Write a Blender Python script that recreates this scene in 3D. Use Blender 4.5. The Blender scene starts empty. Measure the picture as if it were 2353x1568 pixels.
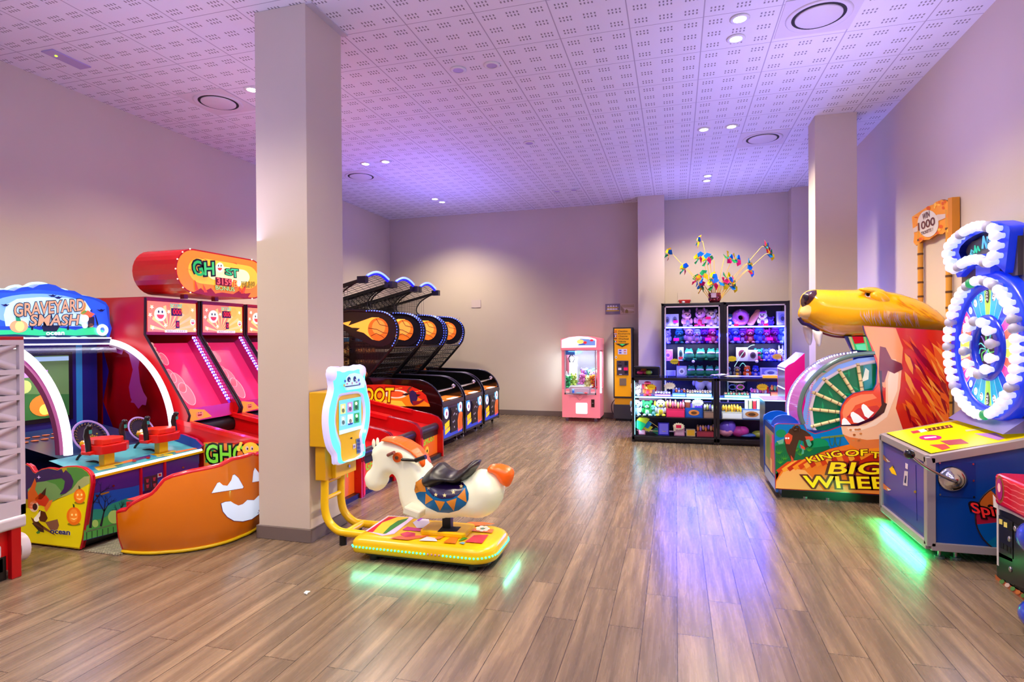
import bpy, bmesh, math, random
import numpy as np
from mathutils import Vector, Matrix, geometry
from mathutils.bvhtree import BVHTree
random.seed(7)
PI = math.pi
SC = bpy.context.scene
COL = SC.collection

# ---------------------------------------------------------------- camera
FPX = 1319.019
YAW, PITCH, ROLL = -0.277633635, -0.005017678, -0.007289291
CAMZ = 1.6
def _axes():
    f = np.array([math.sin(YAW)*math.cos(PITCH), math.cos(YAW)*math.cos(PITCH), math.sin(PITCH)])
    r = np.array([math.cos(YAW), -math.sin(YAW), 0.0])
    u = np.cross(r, f)
    c, s = math.cos(ROLL), math.sin(ROLL)
    return np.array([c*r+s*u, -s*r+c*u, f])
RC = _axes()
cd = bpy.data.cameras.new('camera'); cam = bpy.data.objects.new('camera', cd); COL.objects.link(cam)
cd.sensor_width = 36; cd.lens = FPX/2353*36; cd.clip_start = .05; cd.clip_end = 60
cam.matrix_world = Matrix(((RC[0][0], RC[1][0], -RC[2][0], 0), (RC[0][1], RC[1][1], -RC[2][1], 0), (RC[0][2], RC[1][2], -RC[2][2], CAMZ), (0, 0, 0, 1)))
SC.camera = cam
# ---------------------------------------------------------------- world, exposure
SC.view_settings.view_transform = 'Standard'; SC.view_settings.look = 'None'
SC.view_settings.gamma = 1; SC.view_settings.use_curve_mapping = False
SC.view_settings.exposure = 0.10
SC.cycles.max_bounces = 6; SC.cycles.diffuse_bounces = 3; SC.cycles.glossy_bounces = 2
SC.cycles.use_light_tree = False; SC.cycles.use_adaptive_sampling = True; SC.cycles.adaptive_threshold = .04
SC.cycles.transmission_bounces = 2; SC.cycles.transparent_max_bounces = 8
SC.cycles.caustics_reflective = False; SC.cycles.caustics_refractive = False
SC.cycles.sample_clamp_indirect = 6
w = bpy.data.worlds.new('world'); SC.world = w; w.use_nodes = True
w.node_tree.nodes['Background'].inputs[0].default_value = (.50, .47, .68, 1)
w.node_tree.nodes['Background'].inputs[1].default_value = .40

ZC = 4.243                       # ceiling height
XL, XR, YB, YF = -6.08, 2.45, 11.5, -3.2
def lamp(kind, loc, power, col, rot=(0, 0, 0), **k):
    d = bpy.data.lights.new('light', kind); d.energy = power; d.color = col
    for a, b in k.items(): setattr(d, a, b)
    o = bpy.data.objects.new('light', d); o.location = loc; o.rotation_euler = rot; COL.objects.link(o)
    return o
WARM = (1.0, .85, .63)
SPOTS = [(-4.275, 5.08), (-4.469, 7.716), (-4.131, 7.71), (-4.35, 10.03), (-4.319, 10.3), (.528, 5.12), (.529, 5.45), (.36, 7.71), (.69, 7.705), (.521, 9.95), (.522, 10.25)]
HIDDEN_SPOTS = [(-4.3, 2.6), (-4.3, 2.3), (-4.3, -.1), (.53, 2.8), (.53, 2.5), (.5, 0), (-1.9, 2.5), (-1.9, 0)]
for i, (x, y) in enumerate(SPOTS+HIDDEN_SPOTS):
    lamp('SPOT', (x, y, ZC-.05), (165 if y > 9.5 else 245) if i < 11 else 180, WARM, spot_size=math.radians(132), spot_blend=.8, shadow_soft_size=.06)
UP = (PI, 0, 0)
# added upward lamps tint the ceiling, standing in for machine glow; last behind camera
for (x, y, z, sx, sy, pw, c) in [
    (-3.9, 8.8, 2.75, .8, 2.6, 42, (.26, .2, 1)), (.8, 10.0, 2.45, 1.6, .5, 34, (.30, .26, 1)),
    (-4.2, 5.4, 2.7, .6, 1.8, 6, (.8, .6, 1)), (-3.6, 3.4, 2.4, .8, 1.2, 12, (.55, .48, 1)),
    (1.3, 5.6, 2.7, .6, 1.4, 26, (.50, .42, 1)), (-1.4, -1.0, 2.2, 4, 2, 270, (.46, .48, 1))]:
    if pw: lamp('AREA', (x, y, z), pw, c, UP, shape='RECTANGLE', size=sx, size_y=sy)

# ---------------------------------------------------------------- helpers
def pray(u, v):
    return RC.T @ np.array([(u-1176.5)/FPX, (784-v)/FPX, 1.0])
def PX(u, v, x):
    d = pray(u, v); p = d*(x/d[0]); return Vector((p[0], p[1], p[2]+CAMZ))
def PY(u, v, y):
    d = pray(u, v); p = d*(y/d[1]); return Vector((p[0], p[1], p[2]+CAMZ))
def PZ(u, v, z):
    d = pray(u, v); p = d*((z-CAMZ)/d[2]); return Vector((p[0], p[1], p[2]+CAMZ))
class Pl:                                          # a plane, looked up by photo position
    def __init__(s, o, n):
        s.o = Vector(o); s.n = Vector(n).normalized()
        if s.n.dot(Vector((0, 0, CAMZ))-s.o) < 0: s.n = -s.n
    def __call__(s, u, v, off=0.0):
        d = Vector(pray(u, v)); c = Vector((0, 0, CAMZ))
        t = (s.o+s.n*off-c).dot(s.n)/d.dot(s.n)
        return c+d*t
def plX(x): return Pl((x, 0, 0), (1, 0, 0))
def plY(y): return Pl((0, y, 0), (0, 1, 0))
def plZ(z): return Pl((0, 0, z), (0, 0, 1))
def lin(c):
    c = c/255.0
    return c/12.92 if c <= .04045 else ((c+.055)/1.055)**2.4
def rgb(c): return (lin(c[0]), lin(c[1]), lin(c[2]), 1)
_M = {}
def M(c, rough=.45, metal=0.0, emit=0.0, spec=.5, bump=0.0, scale=30, coat=0.0):
    key = (c, rough, metal, emit, spec, bump, scale, coat)
    if key in _M: return _M[key]
    m = bpy.data.materials.new('mat_%d' % len(_M)); m.use_nodes = True
    nt = m.node_tree; b = nt.nodes['Principled BSDF']
    b.inputs['Base Color'].default_value = rgb(c); b.inputs['Roughness'].default_value = rough
    b.inputs['Metallic'].default_value = metal; b.inputs['Specular IOR Level'].default_value = spec
    b.inputs['Coat Weight'].default_value = coat
    if emit:
        b.inputs['Emission Color'].default_value = rgb(c); b.inputs['Emission Strength'].default_value = emit
        if emit > .9: b.inputs['Base Color'].default_value = (.02, .02, .02, 1)
        if emit < 4: m.cycles.emission_sampling = 'NONE'
    else:
        tc = nt.nodes.new('ShaderNodeTexCoord'); n = nt.nodes.new('ShaderNodeTexNoise'); n.inputs['Scale'].default_value = scale
        nt.links.new(tc.outputs['Object'], n.inputs['Vector'])
        mr = nt.nodes.new('ShaderNodeMapRange'); am = .012 if rough < .35 else .06; mr.inputs[3].default_value = max(.02, rough-am); mr.inputs[4].default_value = min(1, rough+am)
        nt.links.new(n.outputs[0], mr.inputs[0]); nt.links.new(mr.outputs[0], b.inputs['Roughness'])
        if bump:
            bp = nt.nodes.new('ShaderNodeBump'); bp.inputs['Strength'].default_value = bump; bp.inputs['Distance'].default_value = .01
            nt.links.new(n.outputs[0], bp.inputs['Height']); nt.links.new(bp.outputs[0], b.inputs['Normal'])
    _M[key] = m
    return m
def E(c, s=1.5): return M(c, emit=s)
def L(c, s=.6, rough=.3): return M(c, rough, emit=s)         # back-lit print; the glow is also put into unlit tags and cartons
def glass(tint=(235, 240, 255), refl=.10, name='clear', k=.55):
    key = ('glass', tint, refl, k)
    if key in _M: return _M[key]
    m = bpy.data.materials.new('glass_%s' % name); m.use_nodes = True; nt = m.node_tree; nt.nodes.clear()
    o = nt.nodes.new('ShaderNodeOutputMaterial'); mx = nt.nodes.new('ShaderNodeMixShader'); t = nt.nodes.new('ShaderNodeBsdfTransparent')
    g = nt.nodes.new('ShaderNodeBsdfGlossy'); fr = nt.nodes.new('ShaderNodeLayerWeight'); fr.inputs[0].default_value = refl
    t.inputs[0].default_value = rgb(tint); g.inputs['Roughness'].default_value = .03
    mul = nt.nodes.new('ShaderNodeMath'); mul.operation = 'MULTIPLY'; mul.inputs[1].default_value = k
    nt.links.new(fr.outputs['Fresnel'], mul.inputs[0]); nt.links.new(mul.outputs[0], mx.inputs[0])
    nt.links.new(t.outputs[0], mx.inputs[1]); nt.links.new(g.outputs[0], mx.inputs[2]); nt.links.new(mx.outputs[0], o.inputs[0])
    _M[key] = m
    return m
GLASS = glass()
BLACK = M((16, 15, 18), .3); GLOSSB = M((10, 10, 13), .12, coat=.4); STEEL = M((190, 190, 195), .25, 1.0); DARK = M((38, 36, 40), .5)
WHITE = M((225, 225, 228), .4); RED = M((200, 14, 20), .3); YEL = M((238, 190, 8), .25)

_TC = {}
def textmesh(s, off=0.0):
    k = (s, off)
    if k in _TC: return _TC[k]
    c = bpy.data.curves.new('t', 'FONT'); c.body = s; c.size = 1; c.offset = off; c.resolution_u = 3
    o = bpy.data.objects.new('t', c); COL.objects.link(o)
    me = o.evaluated_get(bpy.context.evaluated_depsgraph_get()).to_mesh()
    r = ([tuple(v.co) for v in me.vertices], [tuple(p.vertices) for p in me.polygons])
    o.to_mesh_clear(); bpy.data.objects.remove(o); bpy.data.curves.remove(c)
    _TC[k] = r
    return r
def basis(n):
    n = Vector(n).normalized(); a = Vector((0, 0, 1)) if abs(n.z) < .9 else Vector((1, 0, 0))
    u = a.cross(n).normalized(); return u, n.cross(u)
class MB:
    def __init__(s): s.v = []; s.f = []; s.m = []; s.ms = []; s.sm = []
    def mi(s, m):
        if m not in s.ms: s.ms.append(m)
        return s.ms.index(m)
    def add(s, vs, fs, m, smooth=False):
        n = len(s.v); s.v += [tuple(x) for x in vs]; i = s.mi(m)
        for f in fs: s.f.append(tuple(n+q for q in f)); s.m.append(i); s.sm.append(smooth)
        return s
    def box(s, x0, x1, y0, y1, z0, z1, m, R=None, c=None):
        vs = [Vector((x, y, z)) for x in (x0, x1) for y in (y0, y1) for z in (z0, z1)]
        if R is not None:
            c = Vector(c) if c else Vector(((x0+x1)/2, (y0+y1)/2, (z0+z1)/2)); vs = [c+R@(q-c) for q in vs]
        return s.add(vs, [(0, 1, 3, 2), (4, 6, 7, 5), (0, 4, 5, 1), (2, 3, 7, 6), (0, 2, 6, 4), (1, 5, 7, 3)], m)
    def rbox(s, x0, x1, y0, y1, z0, z1, m, r=.02, axis='z', seg=4):      # box with four rounded upright edges
        A = {'z': (x0, x1, y0, y1), 'y': (x0, x1, z0, z1), 'x': (y0, y1, z0, z1)}[axis]
        pts = rrect(*A, r, seg)
        f = {'z': lambda p, e: (p[0], p[1], (z0, z1)[e]), 'y': lambda p, e: (p[0], (y0, y1)[e], p[1]), 'x': lambda p, e: ((x0, x1)[e], p[0], p[1])}[axis]
        n = len(pts); vs = [f(p, 0) for p in pts]+[f(p, 1) for p in pts]
        return s.add(vs, [tuple(range(n))[::-1], tuple(range(n, 2*n))]+[(i, (i+1) % n, n+(i+1) % n, n+i) for i in range(n)], m)
    def prism(s, pts, d, m, mside=None, caps=(1, 1)):                      # polygon of 3-D points pushed along d
        pts = [Vector(p) for p in pts]; d = Vector(d); n = len(pts)
        tr = geometry.tessellate_polygon([pts])
        vs = pts+[p+d for p in pts]
        fs = ([tuple(t) for t in tr] if caps[0] else [])+([tuple(n+i for i in t[::-1]) for t in tr] if caps[1] else [])
        s.add(vs, fs, m)
        return s.add(vs, [(i, (i+1) % n, n+(i+1) % n, n+i) for i in range(n)], mside or m)
    def poly(s, pts, m):
        pts = [Vector(p) for p in pts]
        return s.add(pts, [tuple(t) for t in geometry.tessellate_polygon([pts])], m)
    def px(s, pl, uv, m, off=.002):                                        # printed patch on a plane
        return s.poly([pl(u, v, off) for u, v in uv], m)
    def disc(s, c, n, r, m, seg=24, r2=None, a0=0):
        u, v = basis(n); c = Vector(c); r2 = r2 or r
        return s.poly([c+u*(r*math.cos(a0+2*PI*i/seg))+v*(r2*math.sin(a0+2*PI*i/seg)) for i in range(seg)], m)
    def tube(s, path, r, m, seg=8, caps=True, closed=False, smooth=True):
        P = [Vector(p) for p in path]; n = len(P); rs = r if isinstance(r, (list, tuple)) else [r]*n
        vs = []; pu = None
        for i in range(n):
            a = P[(i-1) % n] if (i or closed) else P[0]; b = P[(i+1) % n] if (i < n-1 or closed) else P[-1]
            t = (b-a).normalized()
            if pu is None: u, _ = basis(t)
            else:
                u = pu-t*pu.dot(t); u = u.normalized() if u.length > 1e-6 else basis(t)[0]
            pu = u; w2 = t.cross(u)
            vs += [P[i]+(u*math.cos(2*PI*k/seg)+w2*math.sin(2*PI*k/seg))*rs[i] for k in range(seg)]
        fs = []
        for i in range(n if closed else n-1):
            j = (i+1) % n
            fs += [(i*seg+k, i*seg+(k+1) % seg, j*seg+(k+1) % seg, j*seg+k) for k in range(seg)]
        s.add(vs, fs, m, smooth)
        if caps and not closed: s.add(vs[:seg], [tuple(range(seg))[::-1]], m); s.add(vs[-seg:], [tuple(range(seg))], m)
        return s
    def cyl(s, a, b, r, m, seg=16, r2=None): return s.tube([a, b], [r, r if r2 is None else r2], m, seg)
    def ell(s, c, r, m, seg=14, rings=9, R=None):
        r = (r, r, r) if not isinstance(r, (tuple, list)) else r; c = Vector(c); vs = []
        for i in range(rings+1):
            a = PI*i/rings
            for k in range(seg):
                q = Vector((r[0]*math.sin(a)*math.cos(2*PI*k/seg), r[1]*math.sin(a)*math.sin(2*PI*k/seg), r[2]*math.cos(a)))
                vs.append(c+(R@q if R is not None else q))
        return s.add(vs, [(i*seg+k, (i+1)*seg+k, (i+1)*seg+(k+1) % seg, i*seg+(k+1) % seg) for i in range(rings) for k in range(seg)], m, True)
    def lathe(s, c, prof, m, seg=24, axis=(0, 0, 1), smooth=True):          # prof: (radius, height)
        u, v = basis(axis); ax = Vector(axis).normalized(); c = Vector(c); n = len(prof)
        vs = [c+ax*h+(u*math.cos(2*PI*k/seg)+v*math.sin(2*PI*k/seg))*r for r, h in prof for k in range(seg)]
        return s.add(vs, [(i*seg+k, i*seg+(k+1) % seg, (i+1)*seg+(k+1) % seg, (i+1)*seg+k) for i in range(n-1) for k in range(seg)], m, smooth)
    def strip(s, A, B, m, smooth=True):                                     # surface between two equal point rows
        n = len(A)
        return s.add(list(A)+list(B), [(i, i+1, n+i+1, n+i) for i in range(n-1)], m, smooth)
    def text(s, st, p0, p1, p2, m, off=0.0, pad=0.0):                       # the text box p0 (left foot) p1 (right foot) p2 (left top)
        vs, fs = textmesh(st, 0.0); xs = [v[0] for v in vs]; ys = [v[1] for v in vs]
        x0, x1, y0, y1 = min(xs), max(xs), min(ys), max(ys)
        vs, fs = textmesh(st, pad)
        p0, p1, p2 = Vector(p0), Vector(p1), Vector(p2); a = (p1-p0)/(x1-x0); b = (p2-p0)/(y1-y0)
        n = a.cross(b).normalized()*off
        if n.dot(Vector((0, 0, CAMZ))-p0) < 0: n = -n
        return s.add([p0+a*(v[0]-x0)+b*(v[1]-y0)+n for v in vs], fs, m)
    def tpx(s, pl, st, a, b, c, m, outline=None, pad=.05, off=.003):         # text laid on a plane, corners looked up in the photo
        P = [pl(*q) for q in (a, b, c)]
        if outline: s.text(st, *P, outline, off, pad)
        return s.text(st, *P, m, off+(.0015 if outline else 0), .02)
    def build(s, name, parent=None, bevel=0, mods=None, loc=None, weld=False):
        me = bpy.data.meshes.new(name)
        if parent is not None: o3 = Vector(parent['_w'])
        elif loc is not None: o3 = Vector(loc)
        else:
            a = np.array(s.v); o3 = Vector(((a[:, 0].min()+a[:, 0].max())/2, (a[:, 1].min()+a[:, 1].max())/2, a[:, 2].min()))
        me.from_pydata([(x-o3.x, y-o3.y, z-o3.z) for x, y, z in s.v], [], s.f)
        for m in s.ms: me.materials.append(m)
        me.polygons.foreach_set('material_index', s.m); me.polygons.foreach_set('use_smooth', s.sm)
        if weld or bevel:
            bm = bmesh.new(); bm.from_mesh(me); bmesh.ops.remove_doubles(bm, verts=bm.verts, dist=1e-5)
            bmesh.ops.recalc_face_normals(bm, faces=bm.faces); bm.to_mesh(me); bm.free()
        o = bpy.data.objects.new(name, me); COL.objects.link(o)
        if parent is not None: o.parent = parent; o['_w'] = list(parent['_w'])
        else: o.location = o3; o['_w'] = list(o3)
        if bevel:
            b = o.modifiers.new('b', 'BEVEL'); b.width = bevel; b.segments = 2; b.limit_method = 'ANGLE'; b.angle_limit = math.radians(40)
        return o
def rrect(x0, x1, y0, y1, r, seg=4):
    pts = []
    for (cx, cy, a) in ((x1-r, y1-r, 0), (x0+r, y1-r, PI/2), (x0+r, y0+r, PI), (x1-r, y0+r, 1.5*PI)):
        pts += [(cx+r*math.cos(a+PI/2*k/seg), cy+r*math.sin(a+PI/2*k/seg)) for k in range(seg+1)]
    return pts
def thing(name, label, cat, loc, group=None):
    o = bpy.data.objects.new(name, None); COL.objects.link(o); o.location = loc; o['_w'] = list(loc)
    o['label'] = label; o['category'] = cat; o.empty_display_size = .1
    if group: o['group'] = group
    return o
def tag(o, label, cat, group=None):
    o['label'] = label; o['category'] = cat
    if group: o['group'] = group
    return o
def struct(o): o['kind'] = 'structure'; return o
def dup(o, delta, label=None, parent=None):
    c = o.copy(); COL.objects.link(c)
    if parent is None: c.location = o.location+Vector(delta)
    else: c.parent = parent
    if label: c['label'] = label
    for ch in [q for q in o.children]: dup(ch, (0, 0, 0), None, c)
    return c
def catmull(pts, n=6, closed=True):
    P = [Vector(p) for p in pts]; N = len(P); out = []
    for i in range(N if closed else N-1):
        if closed: a, b, c, d = P[(i-1) % N], P[i], P[(i+1) % N], P[(i+2) % N]
        else: a, b, c, d = P[max(i-1, 0)], P[i], P[i+1], P[min(i+2, N-1)]
        for k in range(n):
            t = k/n
            out.append(.5*((2*b)+(c-a)*t+(2*a-5*b+4*c-d)*t*t+(3*b-a-3*c+d)*t**3))
    if not closed: out.append(P[-1])
    return out
def catmull2(pts, n=4, closed=False): return [(p[0], p[1]) for p in catmull([(a, b, 0) for a, b in pts], n, closed)]
def inside(x, y, poly):
    n = len(poly); r = False; j = n-1
    for i in range(n):
        xi, yi = poly[i][0], poly[i][1]; xj, yj = poly[j][0], poly[j][1]
        if (yi > y) != (yj > y) and x < (xj-xi)*(y-yi)/(yj-yi)+xi: r = not r
        j = i
    return r
def dist_poly(x, y, A, B):
    p = np.array([x, y]); d = B-A; t = np.clip(((p-A)*d).sum(1)/np.maximum((d*d).sum(1), 1e-12), 0, 1)
    q = A+d*t[:, None]-p
    return math.sqrt((q*q).sum(1).min())
def cdt(poly, step):
    poly = [Vector((p[0], p[1])) for p in poly]
    out = []
    for i, p in enumerate(poly):
        q = poly[(i+1) % len(poly)]; k = max(1, int((q-p).length/step))
        out += [p.lerp(q, j/k) for j in range(k)]
    n = len(out); A = np.array([tuple(p) for p in out]); B = np.roll(A, -1, 0)
    x0, y0 = A.min(0); x1, y1 = A.max(0); pts = []
    y = y0+step/2; row = 0
    while y < y1:
        x = x0+step*(.5 if row % 2 else 1)
        while x < x1:
            if inside(x, y, out) and dist_poly(x, y, A, B) > step*.45: pts.append(Vector((x, y)))
            x += step
        y += step*.87; row += 1
    r = geometry.delaunay_2d_cdt(out+pts, [(i, (i+1) % n) for i in range(n)], [tuple(range(n))], 1, 1e-6)
    return r[0], r[2], A, B
def inflate(mb, outline, to3, axis, TD, m, step=.02):
    """solid rounded body from a side outline (2-D metres); TD(x, z) gives (half thickness, edge radius)"""
    V, F, A, B = cdt(outline, step); ax = Vector(axis); H = []
    for p in V:
        d = dist_poly(p.x, p.y, A, B); T, D = TD(p.x, p.y); k = min(d/D, 1)
        H.append(T*math.sqrt(max(0, 1-(1-k)**2)) if d > step*.2 else 0)
    n = len(V)
    mb.add([to3(p.x, p.y)-ax*h for p, h in zip(V, H)]+[to3(p.x, p.y)+ax*h for p, h in zip(V, H)],
           [tuple(f) for f in F]+[tuple(n+i for i in f[::-1]) for f in F], m, True)
    return mb
def bvh_of(mb): return BVHTree.FromPolygons([Vector(v) for v in mb.v], mb.f)
def drape(mb, bvh, uv, m, off=.003, step=4.0):
    """a patch lying on a curved body, its outline looked up in the photo"""
    V, F, A, B = cdt(uv, step); P = []; c = Vector((0, 0, CAMZ))
    for p in V:
        d = Vector(pray(p.x, p.y)).normalized(); h = bvh.ray_cast(c, d)
        P.append(None if h[0] is None else h[0]-d*off)
    good = [f for f in F if all(P[i] is not None for i in f)]
    mb.add([p or c for p in P], good, m, True)
    used = {i for f in good for i in f}
    if len(used) < len(P):
        k = len(mb.v)-len(P); ref = next((P[i] for i in used), Vector((0, 5, 1)))
        for i in range(len(P)):
            if P[i] is None: mb.v[k+i] = tuple(ref)
    return mb
def star(c, r, n=5, k=.45, a0=-PI/2):
    return [(c[0]+(r if i % 2 == 0 else r*k)*math.cos(a0+PI*i/n), c[1]+(r if i % 2 == 0 else r*k)*math.sin(a0+PI*i/n)) for i in range(2*n)]
def circ(c, r, ry=None, n=20): return [(c[0]+r*math.cos(2*PI*i/n), c[1]+(ry or r)*math.sin(2*PI*i/n)) for i in range(n)]
def zz(ox, oy, s): return lambda *pts: [(ox+x/s, oy+y/s) for x, y in pts]

# ---------------------------------------------------------------- room materials
class NT:
    def __init__(s, name):
        s.m = bpy.data.materials.new(name); s.m.use_nodes = True; s.t = s.m.node_tree; s.b = s.t.nodes['Principled BSDF']
    def n(s, k, **a):
        q = s.t.nodes.new('ShaderNode'+k)
        for x, y in a.items(): setattr(q, x, y)
        return q
    def l(s, a, b): s.t.links.new(a, b)
    def math(s, op, a, b=None, c=None):
        q = s.n('Math', operation=op)
        for i, x in enumerate((a, b, c)):
            if x is None: continue
            if isinstance(x, (int, float)): q.inputs[i].default_value = x
            else: s.l(x, q.inputs[i])
        return q.outputs[0]
    def xyz(s):
        g = s.n('NewGeometry'); q = s.n('SeparateXYZ'); s.l(g.outputs['Position'], q.inputs[0]); return q.outputs, g.outputs['Position']
    def mix(s, f, a, b, mode='MIX'):
        q = s.n('MixRGB', blend_type=mode)
        for i, x in enumerate((f, a, b)):
            if hasattr(x, 'node'): s.l(x, q.inputs[i])
            elif isinstance(x, (int, float)): q.inputs[i].default_value = x
            else: q.inputs[i].default_value = rgb(x)
        return q.outputs[0]
def m_wall():
    k = NT('painted_wall'); _, pos = k.xyz(); n = k.n('TexNoise'); n.inputs['Scale'].default_value = 90; k.l(pos, n.inputs['Vector'])
    n2 = k.n('TexNoise'); n2.inputs['Scale'].default_value = 1.2; k.l(pos, n2.inputs['Vector'])
    k.l(k.mix(n2.outputs[0], (200, 187, 170), (210, 196, 178)), k.b.inputs['Base Color'])
    b = k.n('Bump'); b.inputs['Strength'].default_value = .12; b.inputs['Distance'].default_value = .004; k.l(n.outputs[0], b.inputs['Height']); k.l(b.outputs[0], k.b.inputs['Normal'])
    k.b.inputs['Roughness'].default_value = .75; return k.m
def m_ceiling():
    k = NT('perforated_tile'); (X, Y, Z), pos = k.xyz()
    u = k.math('FRACT', k.math('DIVIDE', k.math('SUBTRACT', X, -2.7627-6), .6)); v = k.math('FRACT', k.math('DIVIDE', k.math('SUBTRACT', Y, 4.4142-12), .6))
    def seam(t, w): return k.math('LESS_THAN', k.math('ABSOLUTE', k.math('SUBTRACT', k.math('FRACT', k.math('ADD', t, .5)), .5)), w)
    def holes(t, lo, n, half):
        c = k.math('FRACT', k.math('MULTIPLY', t, 3.0)); h = k.math('DIVIDE', k.math('SUBTRACT', c, lo), (1-2*lo))
        ins = k.math('LESS_THAN', k.math('ABSOLUTE', k.math('SUBTRACT', h, .5)), .5)
        q = k.math('LESS_THAN', k.math('ABSOLUTE', k.math('SUBTRACT', k.math('FRACT', k.math('MULTIPLY', h, float(n))), .5)), half)
        return k.math('MULTIPLY', ins, q)
    hole = k.math('MULTIPLY', holes(u, .2, 4, .21), holes(v, .28, 2, .30))
    su = seam(u, .008); sv = seam(v, .006)
    c = k.mix(k.math('MAXIMUM', su, sv), (228, 227, 236), (172, 166, 182))
    c = k.mix(k.math('MULTIPLY', hole, .8), c, (92, 84, 92)); k.l(c, k.b.inputs['Base Color'])
    b = k.n('Bump'); b.inputs['Strength'].default_value = .5; b.inputs['Distance'].default_value = .006
    k.l(k.math('SUBTRACT', 1.0, k.math('MAXIMUM', hole, k.math('MAXIMUM', su, sv))), b.inputs['Height']); k.l(b.outputs[0], k.b.inputs['Normal'])
    k.b.inputs['Roughness'].default_value = .6; return k.m
def m_floor():
    k = NT('wood_plank'); (X, Y, Z), pos = k.xyz()
    cb = k.n('CombineXYZ'); k.l(Y, cb.inputs[0]); k.l(X, cb.inputs[1])
    br = k.n('TexBrick'); br.offset = .37; br.offset_frequency = 2; br.inputs['Scale'].default_value = 1; br.inputs['Brick Width'].default_value = 1.22
    br.inputs['Row Height'].default_value = .183; br.inputs['Mortar Size'].default_value = .0022; br.inputs['Mortar Smooth'].default_value = .2; br.inputs['Bias'].default_value = 0
    br.inputs['Color1'].default_value = (0, 0, 0, 1); br.inputs['Color2'].default_value = (1, 1, 1, 1); br.inputs['Mortar'].default_value = (.5, .5, .5, 1); k.l(cb.outputs[0], br.inputs['Vector'])
    sh = k.n('SeparateColor'); k.l(br.outputs['Color'], sh.inputs[0])
    def noise(sx, sy, det, dist=0):
        c = k.n('CombineXYZ'); k.l(k.math('ADD', k.math('MULTIPLY', X, sx), k.math('MULTIPLY', sh.outputs[0], 37.0)), c.inputs[0]); k.l(k.math('MULTIPLY', Y, sy), c.inputs[1])
        n = k.n('TexNoise'); n.inputs['Scale'].default_value = 1; n.inputs['Detail'].default_value = det; n.inputs['Distortion'].default_value = dist; n.inputs['Roughness'].default_value = .6
        k.l(c.outputs[0], n.inputs['Vector']); return n.outputs[0]
    g1 = noise(11, .75, 5, .8); g2 = noise(60, 2.5, 3); g3 = noise(3, .5, 2)
    r = k.n('ValToRGB'); k.l(g1, r.inputs[0]); e = r.color_ramp.elements
    e[0].position = .30; e[0].color = rgb((66, 54, 43)); e[1].position = .68; e[1].color = rgb((166, 140, 111)); x = e.new(.48); x.color = rgb((114, 94, 75))
    c = k.mix(.38, r.outputs[0], k.mix(g2, (71, 58, 47), (170, 146, 118)))
    c = k.mix(k.math('MULTIPLY', k.math('ABSOLUTE', k.math('SUBTRACT', g3, .5)), 1.6), c, (78, 66, 56))
    c = k.mix(k.math('MULTIPLY', sh.outputs[0], .22), c, (82, 69, 57))
    c = k.mix(k.math('MULTIPLY', br.outputs['Fac'], .9), c, (44, 34, 30)); k.l(c, k.b.inputs['Base Color'])
    mr = k.n('MapRange'); mr.inputs[3].default_value = .20; mr.inputs[4].default_value = .34; k.l(g2, mr.inputs[0]); k.l(mr.outputs[0], k.b.inputs['Roughness'])
    b = k.n('Bump'); b.inputs['Strength'].default_value = .12; b.inputs['Distance'].default_value = .003; k.l(k.math('SUBTRACT', g2, br.outputs['Fac']), b.inputs['Height']); k.l(b.outputs[0], k.b.inputs['Normal'])
    k.b.inputs['Specular IOR Level'].default_value = .5
    return k.m
MW, MC, MF = m_wall(), m_ceiling(), m_floor()
SKIRT = M((112, 98, 92), .55)

# ---------------------------------------------------------------- the room
struct(MB().box(XL-.1, XR+.1, YF, YB+.1, -.08, 0, MF).build('floor', loc=(0, 0, 0)))
struct(MB().box(XL-.1, XR+.1, YF, YB+.1, ZC, ZC+.08, MC).build('ceiling', loc=(0, 0, ZC)))
struct(MB().box(XL-.1, XL, YF, YB+.1, 0, ZC, MW).build('wall_left', loc=(XL, 4, 0)))
struct(MB().box(XR, XR+.1, YF, YB+.1, 0, ZC, MW).build('wall_right', loc=(XR, 4, 0)))
struct(MB().box(XL, XR, YB, YB+.1, 0, ZC, MW).build('wall_back', loc=(-2, YB, 0)))
def pier(name, x0, x1, y0, y1): struct(MB().box(x0, x1, y0, y1, 0, ZC, MW).build(name, bevel=.004))
pier('wall_pier', -.672, -.19, 11.03, YB); pier('wall_pier', 1.99, XR, 11.18, YB)
pier('column', -3.252, -2.777, 3.90, 4.40); pier('column', 1.62, 2.07, 7.64, 7.99)
def skirt(name, segs):
    m = MB()
    for a in segs: m.box(*a, 0, .105, SKIRT)
    struct(m.build(name, bevel=.004))
skirt('baseboard_left', [(XL, XL+.014, YF, YB)])
skirt('baseboard_back', [(XL, -.67, YB-.014, YB), (-.19, 1.99, YB-.014, YB), (-.686, -.672, 11.016, YB), (-.686, -.176, 11.016, 11.03)])
skirt('baseboard_right', [(XR-.014, XR, YF, 11.18)])
skirt('trim_1', [(-3.268, -2.761, 3.884, 3.90), (-3.268, -2.761, 4.40, 4.416), (-2.777, -2.761, 3.90, 4.40), (-3.268, -3.252, 3.90, 4.40)])
skirt('trim_2', [(1.604, 2.086, 7.624, 7.64), (1.604, 1.62, 7.64, 7.99)])
# thin trim angle at the foot of the ceiling beside the near column
struct(MB().box(-2.777, -2.72, 3.90, 4.42, ZC-.012, ZC, M((196, 190, 196), .5)).build('trim_3'))
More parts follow.
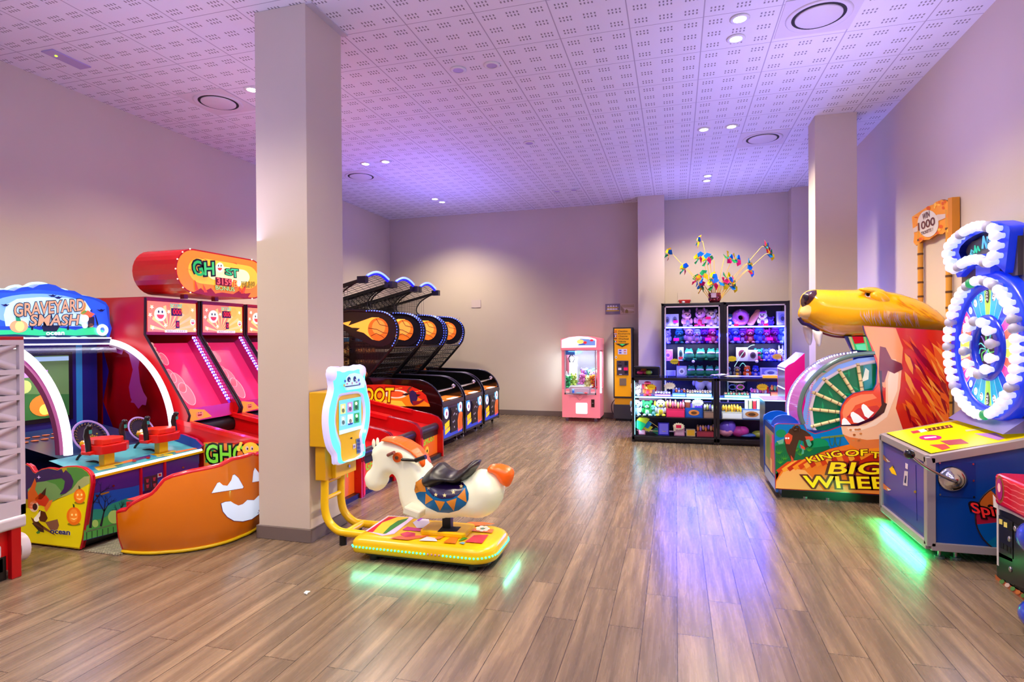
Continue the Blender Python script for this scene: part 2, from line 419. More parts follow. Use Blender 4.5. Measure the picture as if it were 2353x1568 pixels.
# ================================================================ ceiling fittings
LAMPM = M((255, 240, 215), emit=26.0)
def spot_fit(x, y, lit, label, group):
    t = thing('recessed_spotlight', label, 'ceiling light', (x, y, ZC), group)
    MB().lathe((x, y, ZC-.001), [(.052, 0), (.078, 0), (.08, -.006), (.066, -.012), (.052, -.010)], WHITE, 20).build('trim_ring', t)
    MB().disc((x, y, ZC-.009), (0, 0, -1), .053, LAMPM if lit else M((178, 160, 214), .3), 18).build('lamp_face', t)
SL = ['lit ceiling spotlight just left of the near square column', 'lit ceiling spotlight, left one of the pair above the basketball games',
      'lit ceiling spotlight, right one of the pair above the basketball games', 'lit ceiling spotlight near the back left corner, farther left of its pair',
      'lit ceiling spotlight nearest the back left corner of the room', 'big lit ceiling spotlight at the top right, nearest to the viewer', 'big lit ceiling spotlight just behind the nearest one at top right',
      'lit ceiling spotlight in the middle right, left one of its pair', 'lit ceiling spotlight beside the round vent at middle right', 'lit ceiling spotlight above the pinwheels, front one of two',
      'lit ceiling spotlight above the pinwheels, the one nearer the back wall']
for (x, y), lb in zip(SPOTS, SL): spot_fit(x, y, True, lb, 'lit ceiling spotlights')
for (u, v), lb in zip([(1053, 160), (1130, 149), (1216, 328), (1280, 439), (1319, 436)], ['unlit round ceiling spot, left one of the near pair in the middle', 'unlit round ceiling spot, right one of the near pair in the middle',
        'unlit round ceiling spot alone in mid ceiling', 'unlit round ceiling spot far back, left of two close to the back wall', 'unlit round ceiling spot far back, right of two close to the back wall']):
    p = PZ(u, v, ZC); spot_fit(p.x, p.y, False, lb, 'unlit ceiling spots')
VENTW = M((214, 208, 216), .45)
for (x, y), lb in zip([(-4.861, 5.25), (-4.889, 8.29), (1.149, 5.26), (1.13, 8.30)], ['round ceiling air vent left of the near column', 'round ceiling air vent in front of the basketball games',
        'large round ceiling air vent at the top right', 'round ceiling air vent in front of the right column']):
    t = thing('ceiling_vent', lb, 'air vent', (x, y, ZC), 'round ceiling air vents')
    MB().box(x-.296, x+.296, y-.296, y+.296, ZC-.006, ZC+.0, VENTW).build('panel', t, bevel=.002)
    MB().lathe((x, y, ZC-.006), [(.20, -.001), (.235, -.012), (.25, -.006), (.252, 0)], VENTW, 40).build('ring', t)
    MB().lathe((x, y, ZC-.007), [(.17, -.0015), (.205, -.0015)], M((28, 24, 28), .8), 40).build('gap', t)
    MB().lathe((x, y, ZC-.012), [(.0, -.006), (.17, -.006), (.178, -.002), (.178, .004)], VENTW, 40).build('centre_disc', t)
t = thing('emergency_light', 'slim lilac emergency light plate with a tiny green lamp, at top left', 'emergency light', (-5.46, 4.03, ZC))
MB().box(-5.53, -5.39, 3.86, 4.22, ZC-.012, ZC, M((176, 160, 205), .3)).build('plate', t, bevel=.003)
MB().ell((-5.47, 3.95, ZC-.014), (.012, .012, .006), E((190, 255, 40), 3), 8, 6).build('indicator_lamp', t)

# ================================================================ rocking horse ride
t = thing('rocking_horse_ride', 'white horse ride with orange mane on a yellow lit platform beside the near column', 'kiddie ride', (-1.8, 3.95, 0))
HY = 3.93
z = zz(700, 820, 3.1354)
body = z((520, 640), (500, 655), (490, 700), (500, 740), (482, 800), (447, 838), (440, 880), (455, 930), (490, 962), (530, 967), (570, 945), (595, 912), (602, 880), (618, 853), (645, 843), (670, 865), (685, 920), (695, 1000), (710, 1050), (735, 1110), (780, 1148), (850, 1160), (1000, 1160), (1140, 1150), (1200, 1150), (1270, 1160), (1330, 1140), (1385, 1095), (1425, 1030), (1437, 970), (1432, 930), (1400, 872), (1350, 832), (1300, 812), (1250, 815), (1180, 865), (1050, 880), (960, 845), (910, 795), (880, 745), (840, 690), (790, 645), (720, 612), (640, 598), (580, 600), (545, 615))
def o2(pts, yy=HY): return [(p.x, p.z) for p in (PY(u, v, yy) for u, v in pts)]
HORSE = M((232, 232, 204), .3, emit=.16)
to3 = lambda x, zz_: Vector((x, HY, zz_))
def TDh(x, zv):
    if x < -1.93: k = min(1, max(0, (x+2.3)/.37)); return .065+.035*k, .07
    k = min(1, (x+1.93)/.25); return .10+.055*k, .07+.07*k
hb = MB(); inflate(hb, [tuple(p) for p in catmull([(a, b, 0) for a, b in o2(body)], 3)], to3, (0, 1, 0), TDh, HORSE, .018)
e1 = PY(*z((508, 625))[0], HY)
for sy in (-.03, .03): hb.ell((e1.x+.004, HY+sy, e1.z+.005), (.013, .012, .035), HORSE, 10, 7)
hb.build('horse_body', t); hbv = bvh_of(hb)
mane = z((553, 606), (590, 575), (660, 574), (740, 604), (812, 650), (862, 712), (887, 762), (896, 796), (868, 785), (838, 730), (790, 682), (720, 642), (650, 615), (600, 606))
ORM = M((250, 100, 16), .3, emit=.12)
mm = MB(); inflate(mm, o2(mane), to3, (0, 1, 0), lambda a, b: (.108, .03), ORM, .012)
mo = mm.build('mane', t)
tail = z((1312, 822), (1340, 780), (1400, 771), (1460, 785), (1505, 818), (1505, 870), (1472, 935), (1432, 925), (1405, 895), (1372, 850), (1340, 835))
mm = MB(); inflate(mm, [tuple(p) for p in catmull([(a, b, 0) for a, b in o2(tail)], 3)], to3, (0, 1, 0), lambda a, b: (.07, .06), ORM, .014); mm.build('tail', t)
sad = z((870, 862), (880, 835), (930, 790), (962, 766), (990, 770), (1030, 805), (1075, 825), (1120, 815), (1165, 785), (1210, 752), (1248, 744), (1261, 762), (1240, 812), (1190, 872), (1140, 904), (1100, 908), (1050, 897), (1000, 922), (950, 942), (905, 930), (878, 900))
mm = MB(); inflate(mm, [tuple(p) for p in catmull([(a, b, 0) for a, b in o2(sad)], 3)], to3, (0, 1, 0), lambda a, b: (.185, .10), M((30, 27, 29), .35), .016); mm.build('saddle', t)
bl = MB()
blank = z((790, 960), (796, 925), (815, 895), (850, 866), (880, 880), (1000, 905), (1140, 905), (1165, 935), (1182, 985), (1180, 1030), (1160, 1070), (1110, 1108), (1040, 1127), (960, 1122), (880, 1085), (815, 1025))
drape(bl, hbv, blank, M((8, 96, 150), .25), .004)
for tri in (((790, 966), (812, 915), (852, 965), (800, 985)), ((800, 905), (855, 872), (875, 975), (793, 972)), ((872, 985), (868, 1065), (925, 1030)), ((935, 1035), (975, 1112), (1012, 1046)), ((1020, 1045), (1075, 1112), (1095, 1020)), ((1100, 1012), (1168, 1052), (1155, 950))):
    drape(bl, hbv, z(*tri), M((214, 134, 40), .3), .006)
drape(bl, hbv, z((852, 868), (900, 880), (1010, 905), (1140, 905), (1150, 925), (1120, 985), (1060, 1020), (985, 1025), (920, 1000), (880, 950)), M((34, 14, 60), .25), .0075)
for s1 in ((893, 948), (945, 995), (1008, 1000), (1072, 977), (1128, 934), (868, 885)): drape(bl, hbv, star(z(s1)[0], 5), M((226, 205, 140), .3), .010, 2)
bl.build('saddle_blanket', t)
c = PY(*z((678, 722))[0], HY-.09)
mm = MB(); mm.cyl((c.x, HY-.118, c.z), (c.x, HY+.118, c.z), .036, M((226, 92, 18), .3), 18); mm.cyl((c.x, HY-.13, c.z), (c.x, HY+.13, c.z), .012, M((90, 60, 40), .4), 12); mm.build('handle_pivot', t)
a = PY(*z((700, 742))[0], HY-.12); b = PY(*z((800, 748))[0], HY-.13); c = PY(*z((872, 722))[0], HY-.14)
MB().tube([(c0.x, c0.y, c0.z) for c0 in (a, b)], .011, BLACK).tube([b, c], .017, BLACK, 10).build('handlebar', t)
a = PY(*z((600, 710))[0], HY-.09); b = PY(*z((645, 690))[0], HY-.15)
MB().cyl(a, b, .012, M((140, 66, 54), .5), 10).build('front_grip', t)
a = PY(*z((795, 1110))[0], HY-.17)
MB().box(a.x-.065, a.x+.065, HY-.235, HY+.235, a.z-.03, a.z+.03, M((226, 222, 196), .4), Matrix.Rotation(.25, 3, 'Y')).build('foot_rest', t, bevel=.012)
MB().box(-1.655, -1.59, HY-.03, HY+.03, .12, .36, M((16, 14, 14), .45)).build('rocker_post', t, bevel=.004)
# platform
X0, X1, Y0_, Y1_ = -2.265, -1.20, 3.66, 4.20
def plat(z_, inset, r=.16):
    x0, x1, y0, y1 = X0+inset, X1-inset, Y0_+inset, Y1_-inset
    pts = []
    for (cx, cy, a, rr) in ((x1-r, y1-r, 0, r), (x0+.04, y1-.04, PI/2, .04), (x0+.04, y0+.04, PI, .04), (x1-r, y0+r, 1.5*PI, r)):
        pts += [(cx+rr*math.cos(a+PI/2*k/8), cy+rr*math.sin(a+PI/2*k/8), z_) for k in range(9)]
    return pts
mm = MB(); rows = [plat(.062, .004), plat(.075, 0), plat(.135, 0), plat(.155, .012), plat(.168, .035), plat(.174, .07)]
for A, B in zip(rows, rows[1:]): mm.strip(A+[A[0]], B+[B[0]], YEL)
mm.poly(rows[0], YEL); mm.poly(rows[-1], YEL); mm.build('platform', t, weld=True)
_o = 0.0; art = MB(); tp = plZ(.176); zp = zz(820, 1160, 6.536)
for col, pts in [((226, 205, 235), ((130, 395), (470, 165), (870, 190), (560, 440), (380, 470))), ((246, 200, 40), ((160, 400), (480, 175), (790, 190), (420, 445))), ((200, 12, 50), ((150, 405), (330, 280), (480, 185), (620, 182), (520, 220), (380, 270), (300, 350), (240, 415))), ((40, 130, 40), ((385, 440), (500, 320), (620, 240), (780, 200), (740, 240), (600, 330), (440, 435))),
                 ((236, 110, 60), ((490, 505), (640, 470), (1120, 460), (980, 500), (760, 530))), ((222, 70, 90), ((650, 440), (760, 405), (880, 430), (870, 480), (720, 490))), ((214, 60, 130), ((680, 380), (760, 330), (1110, 385), (1060, 410))), ((235, 232, 245), ((840, 270), (930, 210), (1080, 220), (1100, 290), (1000, 350), (900, 350))),
                 ((150, 70, 200), ((900, 240), (940, 205), (1000, 205), (930, 250))), ((230, 228, 236), ((930, 540), (1050, 480), (1180, 500), (1210, 550))), ((244, 120, 30), ((1295, 570), (1410, 485), (1530, 485), (1480, 585))), ((240, 130, 70), ((1170, 515), (1220, 475), (1310, 478), (1240, 520))),
                 ((226, 50, 60), ((1620, 560), (1760, 460), (1980, 450), (1880, 580))), ((40, 140, 40), ((1520, 545), (1600, 490), (1670, 505), (1560, 545))), ((110, 170, 190), ((1530, 575), (1590, 558), (1630, 570), (1600, 595))), ((244, 120, 40), ((1560, 305), (1700, 260), (1900, 262), (2080, 290), (1700, 330))), ((240, 120, 60), ((1650, 385), (1700, 355), (2060, 370), (2030, 425), (1760, 400)))]:
    art.px(tp, zp(*pts), M(col, .25), _o); _o += .0003
fc = zp((1890, 360))[0]
for k in range(7): art.px(tp, circ((fc[0]+11*math.cos(k*2*PI/7), fc[1]+4.2*math.sin(k*2*PI/7)), 5.5, 2.6, 10), M((240, 238, 215), .3), .0062)
art.px(tp, circ(fc, 4, 2), M((90, 140, 110), .3), .0075)
art.build('platform_art', t)
mm = MB(); mm.rbox(-1.80, -1.45, 3.82, 4.06, .172, .21, YEL, .03); mm.px(plZ(.2105), [(1005, 1222), (1017, 1209), (1060, 1211), (1050, 1222)], M((8, 8, 8), .8), .001); mm.build('post_collar', t, bevel=.01)
led = MB(); lp = plat(.105, -.003)[18:]                                      # front edge and right end
pth = [Vector(p) for p in plat(.105, -.004)]; pth = pth[20:]+pth[:8]
acc = 0; G = E((60, 250, 160), 3.2)
for A, B in zip(pth, pth[1:]+[pth[-1]]):
    d = (B-A).length
    while acc < d and d > 0:
        p = A.lerp(B, acc/d); k = (p.x-X0)/(X1-X0)
        mat_ = M((205, 150, 160), .3) if .55 < k < .66 and p.y < 3.7 else G
        led.ell(p, .0075, mat_, 6, 4); acc += .028
    acc -= d
led.build('led_strip', t)
lamp('AREA', (-1.75, 3.60, .085), 1.9, (.15, 1, .6), (math.radians(-38), 0, 0), shape='RECTANGLE', size=.95, size_y=.07)
lamp('AREA', (-1.13, 3.93, .085), .8, (.15, 1, .6), (0, math.radians(-30), 0), shape='RECTANGLE', size=.02, size_y=.4)
for x, y in ((-2.12, 3.74), (-1.36, 3.74), (-2.12, 4.12), (-1.4, 4.12)): MB().cyl((x, y, 0), (x, y, .065), .035, BLACK).build('rubber_foot', t)
MB().rbox(X0+.05, X1-.05, Y0_+.05, Y1_-.05, .03, .064, BLACK, .08).build('base_frame', t)
for y in (3.93, 4.16):
    xx = -2.66
    MB().tube(catmull([(xx, y, 1.1), (xx, y, .8), (xx, y, .45), (xx, y, .27), (xx+.035, y, .17), (xx+.12, y, .105), (xx+.24, y, .095), (-2.22, y, .095)], 5, False), .031, YEL, 12).build('frame_tube', t)
for zz_ in (.475, .345): MB().cyl((-2.66, 3.93, zz_), (-2.66, 4.16, zz_), .017, YEL, 10).build('frame_rung', t)
MB().cyl((-2.46, 3.93, .1), (-2.46, 4.16, .1), .028, YEL, 10).build('frame_rung', t)
for x, y in ((-2.50, 3.93), (-2.50, 4.16)): MB().cyl((x, y, 0), (x, y, .075), .028, BLACK).build('rubber_foot', t)
MB().box(-2.745, -2.58, 3.86, 4.25, .765, 1.19, M((226, 170, 8), .35)).build('control_box', t, bevel=.006)
bx = MB(); bx.box(-2.70, -2.585, 3.97, 4.27, .50, .86, M((232, 180, 14), .35)); bx.box(-2.71, -2.62, 3.88, 3.97, .5, .77, M((214, 158, 8), .35)); bo = bx.build('coin_box', t, bevel=.005)
k1 = plX(-2.582)(801, 1071); MB().cyl((-2.586, k1.y, k1.z), (-2.572, k1.y, k1.z), .012, STEEL, 12).build('lock', t)
# bear-shaped glowing surround
BP = plX(-2.53); zb = zz(720, 830, 6.271)
outer = zb((240, 120), (290, 80), (350, 80), (400, 105), (480, 75), (570, 75), (620, 52), (690, 60), (735, 100), (740, 180), (722, 245), (745, 330), (765, 450), (800, 600), (800, 800), (780, 960), (740, 1110), (710, 1230), (718, 1370), (560, 1420), (370, 1495), (320, 1480), (310, 1370), (240, 1260), (195, 1080), (175, 880), (185, 700), (215, 570), (250, 450), (262, 330), (240, 230))
inner = zb((372, 535), (450, 492), (690, 470), (735, 560), (755, 750), (735, 950), (700, 1080), (712, 1350), (420, 1448), (400, 1190), (345, 1020), (325, 850), (340, 680))
oo = catmull2(outer, 3, True); ii = catmull2(inner, 3, True)
bear = MB(); pl = plX(-2.575)
ca = ((sum(p[0] for p in ii)/len(ii)), (sum(p[1] for p in ii)/len(ii)))
bear.prism([pl(p[0], p[1]) for p in oo], (.012, 0, 0), M((214, 206, 246), .3, emit=.35))
def yz(pts): return [(BP(a, b).y, BP(a, b).z) for a, b in pts]
# tubular halo between the outer edge and the opening
O2, I2 = yz(oo), yz(ii); cy, cz = sum(p[0] for p in I2)/len(I2), sum(p[1] for p in I2)/len(I2)
AQ = M((96, 236, 232), .25, emit=.62); LI = M((206, 200, 250), .3, emit=.55)
def hit(poly_, ang):
    best = 0
    d = (math.cos(ang), math.sin(ang))
    for i in range(len(poly_)):
        a, b = poly_[i], poly_[(i+1) % len(poly_)]
        ex, ey = b[0]-a[0], b[1]-a[1]; den = d[0]*ey-d[1]*ex
        if abs(den) < 1e-9: continue
        wx, wy = a[0]-cy, a[1]-cz; tt = (wx*ey-wy*ex)/den; ss = (wx*d[1]-wy*d[0])/den
        if tt > 0 and -1e-6 <= ss <= 1+1e-6: best = max(best, tt)
    return best
NN = 96; rings = []
for j, (fr, ht) in enumerate(((0, 0), (.05, .026), (.16, .045), (.6, .052), (.92, .03), (1, .0))):
    row = []
    for i in range(NN):
        a = 2*PI*i/NN; r1 = hit(O2, a); r0 = hit(I2, a); r = r1+(r0-r1)*fr
        row.append(Vector((-2.563+ht, cy+r*math.cos(a), cz+r*math.sin(a))))
    rings.append(row)
for j, (A, B) in enumerate(zip(rings, rings[1:])): bear.strip(A+[A[0]], B+[B[0]], LI if j in (0, 1, 4) else AQ)
for u, v, r in ((276, 190, .04), (680, 150, .04)):
    q = BP(*zb((u, v))[0]); bear.ell((-2.54, q.y, q.z), (.04, r*1.15, r*1.5), LI, 16, 10)
bo = bear.build('bear_surround', t)
fc = MB(); fpl = plX(-2.505)
muz = zb((425, 310), (440, 240), (490, 190), (560, 172), (640, 190), (690, 250), (705, 320), (690, 380), (600, 400), (450, 420), (425, 380))
fc.prism([plX(-2.535)(*p) for p in muz], (.028, 0, 0), M((190, 236, 246), .3, emit=.45))
for e, r in (((515, 265), (24, 38)), ((598, 258), (20, 40))): fc.px(fpl, circ(zb(e)[0], r[0]/6.27, r[1]/6.27), M((20, 24, 70), .3), .003); fc.px(fpl, circ(zb((e[0]+8, e[1]+12))[0], 1.2, 1.8), M((240, 240, 255), .3), .0045)
for e in ((488, 328), (625, 305)): fc.px(fpl, circ(zb(e)[0], 2.2, 1.8), M((200, 120, 190), .3), .003)
fc.px(fpl, circ(zb((560, 320))[0], 1.0, 3.5), M((190, 70, 110), .3), .003)
for e, cc in (((458, 290), (60, 90, 190)), ((655, 275), (70, 110, 200)), ((445, 350), (220, 190, 80)), ((668, 330), (120, 90, 200))): fc.px(fpl, circ(zb(e)[0], 2.2, 3.6, 7), M(cc, .3), .003)
fc.px(fpl, zb((440, 365), (680, 335), (650, 352), (470, 378)), M((60, 60, 110), .3), .003)
fc.build('bear_face', t)
pn = MB(); ppl = plX(-2.558)
pn.px(ppl, ii, M((240, 190, 10), .3), .0); pn.build('control_panel', t)
sc = MB(); sc.px(ppl, zb((368, 572), (690, 512), (695, 975), (372, 1068)), L((110, 205, 232), .55), .004)
sc.px(ppl, zb((372, 1005), (694, 925), (695, 975), (372, 1068)), L((200, 220, 215), .5), .006)
for (x, y), cc in (((428, 690), (214, 222, 140)), ((528, 665), (190, 150, 205)), ((618, 640), (60, 150, 90)), ((430, 860), (160, 210, 220)), ((532, 840), (235, 235, 225)), ((625, 820), (50, 165, 90))):
    rx = 38; ry = 72; q = [zb((x+a*rx, y+b*ry-a*.19*rx))[0] for a, b in ((-1, -1), (1, -1), (1, 1), (-1, 1))]
    sc.px(ppl, q, L(cc, .45), .006)
    sc.px(ppl, circ(zb((x, y-28))[0], 2.8, 4), L((240, 240, 210), .5), .0075); sc.px(ppl, circ(zb((x+3, y+25))[0], 3.3, 5), L(tuple(int(q_*.55) for q_ in cc), .3), .0075)
sc.px(ppl, zb((495, 905), (575, 885), (565, 910), (505, 925)), L((30, 60, 160), .3), .008)
sc.build('screen', t)
cm = MB(); cm.px(ppl, zb((615, 1125), (680, 1105), (690, 1320), (628, 1345)), M((120, 122, 150), .3), .004)
for yy in (1150, 1200, 1250, 1300): cm.px(ppl, circ(zb((652, yy))[0], 3.4, 3), M((60, 70, 150), .3, .5), .006)
cm.px(ppl, zb((570, 1200), (610, 1190), (612, 1255), (572, 1268)), M((225, 215, 220), .4), .004); cm.px(ppl, circ(zb((592, 1230))[0], 2.2, 2.8), M((130, 120, 190), .4), .006)
cm.px(ppl, zb((535, 1105), (562, 1098), (562, 1118), (536, 1124)), BLACK, .004); cm.build('coin_mech', t)

# ================================================================ paper scrap
MB().prism([PZ(698, 1365, .004), PZ(703, 1360, .004), PZ(713, 1361, .004), PZ(707, 1364, .004), PZ(706, 1368, .004), PZ(702, 1366, .004)], (0, 0, .006), M((235, 235, 232), .7)).build('paper_scrap')
tag(bpy.data.objects['paper_scrap'], 'small white scrap of paper lying on the wooden floor', 'litter')

# ================================================================ basketball machines
def basketball_machine(Y0):
    W = .88; Y1 = Y0+W; XF = -3.22; XB = -5.95
    t = thing('basketball_machine', 'black basketball arcade machine with caged hoop, nearest of the three by the left wall', 'arcade machine', ((XF+XB)/2, (Y0+Y1)/2, 0), 'basketball machines in a row')
    prof = [(XB, .10), (XF, .10), (XF, .62)]+[(XF-.42+.42*math.cos(a), .60+.40*math.sin(a)) for a in [PI/2*k/10 for k in range(1, 11)]]+[(-4.6, 1.03), (XB, 1.05)]
    for i, y in enumerate((Y0, Y1-.035)):
        m = MB(); m.prism([(x, y, z_) for x, z_ in prof], (0, .035, 0), GLOSSB)
        m.tube([(x+.004, y+.017, z_+.003) for x, z_ in prof[2:]], .012, M((60, 58, 80), .2, .6), 6); m.build('side_panel', t)
    m = MB(); m.box(XF-.03, XF-.012, Y0+.035, Y1-.035, .12, .64, M((44, 36, 50), .35))
    m.box(XF-.05, XF+.004, Y0+.035, Y1-.035, .12, .15, M((52, 50, 58), .4)); m.box(XF-.05, XF+.008, Y0+.035, Y1-.035, .62, .68, M((56, 54, 62), .35))
    f = plX(XF-.012)
    def fq(a, b, c, d, mt, off): m.poly([(XF-.012+off, Y0+W*p, z_) for p, z_ in ((a, b), (c, b), (c, d), (a, d))], mt)
    fq(.08, .15, .94, .60, L((34, 26, 60), .3), .003)
    m.poly([(XF-.008, Y0+W*p, q) for p, q in ((.08, .15), (.94, .15), (.94, .24), (.55, .22), (.08, .34))], L((36, 70, 200), .35))
    m.poly([(XF-.007, Y0+W*p, q) for p, q in ((.08, .60), (.26, .60), (.30, .52), (.2, .42), (.08, .5))], L((60, 160, 220), .4))
    m.poly([(XF-.007, Y0+W*p, q) for p, q in ((.70, .60), (.94, .60), (.94, .4), (.85, .42), (.72, .5))], L((60, 180, 230), .4))
    for yy, zz_ in ((.2, .50), (.84, .54)):
        m.disc((XF-.004, Y0+W*yy, zz_), (1, 0, 0), .075, L((240, 242, 250), .9), 20); m.disc((XF-.002, Y0+W*yy, zz_), (1, 0, 0), .03, L((130, 110, 190), .4), 12)
        m.poly([(XF-.001, Y0+W*yy-.015, zz_+.04), (XF-.001, Y0+W*yy+.02, zz_+.03), (XF-.001, Y0+W*yy+.012, zz_-.045), (XF-.001, Y0+W*yy-.005, zz_-.03)], L((190, 50, 70), .4))
    m.poly([(XF-.004, Y0+W*p, q) for p, q in ((.72, .17), (.94, .19), (.94, .44), (.86, .47), (.76, .44), (.70, .34))], L((236, 112, 40), .5))
    for a0 in (.75, .8, .85, .9): m.poly([(XF-.002, Y0+W*a0, .2), (XF-.002, Y0+W*(a0+.012), .2), (XF-.002, Y0+W*(a0+.05), .43), (XF-.002, Y0+W*(a0+.04), .43)], L((110, 30, 20), .3))
    m.poly([(XF-.003, Y0+W*p, q) for p, q in ((.70, .17), (.94, .20), (.94, .24), (.84, .21), (.74, .21))], L((236, 90, 110), .5))
    m.poly([(XF-.003, Y0+W*p, q) for p, q in ((.12, .27), (.32, .31), (.32, .40), (.12, .36))], L((250, 190, 20), .6)); m.poly([(XF-.003, Y0+W*p, q) for p, q in ((.13, .20), (.34, .24), (.34, .30), (.13, .26))], L((250, 200, 30), .6))
    m.build('front_panel', t)
    m = MB(); m.box(XF-.012, XF+.006, Y0+W*.36, Y0+W*.66, .20, .57, M((26, 24, 28), .4))
    m.box(XF+.006, XF+.012, Y0+W*.39, Y0+W*.5, .44, .53, BLACK)
    for yy, zz_ in ((.47, .46), (.52, .47), (.6, .53), (.6, .45), (.45, .35), (.51, .36), (.5, .27)): m.box(XF+.006, XF+.014, Y0+W*yy-.008, Y0+W*yy+.01, zz_-.014, zz_+.014, M((220, 216, 226), .3))
    m.build('coin_door', t, bevel=.003)
    m = MB(); m.add([(XF-.02, Y0+.035, .69), (XF-.02, Y1-.035, .69), (XF-.30, Y1-.035, .70), (XF-.30, Y0+.035, .70)], [(0, 1, 2, 3)], L((226, 120, 40), .35))
    m.poly([(XF-.10, Y0+W*.45, .694), (XF-.02, Y0+W*.45, .694), (XF-.02, Y0+W*.8, .694), (XF-.10, Y0+W*.8, .694)], E((235, 245, 255), 3.5)); m.poly([(XF-.06, Y0+W*.05, .694), (XF-.02, Y0+W*.05, .694), (XF-.02, Y0+W*.14, .694), (XF-.06, Y0+W*.14, .694)], E((235, 245, 255), 3.5))
    m.box(XF-.3, XB, Y0+.035, Y1-.035, .10, .70, GLOSSB)
    m.add([(XF-.30, Y0+.035, .702), (XF-.30, Y1-.035, .702), (XB, Y1-.035, .96), (XB, Y0+.035, .96)], [(0, 1, 2, 3)], M((26, 22, 26), .3)); m.build('ball_ramp', t)
    MB().cyl((XF-.13, Y0+.035, .83), (XF-.13, Y1-.16, .83), .014, STEEL, 10).ell((XF-.12, Y1-.14, .86), .035, M((196, 176, 190), .15, .8), 12, 8).build('grab_rail', t)
    for x in (XF-.1, XB+.3):
        for y in (Y0+.12, Y1-.12): MB().cyl((x, y-.012, .028), (x, y+.012, .028), .028, M((200, 200, 206), .3, .5), 12).box(x-.02, x+.02, y-.016, y+.016, .04, .11, BLACK).build('caster', t)
    # wings: edge frame, net, flaming ball disc, blue lights
    XE = [(-4.47, .98), (-4.02, 1.46), (-3.93, 1.62), (-3.92, 1.78), (-3.99, 1.9), (-4.12, 1.98), (-4.3, 2.01), (-4.76, 2.04)]
    cage = MB(); LB = MB(); BLU = E((20, 30, 255), 4.0); WB = E((46, 66, 255), 11.0)
    for y, s in ((Y0+.02, -1), (Y1-.02, 1)):
        cage.tube([(x, y, z_) for x, z_ in catmull2(XE, 4)], .022, BLACK, 6)
        cage.tube([(-4.72, y, 2.03), (XB, y, 1.92)], .02, BLACK, 6)
        cv = catmull2([(-4.72, 2.03), (-4.88, 2.10), (-4.90, 2.2), (-4.82, 2.32), (-4.66, 2.42), (-4.47, 2.50)], 4)
        cage.tube([(x, y, z_) for x, z_ in cv], .012, BLACK, 6); cage.box(-4.56, -4.42, y-.045, y+.045, 2.44, 2.54, M((26, 22, 50), .3))
        cage.add([(-4.47, y-.02, 2.52), (-4.47, y+.02, 2.52), (XB, y+.02, 2.16), (XB, y-.02, 2.16), (-4.47, y-.02, 2.47), (-4.47, y+.02, 2.47), (XB, y+.02, 2.11), (XB, y-.02, 2.11)], [(0, 1, 2, 3), (4, 5, 6, 7), (0, 4, 7, 3), (1, 5, 6, 2)], BLACK)
        # net of fine wires
        def edge(z_):
            if z_ < 2.03:
                pts = XE
            else: pts = [(-4.72, 2.03), (-4.88, 2.10), (-4.90, 2.2), (-4.82, 2.32), (-4.66, 2.42), (-4.47, 2.5)]
            for (xa, za), (xb, zb_) in zip(pts, pts[1:]):
                if min(za, zb_) <= z_ <= max(za, zb_) and za != zb_: return xa+(xb-xa)*(z_-za)/(zb_-za)
            return pts[-1][0]
        zz_ = 1.0
        while zz_ < 2.44:
            x1 = edge(zz_)
            if zz_ > 2.03: x0 = max(XB, -4.47-(2.47-zz_)/.243*1.0) if zz_ > 2.12 else XB
            else: x0 = XB
            if x0 < x1: cage.box(x0, x1, y-.002, y+.002, zz_-.0042, zz_+.0042, BLACK)
            zz_ += .02
        x = XB+.05
        while x < -4.0:
            zt = 2.0 if x > -4.75 else 2.12+(x-XB)*.243
            zb_ = max(1.0, .98+(x+4.47)*1.07)
            if zt > zb_: cage.box(x-.0015, x+.0015, y-.0015, y+.0015, zb_, zt, BLACK)
            x += .05
        # wing board
        wp = catmull2([(-5.5, 2.0), (-4.7, 2.02), (-4.3, 2.0), (-4.1, 1.96), (-3.97, 1.86), (-3.94, 1.72), (-4.0, 1.58), (-4.12, 1.5), (-4.3, 1.5), (-4.6, 1.62), (-4.9, 1.75), (-5.5, 1.8)], 3, True)
        cage.prism([(a, y-.006, b) for a, b in wp], (0, .012, 0), M((20, 16, 30), .35))
        yy = y-.009 if s < 0 else y-.009
        cx, cz_ = -4.235, 1.745
        flame = [(cx-.62, cz_+.10), (cx-.45, cz_+.13), (cx-.5, cz_+.06), (cx-.3, cz_+.12), (cx-.1, cz_+.18), (cx+.02, cz_+.175), (cx+.02, cz_-.17), (cx-.1, cz_-.15), (cx-.24, cz_-.05), (cx-.36, cz_-.02), (cx-.3, cz_+.02), (cx-.44, cz_+.03)]
        cage.poly([(a, yy, b) for a, b in flame], L((255, 186, 70), .75)); cage.disc((cx, yy-.002, cz_), (0, -1, 0), .168, L((240, 110, 36), .6), 28)
        cage.disc((cx+.01, yy-.003, cz_+.03), (0, -1, 0), .11, L((252, 160, 70), .6), 20)
        for q in (((-.16, .02), (-.02, .0), (.08, -.05), (.15, -.06)), ((-.12, -.1), (-.03, -.06), (.06, -.1), (.1, -.13)), ((-.03, .16), (.03, .07), (.12, .05), (.16, .04))):
            cage.tube([(cx+a, yy-.004, cz_+b) for a, b in q], .0045, M((70, 20, 20), .4), 4)
        ar = catmull2([(-4.42, 2.02), (-4.25, 2.015), (-4.1, 1.985), (-3.98, 1.90), (-3.925, 1.78), (-3.93, 1.63), (-4.0, 1.5)], 6)
        acc = 0
        for A, B in zip(ar, ar[1:]):
            d = math.dist(A, B)
            while acc < d:
                k = acc/d; LB.ell((A[0]+(B[0]-A[0])*k, y-.012, A[1]+(B[1]-A[1])*k), .011, WB, 6, 4); acc += .043
            acc -= d
        LB.tube([(a-.004, y, b) for a, b in ar], .008, BLU, 5)
